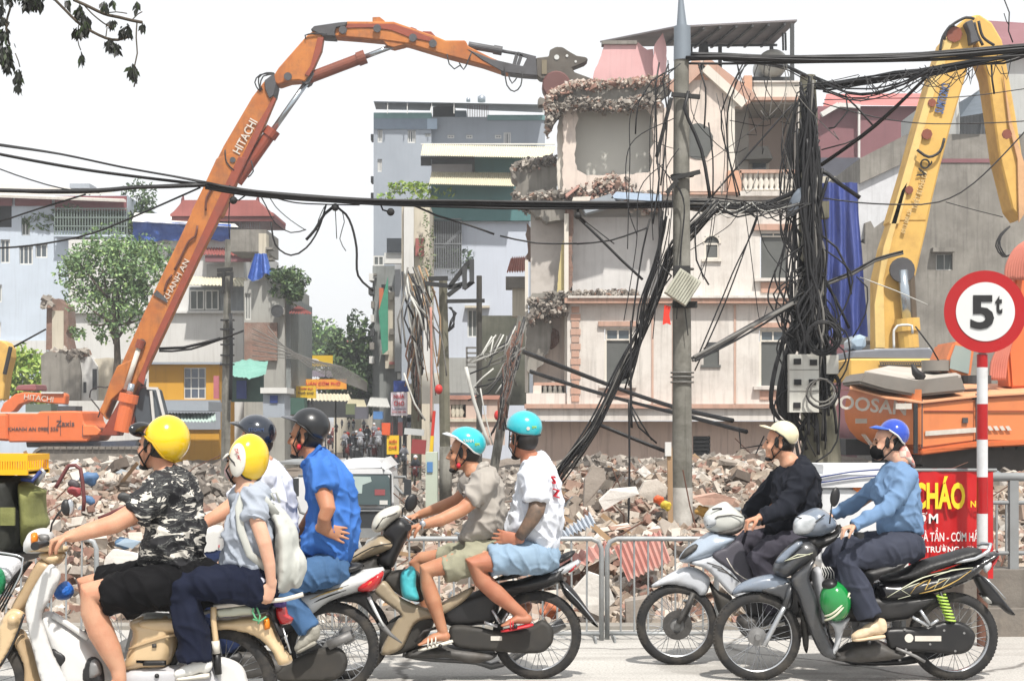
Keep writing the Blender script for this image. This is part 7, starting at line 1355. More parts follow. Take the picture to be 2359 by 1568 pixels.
def person(label,K,D,sp):
 k=.4122*D/F
 pt=lambda x,y,dy=0:P(*K(x,y),D+dy)
 base=pt(*sp['hip']);root=thing('person',label,'person',(base.x,D,base.z))
 skin=sp['skin'];hc=Vector(pt(*sp['head']));yaw=R(sp.get('yaw',0));pit=R(sp.get('pitch',0));hs_=sp.get('hs',1.0)
 Rm=Matrix.Rotation(-yaw,3,'Z')@Matrix.Rotation(pit,3,'Y')
 hv=lambda x,y,z:hc+Rm@(Vector((x,y,z))*hs_)
 b=MB();E=lambda x,y,z,rx,ry,rz,rr=None:b.ell(hv(x,y,z),(rx*hs_,ry*hs_,rz*hs_),Rm if rr is None else Rm@rr,22,14)
 E(.012,0,.03,.094,.074,.088);E(-.022,0,-.03,.068,.062,.082);E(-.052,0,-.088,.04,.038,.03);E(-.03,0,-.07,.05,.05,.035);E(-.074,0,.022,.016,.05,.012)
 b.capsule([hv(-.084,0,.012),hv(-.098,0,-.012),hv(-.106,0,-.032)],[.008,.010,.0125],10);E(-.094,0,-.036,.012,.017,.008);E(-.083,0,-.061,.011,.022,.006);E(-.080,0,-.072,.010,.019,.006);E(-.074,0,-.1,.018,.02,.014)
 for s in(-1,1):E(.012,s*.074,-.015,.017,.008,.03,Matrix.Rotation(s*.35,3,'Z'));E(-.06,s*.036,-.035,.024,.02,.022)
 if 'neck' in sp:n1=pt(*sp['neck']);b.capsule([hv(.018,0,-.05),hv(.02,0,-.05).lerp(n1,.55),n1],[(.058*hs_,.056),(.054,.056),(.07,.075)],16)
 for arm in sp['arms']:
  q=[pt(x,y,dy)for x,y,dy,r in arm['p']];b.capsule(q,[(r*1.0,r*.92)for*_,r in arm['p']],16)
  hd=arm.get('hand')
  if hd:hand(b,q[-1],*hd[:3],**hd[3])
 for leg in sp.get('skinlegs',[]):b.capsule([pt(x,y,dy)for x,y,dy,r in leg],[r for*_,r in leg],18)
 for f in sp.get('feet',[]):
  h,t=pt(*f[0]),pt(*f[1]);d=(t-h).normalized();b.capsule([h,h.lerp(t,.5)+Vector((0,0,.012)),h.lerp(t,.82)],[(.032,.034),(.027,.04),(.018,.044)],14)
  for i in range(5):o=(i-2)*.018;a=h.lerp(t,.8)+Vector((0,o,-.004));b.capsule([a,a+d*(.05-.005*abs(i-1))+Vector((0,0,-.004))],[.0105,.0085],8)
 b.capsule([pt(*sp['torso'][0]),pt(*sp['torso'][1])],[.07,.08],14)
 for arm in sp['arms']:b.capsule([pt(*sp['torso'][0]),pt(*arm['p'][0][:3])],[.05,.05],10)
 for leg in sp.get('skinlegs',[]):b.capsule([pt(*sp['torso'][1]),pt(*leg[0][:3])],[.06,.05],10)
 bd=b.build('body',skin,root,fixn=False);remesh(bd,.0062,2)
 for s in(-1,1):
  m_=MB();m_.ell(hv(-.079,s*.031,.002),(.008*hs_,.012*hs_,.006*hs_),Rm,10,8);m_.build('eye',M_eye,root,smooth=True)
  m_=MB();m_.capsule([hv(-.086,s*.016,.022),hv(-.086,s*.034,.027),hv(-.078,s*.05,.021)],[.003,.004,.003],6);m_.build('eyebrow',M_hair,root,smooth=True)
 m_=MB();m_.ell(hv(.03,0,.005),(.086*hs_,.0765*hs_,.085*hs_),Rm);m_.ell(hv(.058,0,-.03),(.04*hs_,.055*hs_,.042*hs_),Rm)
 for s in(-1,1):m_.ell(hv(-.012,s*.066,.005),(.018*hs_,.01*hs_,.04*hs_),Rm)
 m_.build('hair',M_hair,root,smooth=True)
 def wr(amp,sc,stretch=(1,1,1)):
  def f(c):
   a=noise.noise(c*sc*.6);w_=Vector((c.x+.5*c.z+.05*a,c.y,c.z*.35-.3*c.x));e=noise.noise(w_*sc*1.15);g=noise.noise(Vector((c.x*.4-.5*c.z,c.y*.8,c.z*1.1+c.x*.6))*sc*.95+Vector((3,9,1)))
   return amp*(a*.7+1.5*max(0,1-3.2*abs(e))**1.5+1.1*max(0,1-3.4*abs(g))**1.5-.35)
  return f
 for nm,mat,kind,dat in sp['clothes']:
  m_=MB()
  if kind=='shirt':
   o,half,dyc,sleeves=dat;puff(m_,[(pt(x,y,dyc).x,pt(x,y,dyc).z)for x,y in o],D+dyc,half,half*.75,step=.02,power=1.9)
   for sl in sleeves:
    q=[pt(x,y,dy)for x,y,dy,r in sl];m_.tube(q,[(r,r*.95)for*_,r in sl],20);r0=sl[0][3];m_.ell(q[0],(r0*1.06,r0,r0*1.02));m_.capsule([q[0],Vector((q[0].x,D,q[0].z+.02))],[r0,r0*1.0],14)
   am,sc=(.0115,9)
  else:
   for leg in dat:q=[pt(x,y,dy)for x,y,dy,*r in leg];m_.tube(q,[(v[3],v[4]if len(v)>4 else v[3])for v in leg],20);m_.ell(q[0],(leg[0][3],)*3)
   am,sc=(.009,9)
  o=m_.build(nm,mat,root,fixn=False);remesh(o,.0085,2,wr(sp.get('wrk',1)*am,sc))
  if kind=='shirt':
   for sl in sleeves:q=[pt(x,y,dy)for x,y,dy,r in sl];r=sl[-1][3];m_=MB();m_.tube([q[-2].lerp(q[-1],.78),q[-1].lerp(q[-2],.02)+(q[-1]-q[-2])*.03],[(r*1.07,r*1.03),(r*1.09,r*1.05)],24,cap=False);m_.build('sleeve_hem',mat,root,smooth=True)
 h=sp['helmet'];hcn=pt(*h['c']);a,c_=h['r'][0]*k,h['r'][1]*k;by=h.get('by',.112);ty=R(h.get('tilt',0));hyaw=R(h.get('yaw',sp.get('yaw',0)))
 HM=Matrix.Rotation(-hyaw,3,'Z')@Matrix.Rotation(ty,3,'Y');low=h.get('low',(82,92,104,112))
 def lim(ph):t=abs(((ph+math.pi)%(2*math.pi))-math.pi)/math.pi;return R(float(np.interp(t,[0,.28,.5,.68,1],[low[0],low[0]+4,low[1],low[2],low[3]])))
 N,Mr=40,14;ptsO,ptsI=[],[]
 for i in range(N):
  ph=2*math.pi*i/N;L=lim(ph)
  for j in range(Mr+1):
   t=L*j/Mr;v=Vector((-math.sin(t)*math.cos(ph)*a,math.sin(t)*math.sin(ph)*by,math.cos(t)*c_));ptsO.append(hcn+HM@v);ptsI.append(hcn+HM@(v*.93))
 m_=MB();fs=[];q=Mr+1
 for i in range(N):
  i2=(i+1)%N
  for j in range(Mr):fs.append((i*q+j,i*q+j+1,i2*q+j+1,i2*q+j));fs.append(tuple(N*q+v for v in(i2*q+j,i2*q+j+1,i*q+j+1,i*q+j)))
  fs.append((i*q+Mr,N*q+i*q+Mr,N*q+i2*q+Mr,i2*q+Mr))
 m_.add(ptsO+ptsI,fs);hel=m_.build('helmet',h['mat'],root,smooth=True,fixn=False)
 m_=MB();ring=[ptsO[i*q+Mr]for i in list(range(N))+[0]];m_.tube(ring,.0055,8);m_.build('rim',h.get('rim',M_blk),hel,smooth=True)
 hl=lambda x,y,z:hcn+HM@Vector((x*a,y*by,z*c_))
 if 'visor' in h:
  vl,vdrop,vm=h['visor'];m_=MB();vs=[];nn=15
  for i in range(nn):
   u=-1+2*i/(nn-1);ph=u*R(62);e=(1-u*u)**.5 if abs(u)<1 else 0
   p=Vector((-math.cos(ph)*a*.985,math.sin(ph)*by*.985,c_*(.14+.03*e)));r_=p+Vector((-vl*e*.95-.004,0,-vdrop*e));mid=p.lerp(r_,.5)+Vector((0,0,.012*e))
   vs+=[hcn+HM@w_ for w_ in(p,mid,r_,r_-Vector((0,0,.005)),mid-Vector((0,0,.007)),p-Vector((0,0,.007)))]
  m_.add(vs,[(i*6+j,i*6+(j+1)%6,(i+1)*6+(j+1)%6,(i+1)*6+j)for i in range(nn-1)for j in range(6)]);m_.build('visor',vm,hel,smooth=True)
 if h.get('strap',True):
  for s in(-1,1):
   for u in((-.25,.0),(.3,.02)):m_=MB();m_.tube([hl(u[0],s*.86,-.1),hv(-.02+u[0]*.12,s*.077,-.045),hv(-.035,s*.05,-.1),hv(-.05,0,-.122)],[(.004,.009)]*4,6);m_.build('strap',M_strap,hel,smooth=True)
  if h.get('cup',True):m_=MB();m_.ell(hv(-.07,0,-.112),(.026,.032,.018),Rm);m_.build('chin_cup',M_strap,hel,smooth=True)
 for tx,u,v,hh,wd,mt in h.get('txt',[]):
  ph=R(u);p=hl(-math.cos(ph)*math.cos(R(v))*1.01,-math.sin(ph)*math.cos(R(v))*1.01,math.sin(R(v))*1.01);nr=(HM@Vector((-math.cos(ph)*math.cos(R(v)),-math.sin(ph)*math.cos(R(v)),math.sin(R(v))))).normalized();rt=Vector((0,0,1)).cross(nr).normalized();textobj('lettering',tx,mt,hel,p,rt,nr.cross(rt),hh,.002,width=wd)
 for s in sp.get('shoes',[]):
  h0,t0,mt,hi=s[:4];h0,t0=pt(*h0),pt(*t0);d=(t0-h0);m_=MB();up=Vector((0,0,1))
  m_.capsule([h0+up*.03,h0+d*.3+up*.035,h0+d*.65+up*.012,h0+d*.92],[(.042,.036),(.042,.04),(.034,.046),(.024,.04)],16)
  if hi:m_.capsule([h0+up*.03,h0+up*hi-d*.0],[.042,.04],14)
  o=m_.build('shoe',mt,root,fixn=False);remesh(o,.008,2,lambda c:.003*noise.noise(c*40))
  m_=MB();sl=[h0+d*t for t in(-.14,0,.3,.6,.9,1.04)];m_.tube([v-up*.022 for v in sl],[(.012,.03),(.016,.038),(.015,.038),(.014,.046),(.013,.042),(.008,.02)],14);m_.build('sole',s[4]if len(s)>4 else dwht,o,smooth=True)
 sp['root']=root;sp['hv']=hv;sp['pt']=pt;return root
def cloth(name,c,c2=None,**k):return pm(name,c,c2,7,.35,.9,bmp=.0012,bscale=420,spec=.2,**k)
def camomat():
 m,nt,b=newmat('camouflage_cloth');tc=coords(nt,(1,1,1.5));n=nt.nodes.new('ShaderNodeTexNoise');n.inputs['Scale'].default_value=4;nt.links.new(tc,n.inputs[0])
 vm=nt.nodes.new('ShaderNodeMix');vm.data_type='VECTOR';vm.inputs[0].default_value=.16;nt.links.new(tc,vm.inputs[4]);nt.links.new(n.outputs['Color'],vm.inputs[5])
 mp=nt.nodes.new('ShaderNodeMapping');mp.inputs['Rotation'].default_value=(0,.5,0);mp.inputs['Scale'].default_value=(.75,1,1.9);nt.links.new(vm.outputs[1],mp.inputs[0])
 c=ramp(nt,tnoise(nt,mp.outputs[0],13,3,.6,.6),[(0,lin((34,34,38))),(.47,lin((98,100,98))),(.5,lin((40,40,43))),(.57,lin((226,222,212)))],'CONSTANT')
 nt.links.new(c,b.inputs['Base Color']);b.inputs['Roughness'].default_value=.85;return m
M_camo=camomat()
LFT,DN=(-1,0,-.25),(0,0,-1)
GR=dict(curl=62)
tA=person('man in a camouflage shirt, black shorts and yellow helmet riding the beige bike',K1,8.1,dict(skin=sk_a,hip=(980,1020),head=(872,255),yaw=24,pitch=2,hs=1.0,neck=(930,400),torso=((950,470),(980,980)),arms=[dict(p=[(905,500,-.17,.06),(760,620,-.22,.052),(640,690,-.27,.05),(500,730,-.31,.042),(392,762,-.33,.031)],hand=(LFT,(0,1,0),DN,dict(curl=66,s=1.05))),dict(p=[(960,500,.17,.055),(800,640,.24,.045),(500,730,.31,.036),(380,760,.34,.03)],hand=(LFT,(0,1,0),DN,GR))],skinlegs=[[(900,1040,-.15,.075),(640,1060,-.19,.072),(505,1080,-.2,.07),(520,1180,-.2,.064),(562,1290,-.19,.066),(618,1400,-.18,.056),(660,1500,-.17,.04),(668,1560,-.17,.036)],[(900,1010,.12,.07),(620,1010,.2,.066),(480,1022,.2,.056),(520,1200,.2,.05),(600,1420,.17,.036)]],feet=[((676,1590,-.17),(560,1630,-.19))],clothes=[('shirt',M_camo,'shirt',([(960,372),(1020,385),(1080,440),(1118,540),(1132,700),(1130,860),(1128,990),(1060,1000),(990,1005),(900,950),(800,925),(790,860),(812,760),(835,640),(850,520),(900,420)],.19,0,[[(905,500,-.15,.085),(850,560,-.18,.082),(755,645,-.22,.072)],[(960,490,.15,.08),(880,570,.2,.075),(780,640,.24,.066)]])),('shorts',cloth('black_shorts',(16,16,19)),'legs',[[(1050,1030,-.07,.135,.13),(900,1040,-.14,.12),(720,1070,-.18,.105),(575,1100,-.2,.088)],[(1050,1010,.07,.13),(900,1000,.13,.11),(700,1000,.18,.09),(560,1020,.2,.078)],[(1150,1020,0,.12,.17),(1000,1030,0,.13,.17)],[(780,1080,-.17,.1),(690,1180,-.16,.06)]])],helmet=dict(c=(934,220),r=(124,138),tilt=8,by=.125,low=(80,96,132,150),yaw=24,mat=pm('yellow_gloss',(250,208,20),(240,196,14),2,.3,.2,coat=.7),visor=(.035,.01,M_blkg),rim=pm('yellow_rim',(220,176,16)))))
m_=MB();p=P(*K1(790,165),8.1);m_.ell(p,(.03,.09,.04),Matrix.Rotation(-.5,3,'Z'));m_.build('goggles',M_blkg,tA,smooth=True)
slv=cloth('grey_tee',(176,184,196),(158,166,180));spB=dict(skin=sk_b,hip=(430,1010),head=(462,348),yaw=30,pitch=4,hs=.94,neck=(488,500),torso=((520,590),(470,960)),arms=[dict(p=[(520,580,-.14,.042),(548,690,-.17,.04),(585,800,-.19,.037),(612,920,-.18,.031),(622,1030,-.16,.024)],hand=((-.35,0,-1),(.9,.2,-.3),(-.3,1,0),dict(curl=50,s=.92))),dict(p=[(480,570,.13,.04),(430,740,.17,.036),(370,890,.12,.03),(300,965,.06,.022)],hand=((-1,0,-.6),(0,1,0),DN,dict(curl=30,s=.9)))],skinlegs=[],clothes=[('shirt',slv,'shirt',([(478,480),(540,505),(600,570),(640,680),(650,820),(640,960),(600,1060),(520,1070),(470,1000),(400,960),(340,930),(350,850),(362,740),(385,650),(420,560)],.16,0,[[(515,565,-.12,.07),(530,620,-.15,.066),(520,668,-.17,.06)],[(480,560,.12,.065),(450,640,.16,.055)]])),('trousers',cloth('navy_trousers',(26,32,52),(18,22,38)),'legs',[[(540,1030,-.06,.12,.13),(400,1020,-.12,.1),(220,1030,-.16,.085),(130,1050,-.17,.078),(150,1180,-.17,.078),(185,1330,-.17,.076),(195,1450,-.17,.08)],[(540,1010,.06,.11),(350,990,.13,.09),(150,1010,.17,.075),(130,1060,.17,.07),(160,1430,.17,.07)],[(560,1040,0,.1,.16),(470,1030,0,.11,.16)]]),],helmet=dict(c=(496,326),r=(106,140),tilt=8,yaw=30,by=.115,low=(80,98,136,150),mat=_M['yellow_gloss'],visor=(.05,.05,pm('white_gloss',(238,236,226),amt=.2,rough=.2,coat=.5)),cup=False),shoes=[((255,1512,-.17),(95,1530,-.18),pm('white_sneaker',(236,236,232),(214,214,208),6,.4,.6),0)])
tB=person('passenger in a grey t-shirt and yellow helmet sitting behind the camouflage shirt',K2,8.1,spB)
Db=8.1;m_=MB();c=P(*K2(433,335),Db-.088);yaw=R(-30)
m_.ell(c,(.052,.018,.088),Matrix.Rotation(-.5,3,'Z')@Matrix.Rotation(.12,3,'Y'));o=m_.build('ear_guard',pm('white_gloss',(238,236,226)),tB,smooth=True)
textobj('lettering','DK MOTOR',inkred,tB,P(*K2(440,330),Db-.112),(.25,.1,-1),(.95,-.5,.2),.02,.001,width=.11)
panel(tB,'shirt_tail',K2,8.1,[(482,1045),(505,985),(560,960),(600,1000),(596,1060),(530,1088)],-.14,.03,.02,cloth('white_tail',(206,208,222)))
hb=spB['hv'];m_=MB();m_.ell(hb(-.064,0,-.055),(.046,.056,.05));m_.build('face_mask',pm('pale_mask',(226,206,206),(200,120,130),20,.5,.8),tB,smooth=True)
bp=thing('backpack','pale grey canvas backpack on the back of the passenger with the yellow and white helmet','backpack',P(*K2(700,1080),8.1));cb_=cloth('canvas_grey',(206,208,202),(184,188,182))
m_=MB();puff(m_,[(P(*K2(x,y),Db).x,P(*K2(x,y),Db).z)for x,y in[(590,560),(640,575),(700,620),(755,700),(778,800),(772,920),(740,1040),(680,1085),(640,1060),(645,900),(640,760),(620,650)]],Db,.15,.08);puff(m_,[(P(*K2(x,y),Db).x,P(*K2(x,y),Db).z)for x,y in[(750,820),(790,830),(820,900),(815,980),(790,1040),(745,1050),(740,940)]],Db-.01,.1,.06)
o=m_.build('main_bag',cb_,bp,fixn=False);remesh(o,.01,2,lambda c:.008*noise.noise(c*9)+.004*noise.noise(c*22))
for s in(-1,1):m_=MB();m_.tube([P(*K2(x,y),Db+s*d)for x,y,d in((650,640,.1),(590,560,.13),(520,505,.13),(468,520,.155),(440,600,.175),(450,720,.185),(500,860,.18),(620,960,.12))],[(.02,.009)]*8,10);m_.build('shoulder_strap',cb_,bp,smooth=True)
m_=MB();m_.tube([P(*K2(640,560),Db-.02),P(*K2(620,520),Db-.02),P(*K2(650,515),Db),P(*K2(668,570),Db+.02)],.007,6);m_.build('carry_loop',cb_,bp,smooth=True)
person('rider in a white shirt and dark blue helmet half hidden by the backpack passenger',K2,9.47,dict(skin=sk_a,hip=(600,980),head=(528,240),yaw=10,hs=1.0,neck=(570,345),torso=((620,430),(640,850)),arms=[dict(p=[(560,470,-.17,.055),(430,570,-.24,.05),(330,640,-.28,.045),(235,695,-.32,.032)],hand=(LFT,(0,1,0),DN,GR)),dict(p=[(600,470,.16,.05),(380,620,.26,.042),(190,700,.32,.03)],hand=(LFT,(0,1,0),DN,GR))],clothes=[('shirt',cloth('white_shirt',(226,230,242),(206,210,226)),'shirt',([(590,318),(660,350),(715,430),(750,540),(760,700),(740,860),(680,960),(560,950),(500,860),(490,700),(500,540),(530,400)],.19,0,[[(570,440,-.14,.08),(500,510,-.18,.075),(420,575,-.22,.066)],[(600,440,.14,.075),(470,560,.22,.065)]])),('jeans',cloth('dark_jeans',(32,44,76),(22,32,58)),'legs',[[(600,970,-.1,.11),(400,940,-.17,.1),(240,930,-.2,.08),(210,1000,-.2,.07),(330,1250,-.17,.065),(400,1400,-.17,.06)],[(600,960,.1,.11),(300,900,.18,.085),(200,920,.18,.07),(330,1350,.18,.06)]])],helmet=dict(c=(540,178),r=(112,98),tilt=14,yaw=10,by=.118,low=(80,98,120,126),mat=pm('navy_gloss',(34,42,56),(26,32,44),2,.4,.15,coat=.7),visor=(.055,.0,M_blkg),txt=[('STORM',105,12,.02,.09,pm('blue_ink',(60,84,130)))]),shoes=[((430,1470,-.17),(300,1490,-.17),M_blk,0)]))
jn=cloth('blue_jeans',(78,112,152),(56,84,122));sn=pm('grey_sneaker',(176,172,160),(132,130,122),14,.7,.8,bmp=.004,bscale=60)
tD=person('man in a bright blue shirt and black helmet sitting with his hand on his hip',K2,9.47,dict(skin=sk_c,hip=(950,930),head=(812,208),yaw=14,hs=1.0,neck=(862,315),torso=((930,420),(960,860)),arms=[dict(p=[(905,430,-.17,.055),(915,520,-.21,.054),(938,610,-.26,.047),(918,655,-.26,.04),(905,715,-.2,.033)],hand=((1,.1,-.32),(.35,0,1),(0,1,0),dict(curl=10,s=1.12,thumb=-1,spread=.6))),dict(p=[(900,430,.17,.05),(860,620,.22,.042),(780,750,.2,.034)],hand=((-1,0,-.6),(0,1,0),DN,dict(curl=20)))],clothes=[('shirt',cloth('blue_shirt',(72,124,202),(56,106,186)),'shirt',([(802,355),(850,300),(905,255),(940,290),(1000,340),(1060,420),(1092,530),(1106,660),(1100,780),(1078,860),(1050,920),(1015,948),(960,905),(880,870),(815,862),(792,800),(820,700),(838,620),(822,480)],.19,0,[[(905,400,-.15,.08),(912,440,-.18,.078),(922,498,-.21,.07)],[(900,400,.15,.075),(880,480,.2,.065)]])),('collar',cloth('blue_collar',(60,112,192)),'legs',[[(806,365,-.03,.018,.06),(850,318,-.02,.02,.08),(900,265,0,.022,.085)]]),('jeans',jn,'legs',[[(960,940,-.07,.105,.12),(880,960,-.13,.1),(760,1010,-.17,.085),(690,1050,-.18,.075),(720,1130,-.18,.07),(775,1210,-.17,.066),(828,1280,-.17,.066)],[(960,940,.07,.105),(800,970,.14,.09),(690,1030,.18,.07),(780,1270,.17,.06)]])],helmet=dict(c=(842,142),r=(110,100),tilt=12,yaw=8,by=.12,low=(80,98,124,132),mat=pm('matt_black_helmet',(30,32,36),(24,25,28),2,.4,.32,coat=.2),visor=(.07,.0,pm('grey_visor',(96,98,104),rough=.3))),shoes=[((858,1335,-.17),(765,1385,-.18),sn,.06,sn),((850,1380,.17),(760,1400,.18),sn,0)]))
m_=MB();m_.ell(P(*K2(776,262),9.4),(.014,.02,.018));m_.build('red_strap_pad',inkred,tD,smooth=True)
tealm=pm('teal_gloss',(50,192,204),(40,178,192),2,.3,.2,coat=.6);olv=cloth('olive_shorts',(164,162,140),(140,140,120));gry=cloth('grey_polo',(176,170,162),(158,152,146));whr=pm('white_rim',(228,230,228))
tE=person('rider in a grey polo shirt and teal helmet with olive shorts and white sandals',K3,10.05,dict(skin=sk_c,hip=(840,860),head=(690,296),yaw=0,hs=.97,neck=(745,398),torso=((790,480),(820,780)),arms=[dict(p=[(800,490,-.17,.052),(735,565,-.2,.048),(680,612,-.23,.044),(560,670,-.28,.04),(468,694,-.3,.029)],hand=(LFT,(0,1,0),DN,GR)),dict(p=[(740,480,.17,.05),(650,560,.22,.042),(540,605,.27,.038),(440,642,.31,.028)],hand=(LFT,(0,1,0),DN,GR))],skinlegs=[[(800,870,-.14,.07),(600,920,-.18,.064),(480,952,-.19,.056),(492,1040,-.19,.05),(520,1120,-.19,.052),(552,1220,-.18,.038),(575,1290,-.18,.032)],[(800,860,.12,.065),(600,870,.18,.055),(450,888,.19,.048),(420,900,.19,.045),(500,1230,.18,.035)]],feet=[((590,1318,-.18),(455,1352,-.2))],clothes=[('shirt',gry,'shirt',([(745,402),(800,362),(850,385),(895,450),(918,540),(924,640),(926,720),(890,775),(800,800),(720,795),(664,782),(690,720),(735,630),(716,560),(715,470)],.185,0,[[(808,465,-.15,.08),(775,510,-.18,.078),(728,560,-.2,.066)],[(745,460,.15,.07),(700,510,.19,.06)]])),('collar',cloth('grey_collar',(186,180,172)),'legs',[[(722,440,-.03,.014,.05),(770,385,-.02,.02,.075),(812,362,0,.018,.07)]]),('shorts',olv,'legs',[[(850,860,-.06,.105,.12),(760,890,-.13,.098),(640,930,-.17,.084),(580,948,-.18,.08)],[(850,850,.06,.1),(700,860,.14,.085),(550,872,.18,.065)],[(860,820,0,.085,.16),(700,815,0,.06,.15)]])],helmet=dict(c=(712,236),r=(106,88),tilt=16,yaw=0,by=.115,low=(80,98,118,124),mat=tealm,rim=whr,visor=(.05,.005,pm('pale_visor',(226,232,232))),txt=[('XANH',92,8,.02,.068,dwht),('SM',122,4,.016,.032,pm('lime_ink',(190,224,60)))])))
m_=MB();m_.ell(P(*K3(662,366),9.98),(.014,.02,.018));m_.build('red_strap_pad',inkred,tE,smooth=True)
m_=MB();m_.lathe([(.0,-.012),(.018,-.012),(.02,.0),(.018,.012),(0,.012)],P(*K3(462,690),9.72),seg=18);m_.ring(P(*K3(462,694),9.75),.032,.006,axis='X');m_.build('wrist_watch',M_chrome,tE,smooth=True)
wsd=pm('white_sandal',(234,232,220),(214,210,196),6,.4,.6)
def sandal(root,K,D,heel,toe,mt,strapd=.5,full=True):
 h0,t0=P(*K(*heel[:2]),D+heel[2]),P(*K(*toe[:2]),D+toe[2]);d=t0-h0;m_=MB();m_.tube([h0+d*t-Vector((0,0,.034))for t in(-.2,0,.3,.6,.9,1.08)],[(.008,.03),(.014,.04),(.012,.04),(.011,.05),(.01,.046),(.006,.02)],14);o=m_.build('sandal',mt,root,smooth=True)
 for t in((.42,.56,.7)if full else(.6,.7)):c=h0+d*t;m_=MB();m_.tube([c+Vector((0,.052*math.cos(a),.042*math.sin(a)-.022))for a in np.linspace(0,math.pi,11)],[(.016,.005)]*11,8,side=(1,0,0));m_.build('sandal_strap',mt,o,smooth=True)
 return o
sandal(tE,K3,10.05,(600,1322,-.18),(448,1362,-.2),wsd)
tF=person('passenger in a white t-shirt with tattooed arm, denim shorts and teal helmet',K3,10.05,dict(skin=sk_d,hip=(1100,860),head=(1022,222),yaw=48,hs=1.0,neck=(1062,330),torso=((1100,430),(1080,800)),arms=[dict(p=[(1085,450,-.17,.055),(1105,560,-.21,.052),(1082,650,-.24,.046),(1030,730,-.22,.036),(995,775,-.2,.03)],hand=((-1,0,.12),(.1,0,1),(0,1,0),dict(curl=14,s=1.1,thumb=1,spread=.5))),dict(p=[(1080,440,.17,.05),(1000,620,.24,.042),(960,740,.2,.03)],hand=((-1,0,-.2),(0,1,0),DN,dict(curl=20)))],skinlegs=[[(1050,880,-.14,.085),(860,900,-.2,.076),(742,916,-.22,.066),(790,1000,-.21,.056),(880,1085,-.2,.056),(960,1150,-.19,.042),(1022,1200,-.18,.034)],[(1050,870,.14,.08),(800,890,.2,.068),(740,930,.2,.06),(880,1080,.2,.052),(1040,1170,.18,.034)]],feet=[((1048,1222,-.18),(920,1246,-.2)),((1050,1150,.18),(1010,1180,.18))],clothes=[('shirt',cloth('white_tee',(236,240,248),(214,220,234)),'shirt',([(1012,345),(1060,315),(1130,286),(1170,340),(1205,410),(1234,520),(1238,640),(1230,740),(1212,850),(1150,876),(1090,850),(1020,790),(922,735),(935,660),(965,570),(1000,480)],.2,0,[[(1080,430,-.15,.084),(1090,490,-.19,.082),(1090,565,-.22,.076)],[(1080,420,.15,.08),(1040,520,.2,.07)]])),('denim_shorts',cloth('pale_denim',(152,176,198),(122,148,174)),'legs',[[(1130,870,-.06,.11,.13),(1040,880,-.13,.105),(940,890,-.18,.095),(842,900,-.2,.094)],[(1130,860,.06,.11),(950,870,.15,.095),(840,880,.2,.085)],[(1080,830,0,.09,.17),(960,800,0,.06,.15)]])],helmet=dict(c=(1030,150),r=(104,92),tilt=2,yaw=48,by=.113,low=(88,104,116,120),mat=tealm,rim=M_blk,txt=[('●',148,-3,.022,.022,dwht),('SM',168,2,.014,.03,_M['lime_ink'])])))
tat=pm('tattoo_ink',(92,82,74),(140,112,92),16,.9,.55);m_=MB();pF=lambda x,y,dy:P(*K3(x,y),10.05+dy);m_.tube([pF(1104,570,-.215),pF(1096,620,-.235),pF(1070,668,-.238),pF(1030,728,-.221),pF(1002,765,-.205)],[(.056,.052),(.0525,.049),(.0465,.044),(.0385,.037),(.034,.034)],20);m_.build('tattoo_sleeve',tat,tF,smooth=True)
sandal(tF,K3,10.05,(1050,1228,-.18),(910,1258,-.2),pm('red_slipper',(206,44,52),(180,34,44),4,.3,.5),full=False)
for t,x,y,h_ in(('S',1192,445,.05),('Z',1208,520,.05)):textobj('back_print',t,inkred,tF,P(*K3(x,y),9.90),(.9,.5,-.3),(0,0,1),h_,.012)
crm=pm('cream_gloss',(238,228,190),(226,214,176),2,.3,.25,coat=.5);jk=cloth('black_jacket',(34,37,46),(26,28,36));gt=cloth('dark_grey_trousers',(70,68,78),(56,54,64))
person('man in a black jacket and cream helmet riding the silver motorbike',K5,10.63,dict(skin=sk_a,hip=(330,800),head=(195,238),yaw=10,hs=.98,neck=(252,345),torso=((290,440),(320,720)),arms=[dict(p=[(330,430,-.17,.05),(230,600,-.25,.042),(90,656,-.31,.03)],hand=(LFT,(0,1,0),DN,dict(curl=64,s=1.05))),dict(p=[(230,440,.17,.05),(100,600,.3,.04),(20,650,.33,.03)],hand=(LFT,(0,1,0),DN,GR))],clothes=[('jacket',jk,'shirt',([(205,395),(255,345),(310,318),(370,345),(412,420),(424,520),(415,620),(380,720),(320,765),(220,752),(130,742),(150,640),(155,540),(165,450)],.2,0,[[(325,430,-.16,.082),(290,520,-.2,.072),(235,600,-.25,.066),(160,640,-.28,.056),(92,662,-.3,.044)],[(230,430,.16,.08),(120,530,.24,.07),(60,600,.28,.056),(10,640,.31,.044)]])),('trousers',gt,'legs',[[(340,800,-.07,.11,.13),(240,810,-.14,.1),(120,850,-.18,.085),(90,880,-.18,.08),(110,960,-.18,.072),(150,1080,-.18,.066),(180,1180,-.18,.062)],[(330,790,.07,.11),(150,790,.15,.09),(20,790,.18,.08),(-20,830,.18,.076),(0,950,.18,.068),(60,1100,.18,.06)]])],helmet=dict(c=(222,192),r=(84,78),tilt=16,yaw=10,by=.108,low=(80,98,120,126),mat=crm,visor=(.075,.0,crm)),shoes=[((210,1230,-.18),(100,1250,-.18),M_blk,0)]))
blt=cloth('blue_top',(120,150,186),(100,130,168));dtr=cloth('slate_trousers',(66,70,84),(52,56,70));bgs=pm('beige_shoe',(226,202,170),(208,184,152),8,.4,.7)
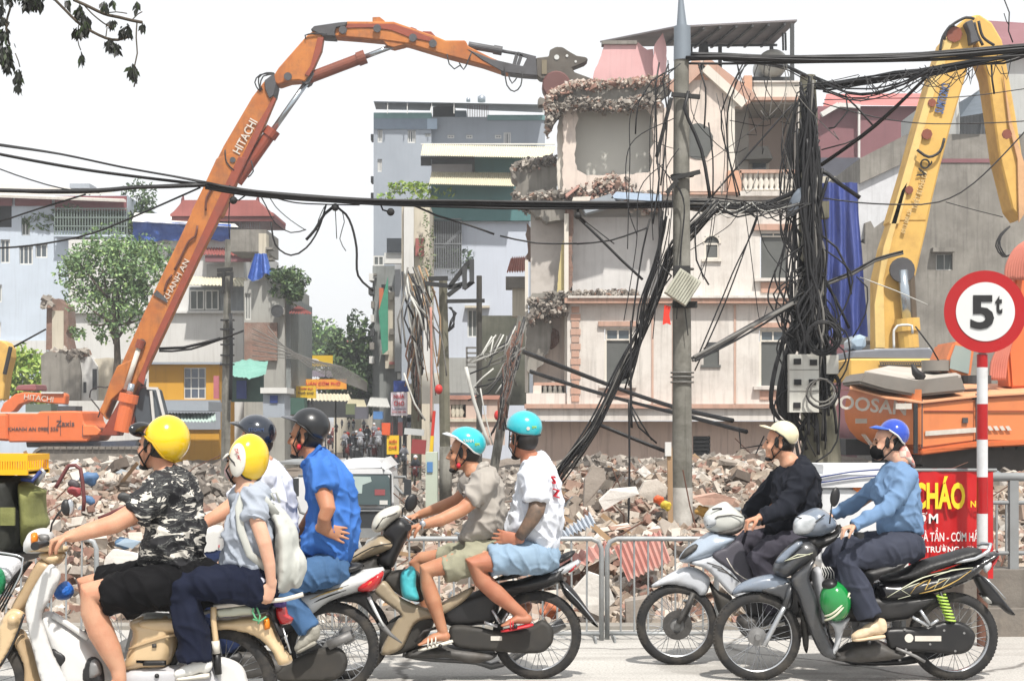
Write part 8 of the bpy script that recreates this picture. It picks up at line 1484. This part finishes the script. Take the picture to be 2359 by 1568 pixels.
spH=dict(skin=sk_b,hip=(890,820),head=(800,240),yaw=0,hs=.95,neck=(868,335),torso=((880,440),(880,720)),wrk=.8,arms=[dict(p=[(905,450,-.15,.045),(810,590,-.22,.038),(625,700,-.3,.026)],hand=(LFT,(0,1,0),DN,dict(curl=60,s=.95))),dict(p=[(820,450,.15,.045),(620,590,.26,.036),(500,640,.31,.026)],hand=(LFT,(0,1,0),DN,GR))],clothes=[('top',blt,'shirt',([(800,345),(850,332),(905,348),(950,410),(972,500),(982,600),(1000,690),(1004,745),(960,752),(860,758),(765,752),(742,690),(760,640),(720,545),(715,500),(750,430),(775,380)],.165,0,[[(905,440,-.13,.07),(870,520,-.18,.058),(800,600,-.22,.05),(700,660,-.27,.042),(612,706,-.3,.036)],[(800,440,.13,.06),(680,530,.22,.05),(580,600,.28,.042),(500,640,.31,.034)]])),('trousers',dtr,'legs',[[(900,810,-.06,.105,.12),(800,835,-.13,.105),(660,870,-.18,.085),(575,905,-.19,.075),(600,990,-.19,.078),(650,1090,-.18,.082),(700,1200,-.17,.078)],[(900,800,.06,.1),(700,810,.14,.085),(520,835,.18,.072),(495,870,.18,.068),(560,1000,.18,.072),(640,1180,.17,.075)],[(925,820,0,.1,.17),(850,800,0,.08,.16)]])],helmet=dict(c=(838,186),r=(84,82),tilt=16,yaw=0,by=.108,low=(80,98,118,124),mat=pm('royal_blue_gloss',(34,74,190),(26,62,172),2,.3,.2,coat=.7),rim=whr,visor=(.065,.02,pm('blue_visor',(60,104,206),rough=.2)),cup=False),shoes=[((762,1300,-.17),(610,1318,-.18),bgs,.06,bgs)])
tH=person('woman in a blue top with black face mask and blue helmet riding the black bike',K5,10.0,spH)
m_=MB();hv=spH['hv'];m_.ell(hv(-.062,0,-.06),(.05,.058,.052));m_.ell(hv(-.09,0,-.055),(.026,.03,.04));m_.build('face_mask',cloth('black_mask',(22,22,24)),tH,smooth=True)
m_=MB();m_.add([hv(-.16,-.06,.06),hv(-.165,.06,.06),hv(-.1,.075,-.02),hv(-.1,-.075,-.02)],[(0,1,2,3)]);o=m_.build('clear_shield',pm('smoke_shield',(120,112,100),rough=.1),tH)
scf=newmat('checked_scarf');sm,nt,b_=scf;w=nt.nodes.new('ShaderNodeTexChecker');w.inputs['Scale'].default_value=26;nt.links.new(coords(nt),w.inputs[0]);w.inputs[1].default_value=lin((226,150,140))+(1,);w.inputs[2].default_value=lin((232,214,196))+(1,);nt.links.new(w.outputs[0],b_.inputs[0])
m_=MB();puff(m_,[(P(*K5(x,y),10).x,P(*K5(x,y),10).z)for x,y in[(860,250),(905,255),(930,300),(955,355),(950,378),(900,350),(850,345),(838,310)]],10.0,.075,.05,step=.012);m_.build('scarf',sm,tH,smooth=True)
#  roadside: barriers, railing, sign, cart, banner, truck
galv=pm('galvanised_tube',(178,182,184),(150,154,156),6,.6,.5,metal=.3,dirt=.35,dirtcol=(136,124,110),dscale=5)
def barrier(label,x0,x1,Yb=11.85,feet=True):
 top,bot=P(0,1240,Yb).z,P(0,1458,Yb).z;a,b=P(x0,0,Yb).x,P(x1,0,Yb).x;r=.075
 root=thing('crowd_barrier',label,'barrier',((a+b)/2,Yb,0),'steel crowd barriers along the road edge')
 q=[(a,Yb,-.02),(a,Yb,top-r),(a+r*.3,Yb,top-r*.3),(a+r,Yb,top),(b-r,Yb,top),(b-r*.3,Yb,top-r*.3),(b,Yb,top-r),(b,Yb,-.02)];m_=MB();m_.tube(q,.019,10);m_.build('frame',galv,root,smooth=True)
 m_=MB();m_.tube([(a,Yb,bot),(b,Yb,bot)],.014,8);m_.build('bottom_rail',galv,root,smooth=True);n=max(2,round((b-a)/.11))
 for i in range(1,n):x=a+(b-a)*i/n;m_=MB();m_.tube([(x,Yb,bot),(x+rg.normal()*.004,Yb,top)],.0075,6);m_.build('bar',galv,root)
 for x in(a+.05,b-.05):m_=MB();m_.beam((x,Yb-.2,.01),(x,Yb+.2,.01),.05,.012);m_.build('foot',galv,root)
barrier('crowd barrier behind the beige motorbike at the left',-160,222);barrier('crowd barrier in front of the white truck',470,830);barrier('crowd barrier behind the two men in teal helmets',842,1385,11.8);barrier('crowd barrier behind the front wheel of the silver motorbike',1398,1650)
m_=MB();m_.bb(-8,8,12.38,12.6,-.3,.03);structure(m_.build('kerb',pm('kerb_concrete',(168,164,156),(136,130,122),2,.7,.9,dirt=.5,dirtcol=(110,102,94))))
Y=12.2;rl=thing('railing','grey concrete and steel railing behind the red banner at the right edge','railing',P(2340,1460,Y));con=pm('plinth_concrete',(136,130,122),(104,98,92),2,.8,.95,dirt=.6,dirtcol=(172,160,146),bmp=.01,streak=.4)
part('plinth',con,rl,1900,1312,3000,1402,Y-.1,.3);part('plinth_foot',con,rl,1900,1402,3000,1470,Y-.2,.4);grr=pm('rail_grey_paint',(150,154,156),(122,124,124),3,.6,.6,dirt=.3)
for y0,y1 in((1088,1108),(1152,1162),(1268,1278)):
 m_=MB();m_.cyl(P(1900,(y0+y1)/2,Y),P(3000,(y0+y1)/2,Y),(y1-y0)/2/F*Y,10);m_.build('rail',grr,rl,smooth=True)
for x in(2000,2120,2240,2336,2440,2560,2680,2800,2920):part('post',grr,rl,x-10,1106,x+10,1314,Y-.03,.06)
for x in range(1920,3000,22):part('baluster',grr,rl,x,1160,x+4,1270,Y-.01,.02)
Y=11.5;sg=thing('road_sign','round red and white 5t weight limit sign on a red and white banded post','road sign',P(2263,1485,Y));z0=0
def disc(name,mt,r,y,th=.004):m_=MB();c=P(2264,719,Y);m_.lathe([(0,y),(r,y),(r,y+th),(0,y+th)],c,seg=72);return m_.build(name,mt,sg,ang=30)
sred=pm('sign_red_paint',(178,8,16),(158,8,14),3,.4,.35);r0=94.5/F*Y;disc('face_ring',sred,r0,-.05);disc('face_disc',pm('sign_white_paint',(222,224,224),(208,210,210),2,.4,.4),r0*.715,-.056);disc('back_plate',grr,r0*.99,-.045,.006)
Tf=lambda t,x,y,hh,w_,nm='lettering':textobj(nm,t,inkblk,sg,P(x,y,Y-.062),(1,0,0),(0,0,1),hh/F*Y,.002,bold=.03,width=w_/F*Y)
Tf('5',2262,719,78,54);Tf('t',2300,702,42,16)
ys=[(816,846,0),(846,930,1),(930,1012,0),(1012,1098,1),(1098,1182,0),(1182,1262,1),(1262,1300,0),(1300,1487,2)];psw=pm('post_white_paint',(224,226,228),(196,196,196),5,.5,.5,dirt=.3,dirtcol=(160,150,140),dscale=6)
for i,(a,b,w_)in enumerate(ys):m_=MB();m_.tube([P(2262,b,Y),P(2262,a,Y)],12.3/F*Y,20);m_.build('post_band',(sred,psw,M_rust)[w_],sg,ang=40)
m_=MB();m_.tube([P(2262,816,Y),P(2262,650,Y)],9/F*Y,12);m_.build('post_top',grr,sg)
Y=11.75;bn=thing('banner','red food stall banner reading CHÁO in yellow letters beside the sign post','banner',P(2195,1330,Y));m_=MB();vs=[]
for i in range(31):
 for j in range(17):x=2092+195*i/30;y=1082+250*j/16-(4*math.sin(i/30*math.pi));vs.append(P(x,y,Y+.018*math.sin(i*.55+j*.12)*(.3+j/16)+.012*nz((i,j,0),.3)))
m_.add(vs,[(i*17+j,i*17+j+1,(i+1)*17+j+1,(i+1)*17+j)for i in range(30)for j in range(16)]);m_.build('cloth',pm('banner_red',(204,10,18),(186,8,16),2,.5,.5),bn,smooth=True)
m_=MB();m_.tube([P(2085,1082,Y),P(2295,1082,Y)],.012,8);m_.build('rod',grr,bn)
BT=lambda t,x,y,hh,w_,mt,b_=.02:textobj('lettering',t,mt,bn,P(x,y,Y-.04),(1,0,0),(0,0,1),hh/F*Y,.002,bold=b_,width=w_/F*Y)
BT('CHÁO',2163,1134,76,118,inkyel,.035);BT('NG',2248,1160,15,26,inkyel);BT('CƠM',2126,1192,26,68,inkwht);BT('GÀ TẦN - CƠM HẤM',2190,1230,32,150,inkwht,.012);BT('TRƯỜNG LỢI',2186,1264,22,110,inkwht)
Y=11.6;ct=thing('food_cart_box','white insulated food box with blue straps and a rooster emblem behind the woman in blue','food box',P(1990,1420,Y));wbx=pm('foam_white',(234,236,238),(216,218,220),3,.4,.6,dirt=.15)
o=part('body',wbx,ct,1886,1120,2096,1296,Y,.6);b_=bmesh.new();b_.from_mesh(o.data);bmesh.ops.bevel(b_,geom=b_.edges[:],offset=.025,segments=3,affect='EDGES');b_.to_mesh(o.data);b_.free();part('lid',wbx,ct,1878,1092,2104,1122,Y-.03,.66);part('lid_top',wbx,ct,1896,1070,2088,1094,Y+.02,.56);part('leg',M_steel,ct,1900,1296,1910,1470,Y+.05,.04);part('leg',M_steel,ct,2076,1296,2086,1470,Y+.05,.04);part('shelf',M_frame,ct,1892,1296,2092,1306,Y,.6)
for pts in([(1880,1100),(1960,1086),(2040,1080)],[(1880,1112),(1980,1098),(2040,1094)]):wire(ct,ID,pts,Y-.045,.006,signblue,name='strap')
m_=MB();m_.prism(pr(K5,[(600,480),(612,462),(624,480),(640,488),(668,478),(678,488),(662,506),(632,512),(614,500)],Y-.012),Y-.014,Y-.004);m_.build('emblem',pm('rooster_orange',(222,128,50),(180,60,40),30,.6),ct)
Y=9.0;db=thing('delivery_box','dark and olive canvas delivery box on a rack at the left edge','delivery box',P(*K1(60,850),Y));can=pm('olive_canvas',(140,142,84),(104,108,62),4,.7,.85,bmp=.01,bscale=12,streak=.4,streakcol=(70,74,46))
m_=MB();puff(m_,[(P(*K1(x,y),Y).x,P(*K1(x,y),Y).z)for x,y in[(-260,430),(60,425),(112,450),(115,850),(-260,870)]],Y+.1,.3,.05);m_.build('body',pm('dark_canvas',(32,34,30),(46,48,40),3,.6,.8,bmp=.008,bscale=14),db,smooth=True)
m_=MB();puff(m_,[(P(*K1(x,y),Y).x,P(*K1(x,y),Y).z)for x,y in[(108,455),(180,480),(225,495),(244,520),(226,535),(232,640),(250,700),(200,760),(150,830),(120,800),(112,640)]],Y+.05,.22,.1);o=m_.build('canvas_flap',can,db,smooth=True);part('pocket',can,db,*px(K1,0,600,80,700),Y-.22,.02)
m_=MB();m_.tube([P(*K1(120,440),Y-.1),P(*K1(180,450),Y-.1),P(*K1(225,400),Y-.05)],.012,6);m_.build('strap',signblue,db,smooth=True);m_=MB();m_.tube([P(*K1(200,470),Y),P(*K1(245,400),Y),P(*K1(225,385),Y)],.016,8);m_.build('rack_tube',M_chrome,db,smooth=True)
m_=MB();a=P(*K1(-300,850),Y);b=P(*K1(180,850),Y);m_.bb(a.x,b.x,Y-.2,Y+.4,a.z-.04,a.z);m_.bb(a.x,a.x+.05,Y,Y+.05,0,a.z);m_.bb(b.x-.35,b.x-.3,Y,Y+.05,0,a.z);m_.build('rack',M_blk,db)
cr=thing('plastic_crate','bright yellow slatted plastic crate standing on the dark delivery box','crate',P(*K1(60,415),Y));ycr=pm('crate_yellow',(255,192,10),(240,172,6),3,.4,.4);a=P(*K1(-330,412),Y);b=P(*K1(214,302),Y)
for z0_,z1_ in((a.z,a.z+.03),(b.z-.035,b.z)):m_=MB();[m_.bb(*q)for q in((a.x,b.x,Y-.2,Y-.18,z0_,z1_),(a.x,b.x,Y+.2,Y+.22,z0_,z1_),(a.x,a.x+.02,Y-.18,Y+.2,z0_,z1_),(b.x-.02,b.x,Y-.18,Y+.2,z0_,z1_))];m_.build('rim',ycr,cr)
for i in range(40):x=a.x+(b.x-a.x)*(i+.5)/40;[(lambda m_:(m_.bb(x-.0045,x+.0045,yy,yy+.012,a.z+.03,b.z-.035),m_.build('slat',ycr,cr)))(MB())for yy in((Y-.2),(Y+.2))][:1]
m_=MB();m_.bb(a.x,b.x,Y-.18,Y+.2,a.z+.005,a.z+.02);m_.build('bottom',ycr,cr)
Y=26.0;tr=thing('truck','small white truck facing the road behind the man in the blue shirt','truck',P(*KO(700,1560),Y));tw=pm('truck_white',(236,238,240),(216,218,220),2,.4,.35,coat=.3,dirt=.12);tb=pm('truck_black',(52,56,60),amt=.3,rough=.5)
slab3(tr,'cab',tw,KO,[(395,1690),(395,1250),(440,1090),(490,1050),(700,1036),(930,1046),(960,1080),(985,1300),(990,1690)],Y,Y+1.5,.14);m_=MB();m_.prism(pr(KO,[(470,1440),(478,1185),(600,1172),(940,1178),(955,1200),(965,1440)],Y),Y-.03,Y-.004);ws=m_.build('windscreen',glassmat('truck_glass',(96,116,120)),tr)
m_=MB();m_.prism(pr(KO,[(610,1330),(620,1185),(790,1190),(800,1230),(720,1260),(715,1335)],Y),Y-.036,Y-.031);m_.build('painted_sky_reflection',pm('sky_reflection_paint',(188,206,202)),ws);part('red_seat',pm('faded_red',(160,84,88)),ws,*px(KO,825,1300,915,1350),Y-.037,.004);part('sticker',M_frame,ws,*px(KO,868,1395,938,1432),Y-.037,.004)  # pale shape on the windscreen is a sky reflection painted as colour
for q in((455,1165,970,1178),(955,1178,972,1450),(460,1178,476,1450)):part('screen_seal',tb,tr,*px(KO,*q),Y-.02,.03)
part('front_panel',tb,tr,*px(KO,420,1465,985,1640),Y-.04,.1);part('wiper',tb,tr,*px(KO,690,1432,850,1442),Y-.06,.03);part('grille_line',grr,tr,*px(KO,430,1480,975,1490),Y-.07,.03);part('bumper',grr,tr,*px(KO,400,1640,1000,1720),Y-.1,.2)
for x in(450,900):part('headlight',M_lens,tr,*px(KO,x,1510,x+70,1570),Y-.08,.06)
for q in((98,1205,158,1360),(1080,1215,1142,1350)):part('mirror',tb,tr,*px(KO,*q),Y-.2,.1)
for pts in([(160,1180),(300,1180),(400,1200)],[(130,1360),(180,1500),(400,1560)],[(990,1190),(1090,1190),(1100,1215)],[(1000,1260),(1060,1330),(1100,1350)]):wire(tr,KO,pts,Y-.15,.025,grr,name='mirror_arm')
part('load_bed',grr,tr,*px(KO,-40,1062,300,1082),Y+2,2.4);part('load_bed_side',tw,tr,*px(KO,120,1200,395,1700),Y+1.5,3)
for x in(330,930):m_=MB();c=P(*KO(x+60,1600),Y+.5);m_.lathe([(0,-.1),(.34,-.1),(.36,0),(.34,.12),(0,.12)],(c.x,c.y,G0+.36),axis='X',seg=24);m_.build('wheel',M_tyre,tr,ang=40)
cab2=thing('street_cabinet','pale green street cabinet with a blue notice near the white pipe','cabinet',P(*K3(510,580),29));part('body',pm('cabinet_pale',(196,206,190),amt=.3,streak=.3),cab2,*px(K3,478,292,542,600),29,.5);part('notice',pm('notice_blue',(88,140,196)),cab2,*px(K3,486,345,518,402),28.97,.02)
for lb,K_,q,Yc,c in(('small red panel leaning beside the street stalls',K3,(400,220,480,300),40,(150,60,60)),('orange awning panel over a street stall',K3,(238,130,280,195),44,(226,96,50)),('yellow cloth hanging on the stall by the cabinet',K3,(503,200,522,290),32,(236,196,40)),('red flag cloth tied to the pipe by the cabinet',K3,(512,60,528,230),34,(204,56,44)),('pale slanted sheet over the stall right of the street',K3,(360,160,470,195),41,(196,200,200)),('round red lantern on the boundary wall',KP,(825,960,885,1050),44,(214,48,44)),('red lantern hanging at the pink pipe',KP,(320,735,355,820),42,(214,48,60))):
 if 'lantern' in lb:c0=P(*K_((q[0]+q[2])/2,(q[1]+q[3])/2),Yc);m_=MB();rr=(q[3]-q[1])/2*(K_(1,0)[0]-K_(0,0)[0])/F*Yc;m_.ell(c0,(rr*.8,rr*.8,rr));o=m_.build('lantern',pm('lantern_red',c,amt=.3),smooth=True);tag(o,lb,'lantern')
 else:m_=MB();a_=P(*K_(q[0],q[3]),Yc);b_=P(*K_(q[2],q[1]),Yc);m_.box((a_+b_)/2,(abs(b_.x-a_.x),.12,abs(b_.z-a_.z)),Matrix.Rotation(.08,3,'Y'));tag(m_.build('stall_cloth',pm('cl%d'%q[0],c,amt=.5)),lb,'cloth')
for lb,K_,cs,Yc,mt,rb_ in(('crumpled red corrugated roofing sheet behind the barrier',K4,[(300,820),(560,730),(380,1010),(620,900)],14.2,pm('red_corrugated',(190,128,118),(206,164,154),3,.8,.7,dirt=.6,dirtcol=(196,180,168)),9),('pinkish corrugated sheet half buried at the left of the red one',K4,[(-40,900),(260,790),(0,960),(300,860)],14.6,_M['red_corrugated'],7),('blue grey corrugated sheet lying on the rubble by the white tee passenger',K4,[(0,740),(170,630),(20,770),(200,690)],14.5,pm('bluegrey_sheet2',(190,198,208),amt=.4),8)):
 v=[P(*K_(*c),Yc+(i//2)*-.3)for i,c in enumerate(cs)];o=corr('roof_sheet',mt,None,*v,rb_,.018,.006);tag(o,lb,'roofing sheet')
for lb,K_,pl,Yc,th,mt in(('tall broken concrete slab leaning upright in the rubble',K4,[(130,590),(140,440),(185,362),(245,385),(250,440),(200,520),(190,580)],17,.25,M_slab[1]),('large white sheet lying over the rubble',K4,[(215,560),(280,500),(420,480),(440,520),(330,560),(240,610)],16,.1,M_slab[3]),('broad pale slab with torn edge left of the pole',K4,[(430,520),(470,450),(540,440),(600,480),(590,540),(500,560)],17.5,.2,M_slab[0]),('long beige beam on the rubble right of the pole',K4,[(745,540),(860,520),(980,545),(950,590),(790,580)],17,.2,M_slab[2]),('big white plaster block behind the barrier',K4,[(70,1060),(160,960),(260,990),(300,1110),(210,1190),(110,1150)],13,.2,M_slab[3]),('grey block by the barrier foot',K4,[(360,1120),(500,1090),(520,1190),(460,1300),(370,1280)],13,.2,M_slab[1]),('large pale pink board leaning behind the beige motorbike',K1,[(570,980),(590,870),(640,830),(770,860),(790,900),(700,930),(640,980)],13,.06,M_slab[3]),('flat grey sheet left of the barrier',K1,[(650,800),(700,770),(790,790),(740,830)],13.5,.05,pm('pale_blue_sheet3',(176,196,214)))):
 m_=MB();m_.prism(pr(K_,pl,Yc),Yc-th/2,Yc+th/2);V=m_.v[0];V+=rg.uniform(-.01,.01,V.shape);tag(m_.build('large_slab',mt),lb,'slab')
fr=thing('bent_frame','bent dark red metal frame sticking up from the rubble at the left','frame',P(*K1(450,640),15));
for pts in([(310,490),(345,430),(385,365),(420,362),(450,385),(460,450),(470,560),(465,620)],[(550,660),(600,640),(690,600),(760,590)]):wire(fr,K1,pts,15,.02,pm('dark_red_pipe',(112,58,58)),name='bent_tube',step=14)
for lb,x,y,s,c in(('blue plastic tub in the rubble',500,440,.1,(70,120,180)),('red plastic scrap below the blue tub',420,510,.08,(190,50,56)),('black rubber scrap in the rubble',700,545,.08,(40,42,44)),('dark bag in the rubble',415,470,.07,(60,50,56)),('pink cloth scrap in the rubble',500,560,.07,(206,110,120)),('blue plastic box in the debris',690,800,.09,(90,140,190))):
 m_=MB();m_.ell(P(*K1(x,y),15.2),(s,s*.7,s*.7));o=m_.build('scrap',pm('scrap%d'%x,tuple(int(v*.7+40)for v in c),amt=.5,rough=.6),fixn=False);remesh(o,.03,1,lambda c:.03*noise.noise(c*12));tag(o,lb,'scrap')
for lb,K_,x,y,Yc,s,c in(('bright orange plastic flowers in the rubble',K4,555,560,16.5,.07,(240,110,60)),('yellow plastic flowers beside the orange ones',K4,595,590,16.4,.07,(240,210,70)),('small yellow cloth heap under the pole',K4,790,620,17,.08,(214,170,90)),('orange debris sack left of the flowers',K3,1180,1170,13.2,.1,(220,130,90))):m_=MB();m_.ell(P(*K_(x,y),Yc),(s,s*.7,s*.8));o=m_.build('scrap',pm('scr%d'%x,c,tuple(int(v*.7)for v in c),20,.8,.6),fixn=False);remesh(o,.03,1,lambda c:.05*noise.noise(c*14));tag(o,lb,'scrap')
def rider(label,K,x,y0,y1,Yc,cols,flip=0):
 b=P(*K(x,y1),Yc);t=P(*K(x,y0),Yc);h=t.z-b.z;rt=thing('motorbike',label,'motorbike',(b.x,Yc,b.z),'motorbikes in the far street');s=h/1.65;B=lambda*a:(b.x+a[0]*s,Yc+a[1]*s,b.z+a[2]*s)
 for nm,f in(('wheel',lambda m:m.ring(B(0,-.6,.28),.25*s,.05*s,axis='X',seg=16)),('body',lambda m:(m.ell(B(0,-.5,.75),(.14*s,.2*s,.28*s)),m.ell(B(0,.1,.6),(.16*s,.6*s,.2*s)),m.cyl(B(-.34,-.35,1),B(.34,-.35,1),.025*s)))):m_=MB();f(m_);m_.build(nm,M_tyre if nm=='wheel' else pm('far_bike_%d'%cols[0],((60,64,70),(110,40,40),(180,184,190))[cols[0]]),rt,smooth=True)
 m_=MB();m_.ell(B(0,-.72,.95),(.07*s,.04*s,.06*s));m_.build('headlight',M_lens,rt)
 pn=thing('person','rider on the '+label,'person',B(0,.1,.75),'riders in the far street');m_=MB();m_.capsule([B(0,.12,.8),B(0,.05,1.3)],[.17*s,.19*s]);m_.capsule([B(0,.03,1.3),B(0,0,1.5)],[.07*s,.09*s])
 for q in(-1,1):m_.capsule([B(.17*q,.05,1.28),B(.3*q,-.05,1.08),B(.3*q,-.33,1.02)],[.06*s,.05*s,.04*s]);m_.capsule([B(.1*q,.15,.82),B(.17*q,-.25,.75),B(.16*q,-.2,.35)],[.09*s,.08*s,.05*s])
 o=m_.build('body',pm('far_cloth_%d'%cols[1],((70,76,92),(150,152,160),(120,60,60),(40,44,52))[cols[1]]),pn,fixn=False);remesh(o,.035,1);m_=MB();m_.ell(B(0,-.0,1.54),(.12*s,.14*s,.11*s));m_.build('helmet',pm('far_helmet_%d'%cols[2],((60,60,66),(220,220,224),(190,60,50))[cols[2]]),pn,smooth=True);m_=MB();m_.ell(B(0,-.04,1.46),(.08*s,.09*s,.09*s));m_.build('face',sk_c,pn,smooth=True)
for i,(x,y0,y1,Yc)in enumerate(((565,790,975,62),(490,720,830,85),(700,770,960,60),(760,740,930,66),(820,720,900,72),(640,690,790,100),(540,690,770,105),(430,800,950,66),(860,760,960,58),(600,700,780,110),(730,690,800,90),(1010,1000,1190,44),(1080,900,1130,46),(1180,1000,1260,42))):
 rider(['dark motorbike alone in the middle of the far street','white helmeted motorbike further up the street','motorbike beside the parked row of the far street','motorbike in the crowd right of the lone rider','motorbike before the dark stalls','tiny motorbike deep in the street','tiny motorbike left of the deepest ones','motorbike half hidden by the black helmet','motorbike near the orange board','farthest motorbike in the street','motorbike under the green tree','motorbike parked right of the truck','motorbike by the stall right of the truck','motorbike nearest to the pale cabinet'][i],KO,x,y0,y1,Yc,(i%3,(i*2+1)%4,i%3))
for k in range(26):
 Yk=rg.uniform(70,125);sx=-10.8-(Yk-70)*-.005;xk=CX+(rg.uniform(-1,1)*2.6+P(800,0,Yk).x)/Yk*F;yk=HY+(H-G0)*F/Yk;q=((xk*U-700)*3.4844,(yk*U-850)*3.4844);rider('motorbike lost in the far crowd up the street',KO,q[0],q[1]-1.7*F/Yk*U*3.4844,q[1],Yk,(k%3,k%4,(k*2)%3))
br=thing('overhanging_branch','dark leafy tree branches hanging into the top left corner','branch',P(*KA(0,-200),8.5));Y=8.5;tips=[]
for pts,r in(([(480,0),(560,35),(680,92),(780,115),(860,135),(930,148)],.009),([(360,0),(420,60),(500,140),(570,190),(690,250),(770,262),(850,238)],.008),([(545,30),(600,90),(680,155),(745,190)],.004),([(40,0),(72,30),(50,110),(40,190),(60,290)],.006),([(0,110),(60,150),(40,190)],.004),([(100,350),(120,400),(130,440)],.003),([(895,145),(890,250),(897,350),(880,430),(890,500),(875,570)],.004),([(505,60),(520,120),(505,250),(528,330)],.003),([(690,88),(760,80),(830,90)],.003),([(860,135),(900,95),(930,78)],.003),([(690,255),(700,180)],.003),([(600,-400),(480,0)],.012),([(200,-300),(360,0)],.012),([(-100,-300),(40,0)],.012)):wire(br,KA,pts,Y,r,M_bark,name='twig',step=12)
m_=MB();N=[]
for x,y,sx,sy,n in((20,215,28,40,46),(40,340,36,60,80),(50,400,26,40,50),(120,490,18,40,44),(118,560,12,14,10),(215,12,50,30,80),(160,15,20,30,24),(440,5,20,10,12),(525,60,18,30,30),(555,140,18,60,60),(510,200,26,16,40),(528,370,6,26,12),(680,30,14,24,24),(735,140,16,14,20),(715,275,18,24,30),(758,300,16,30,40),(805,200,10,30,26),(835,180,8,30,18),(865,450,14,36,34),(875,480,12,30,22),(893,20,6,30,12),(935,165,6,24,8),(740,10,10,14,10),(0,50,20,60,20),(20,120,20,20,14),(15,-40,90,40,60),(200,-60,120,40,80)):
 for _ in range(int(n*1.4)):
  px_,py_=KA(x+rg.normal()*sx*.5,y+rg.normal()*sy*.5);c=P(px_,py_,Y+rg.normal()*.08);L=rg.uniform(.028,.062);d=Vector((rg.normal()*.35,rg.normal()*.4,-1)).normalized();w_=d.cross(Vector((rg.normal(),1,rg.normal()*.3))).normalized()*L*.2;m_.add([c,c+d*L*.5+w_,c+d*L,c+d*L*.5-w_],[(0,1,2,3)])
stuff(m_.build('leaves',islandmat('branch_leaves',[(0,(14,17,12)),(.5,(24,30,18)),(.85,(50,66,30))],.6,0,jit=.1),br,fixn=False))
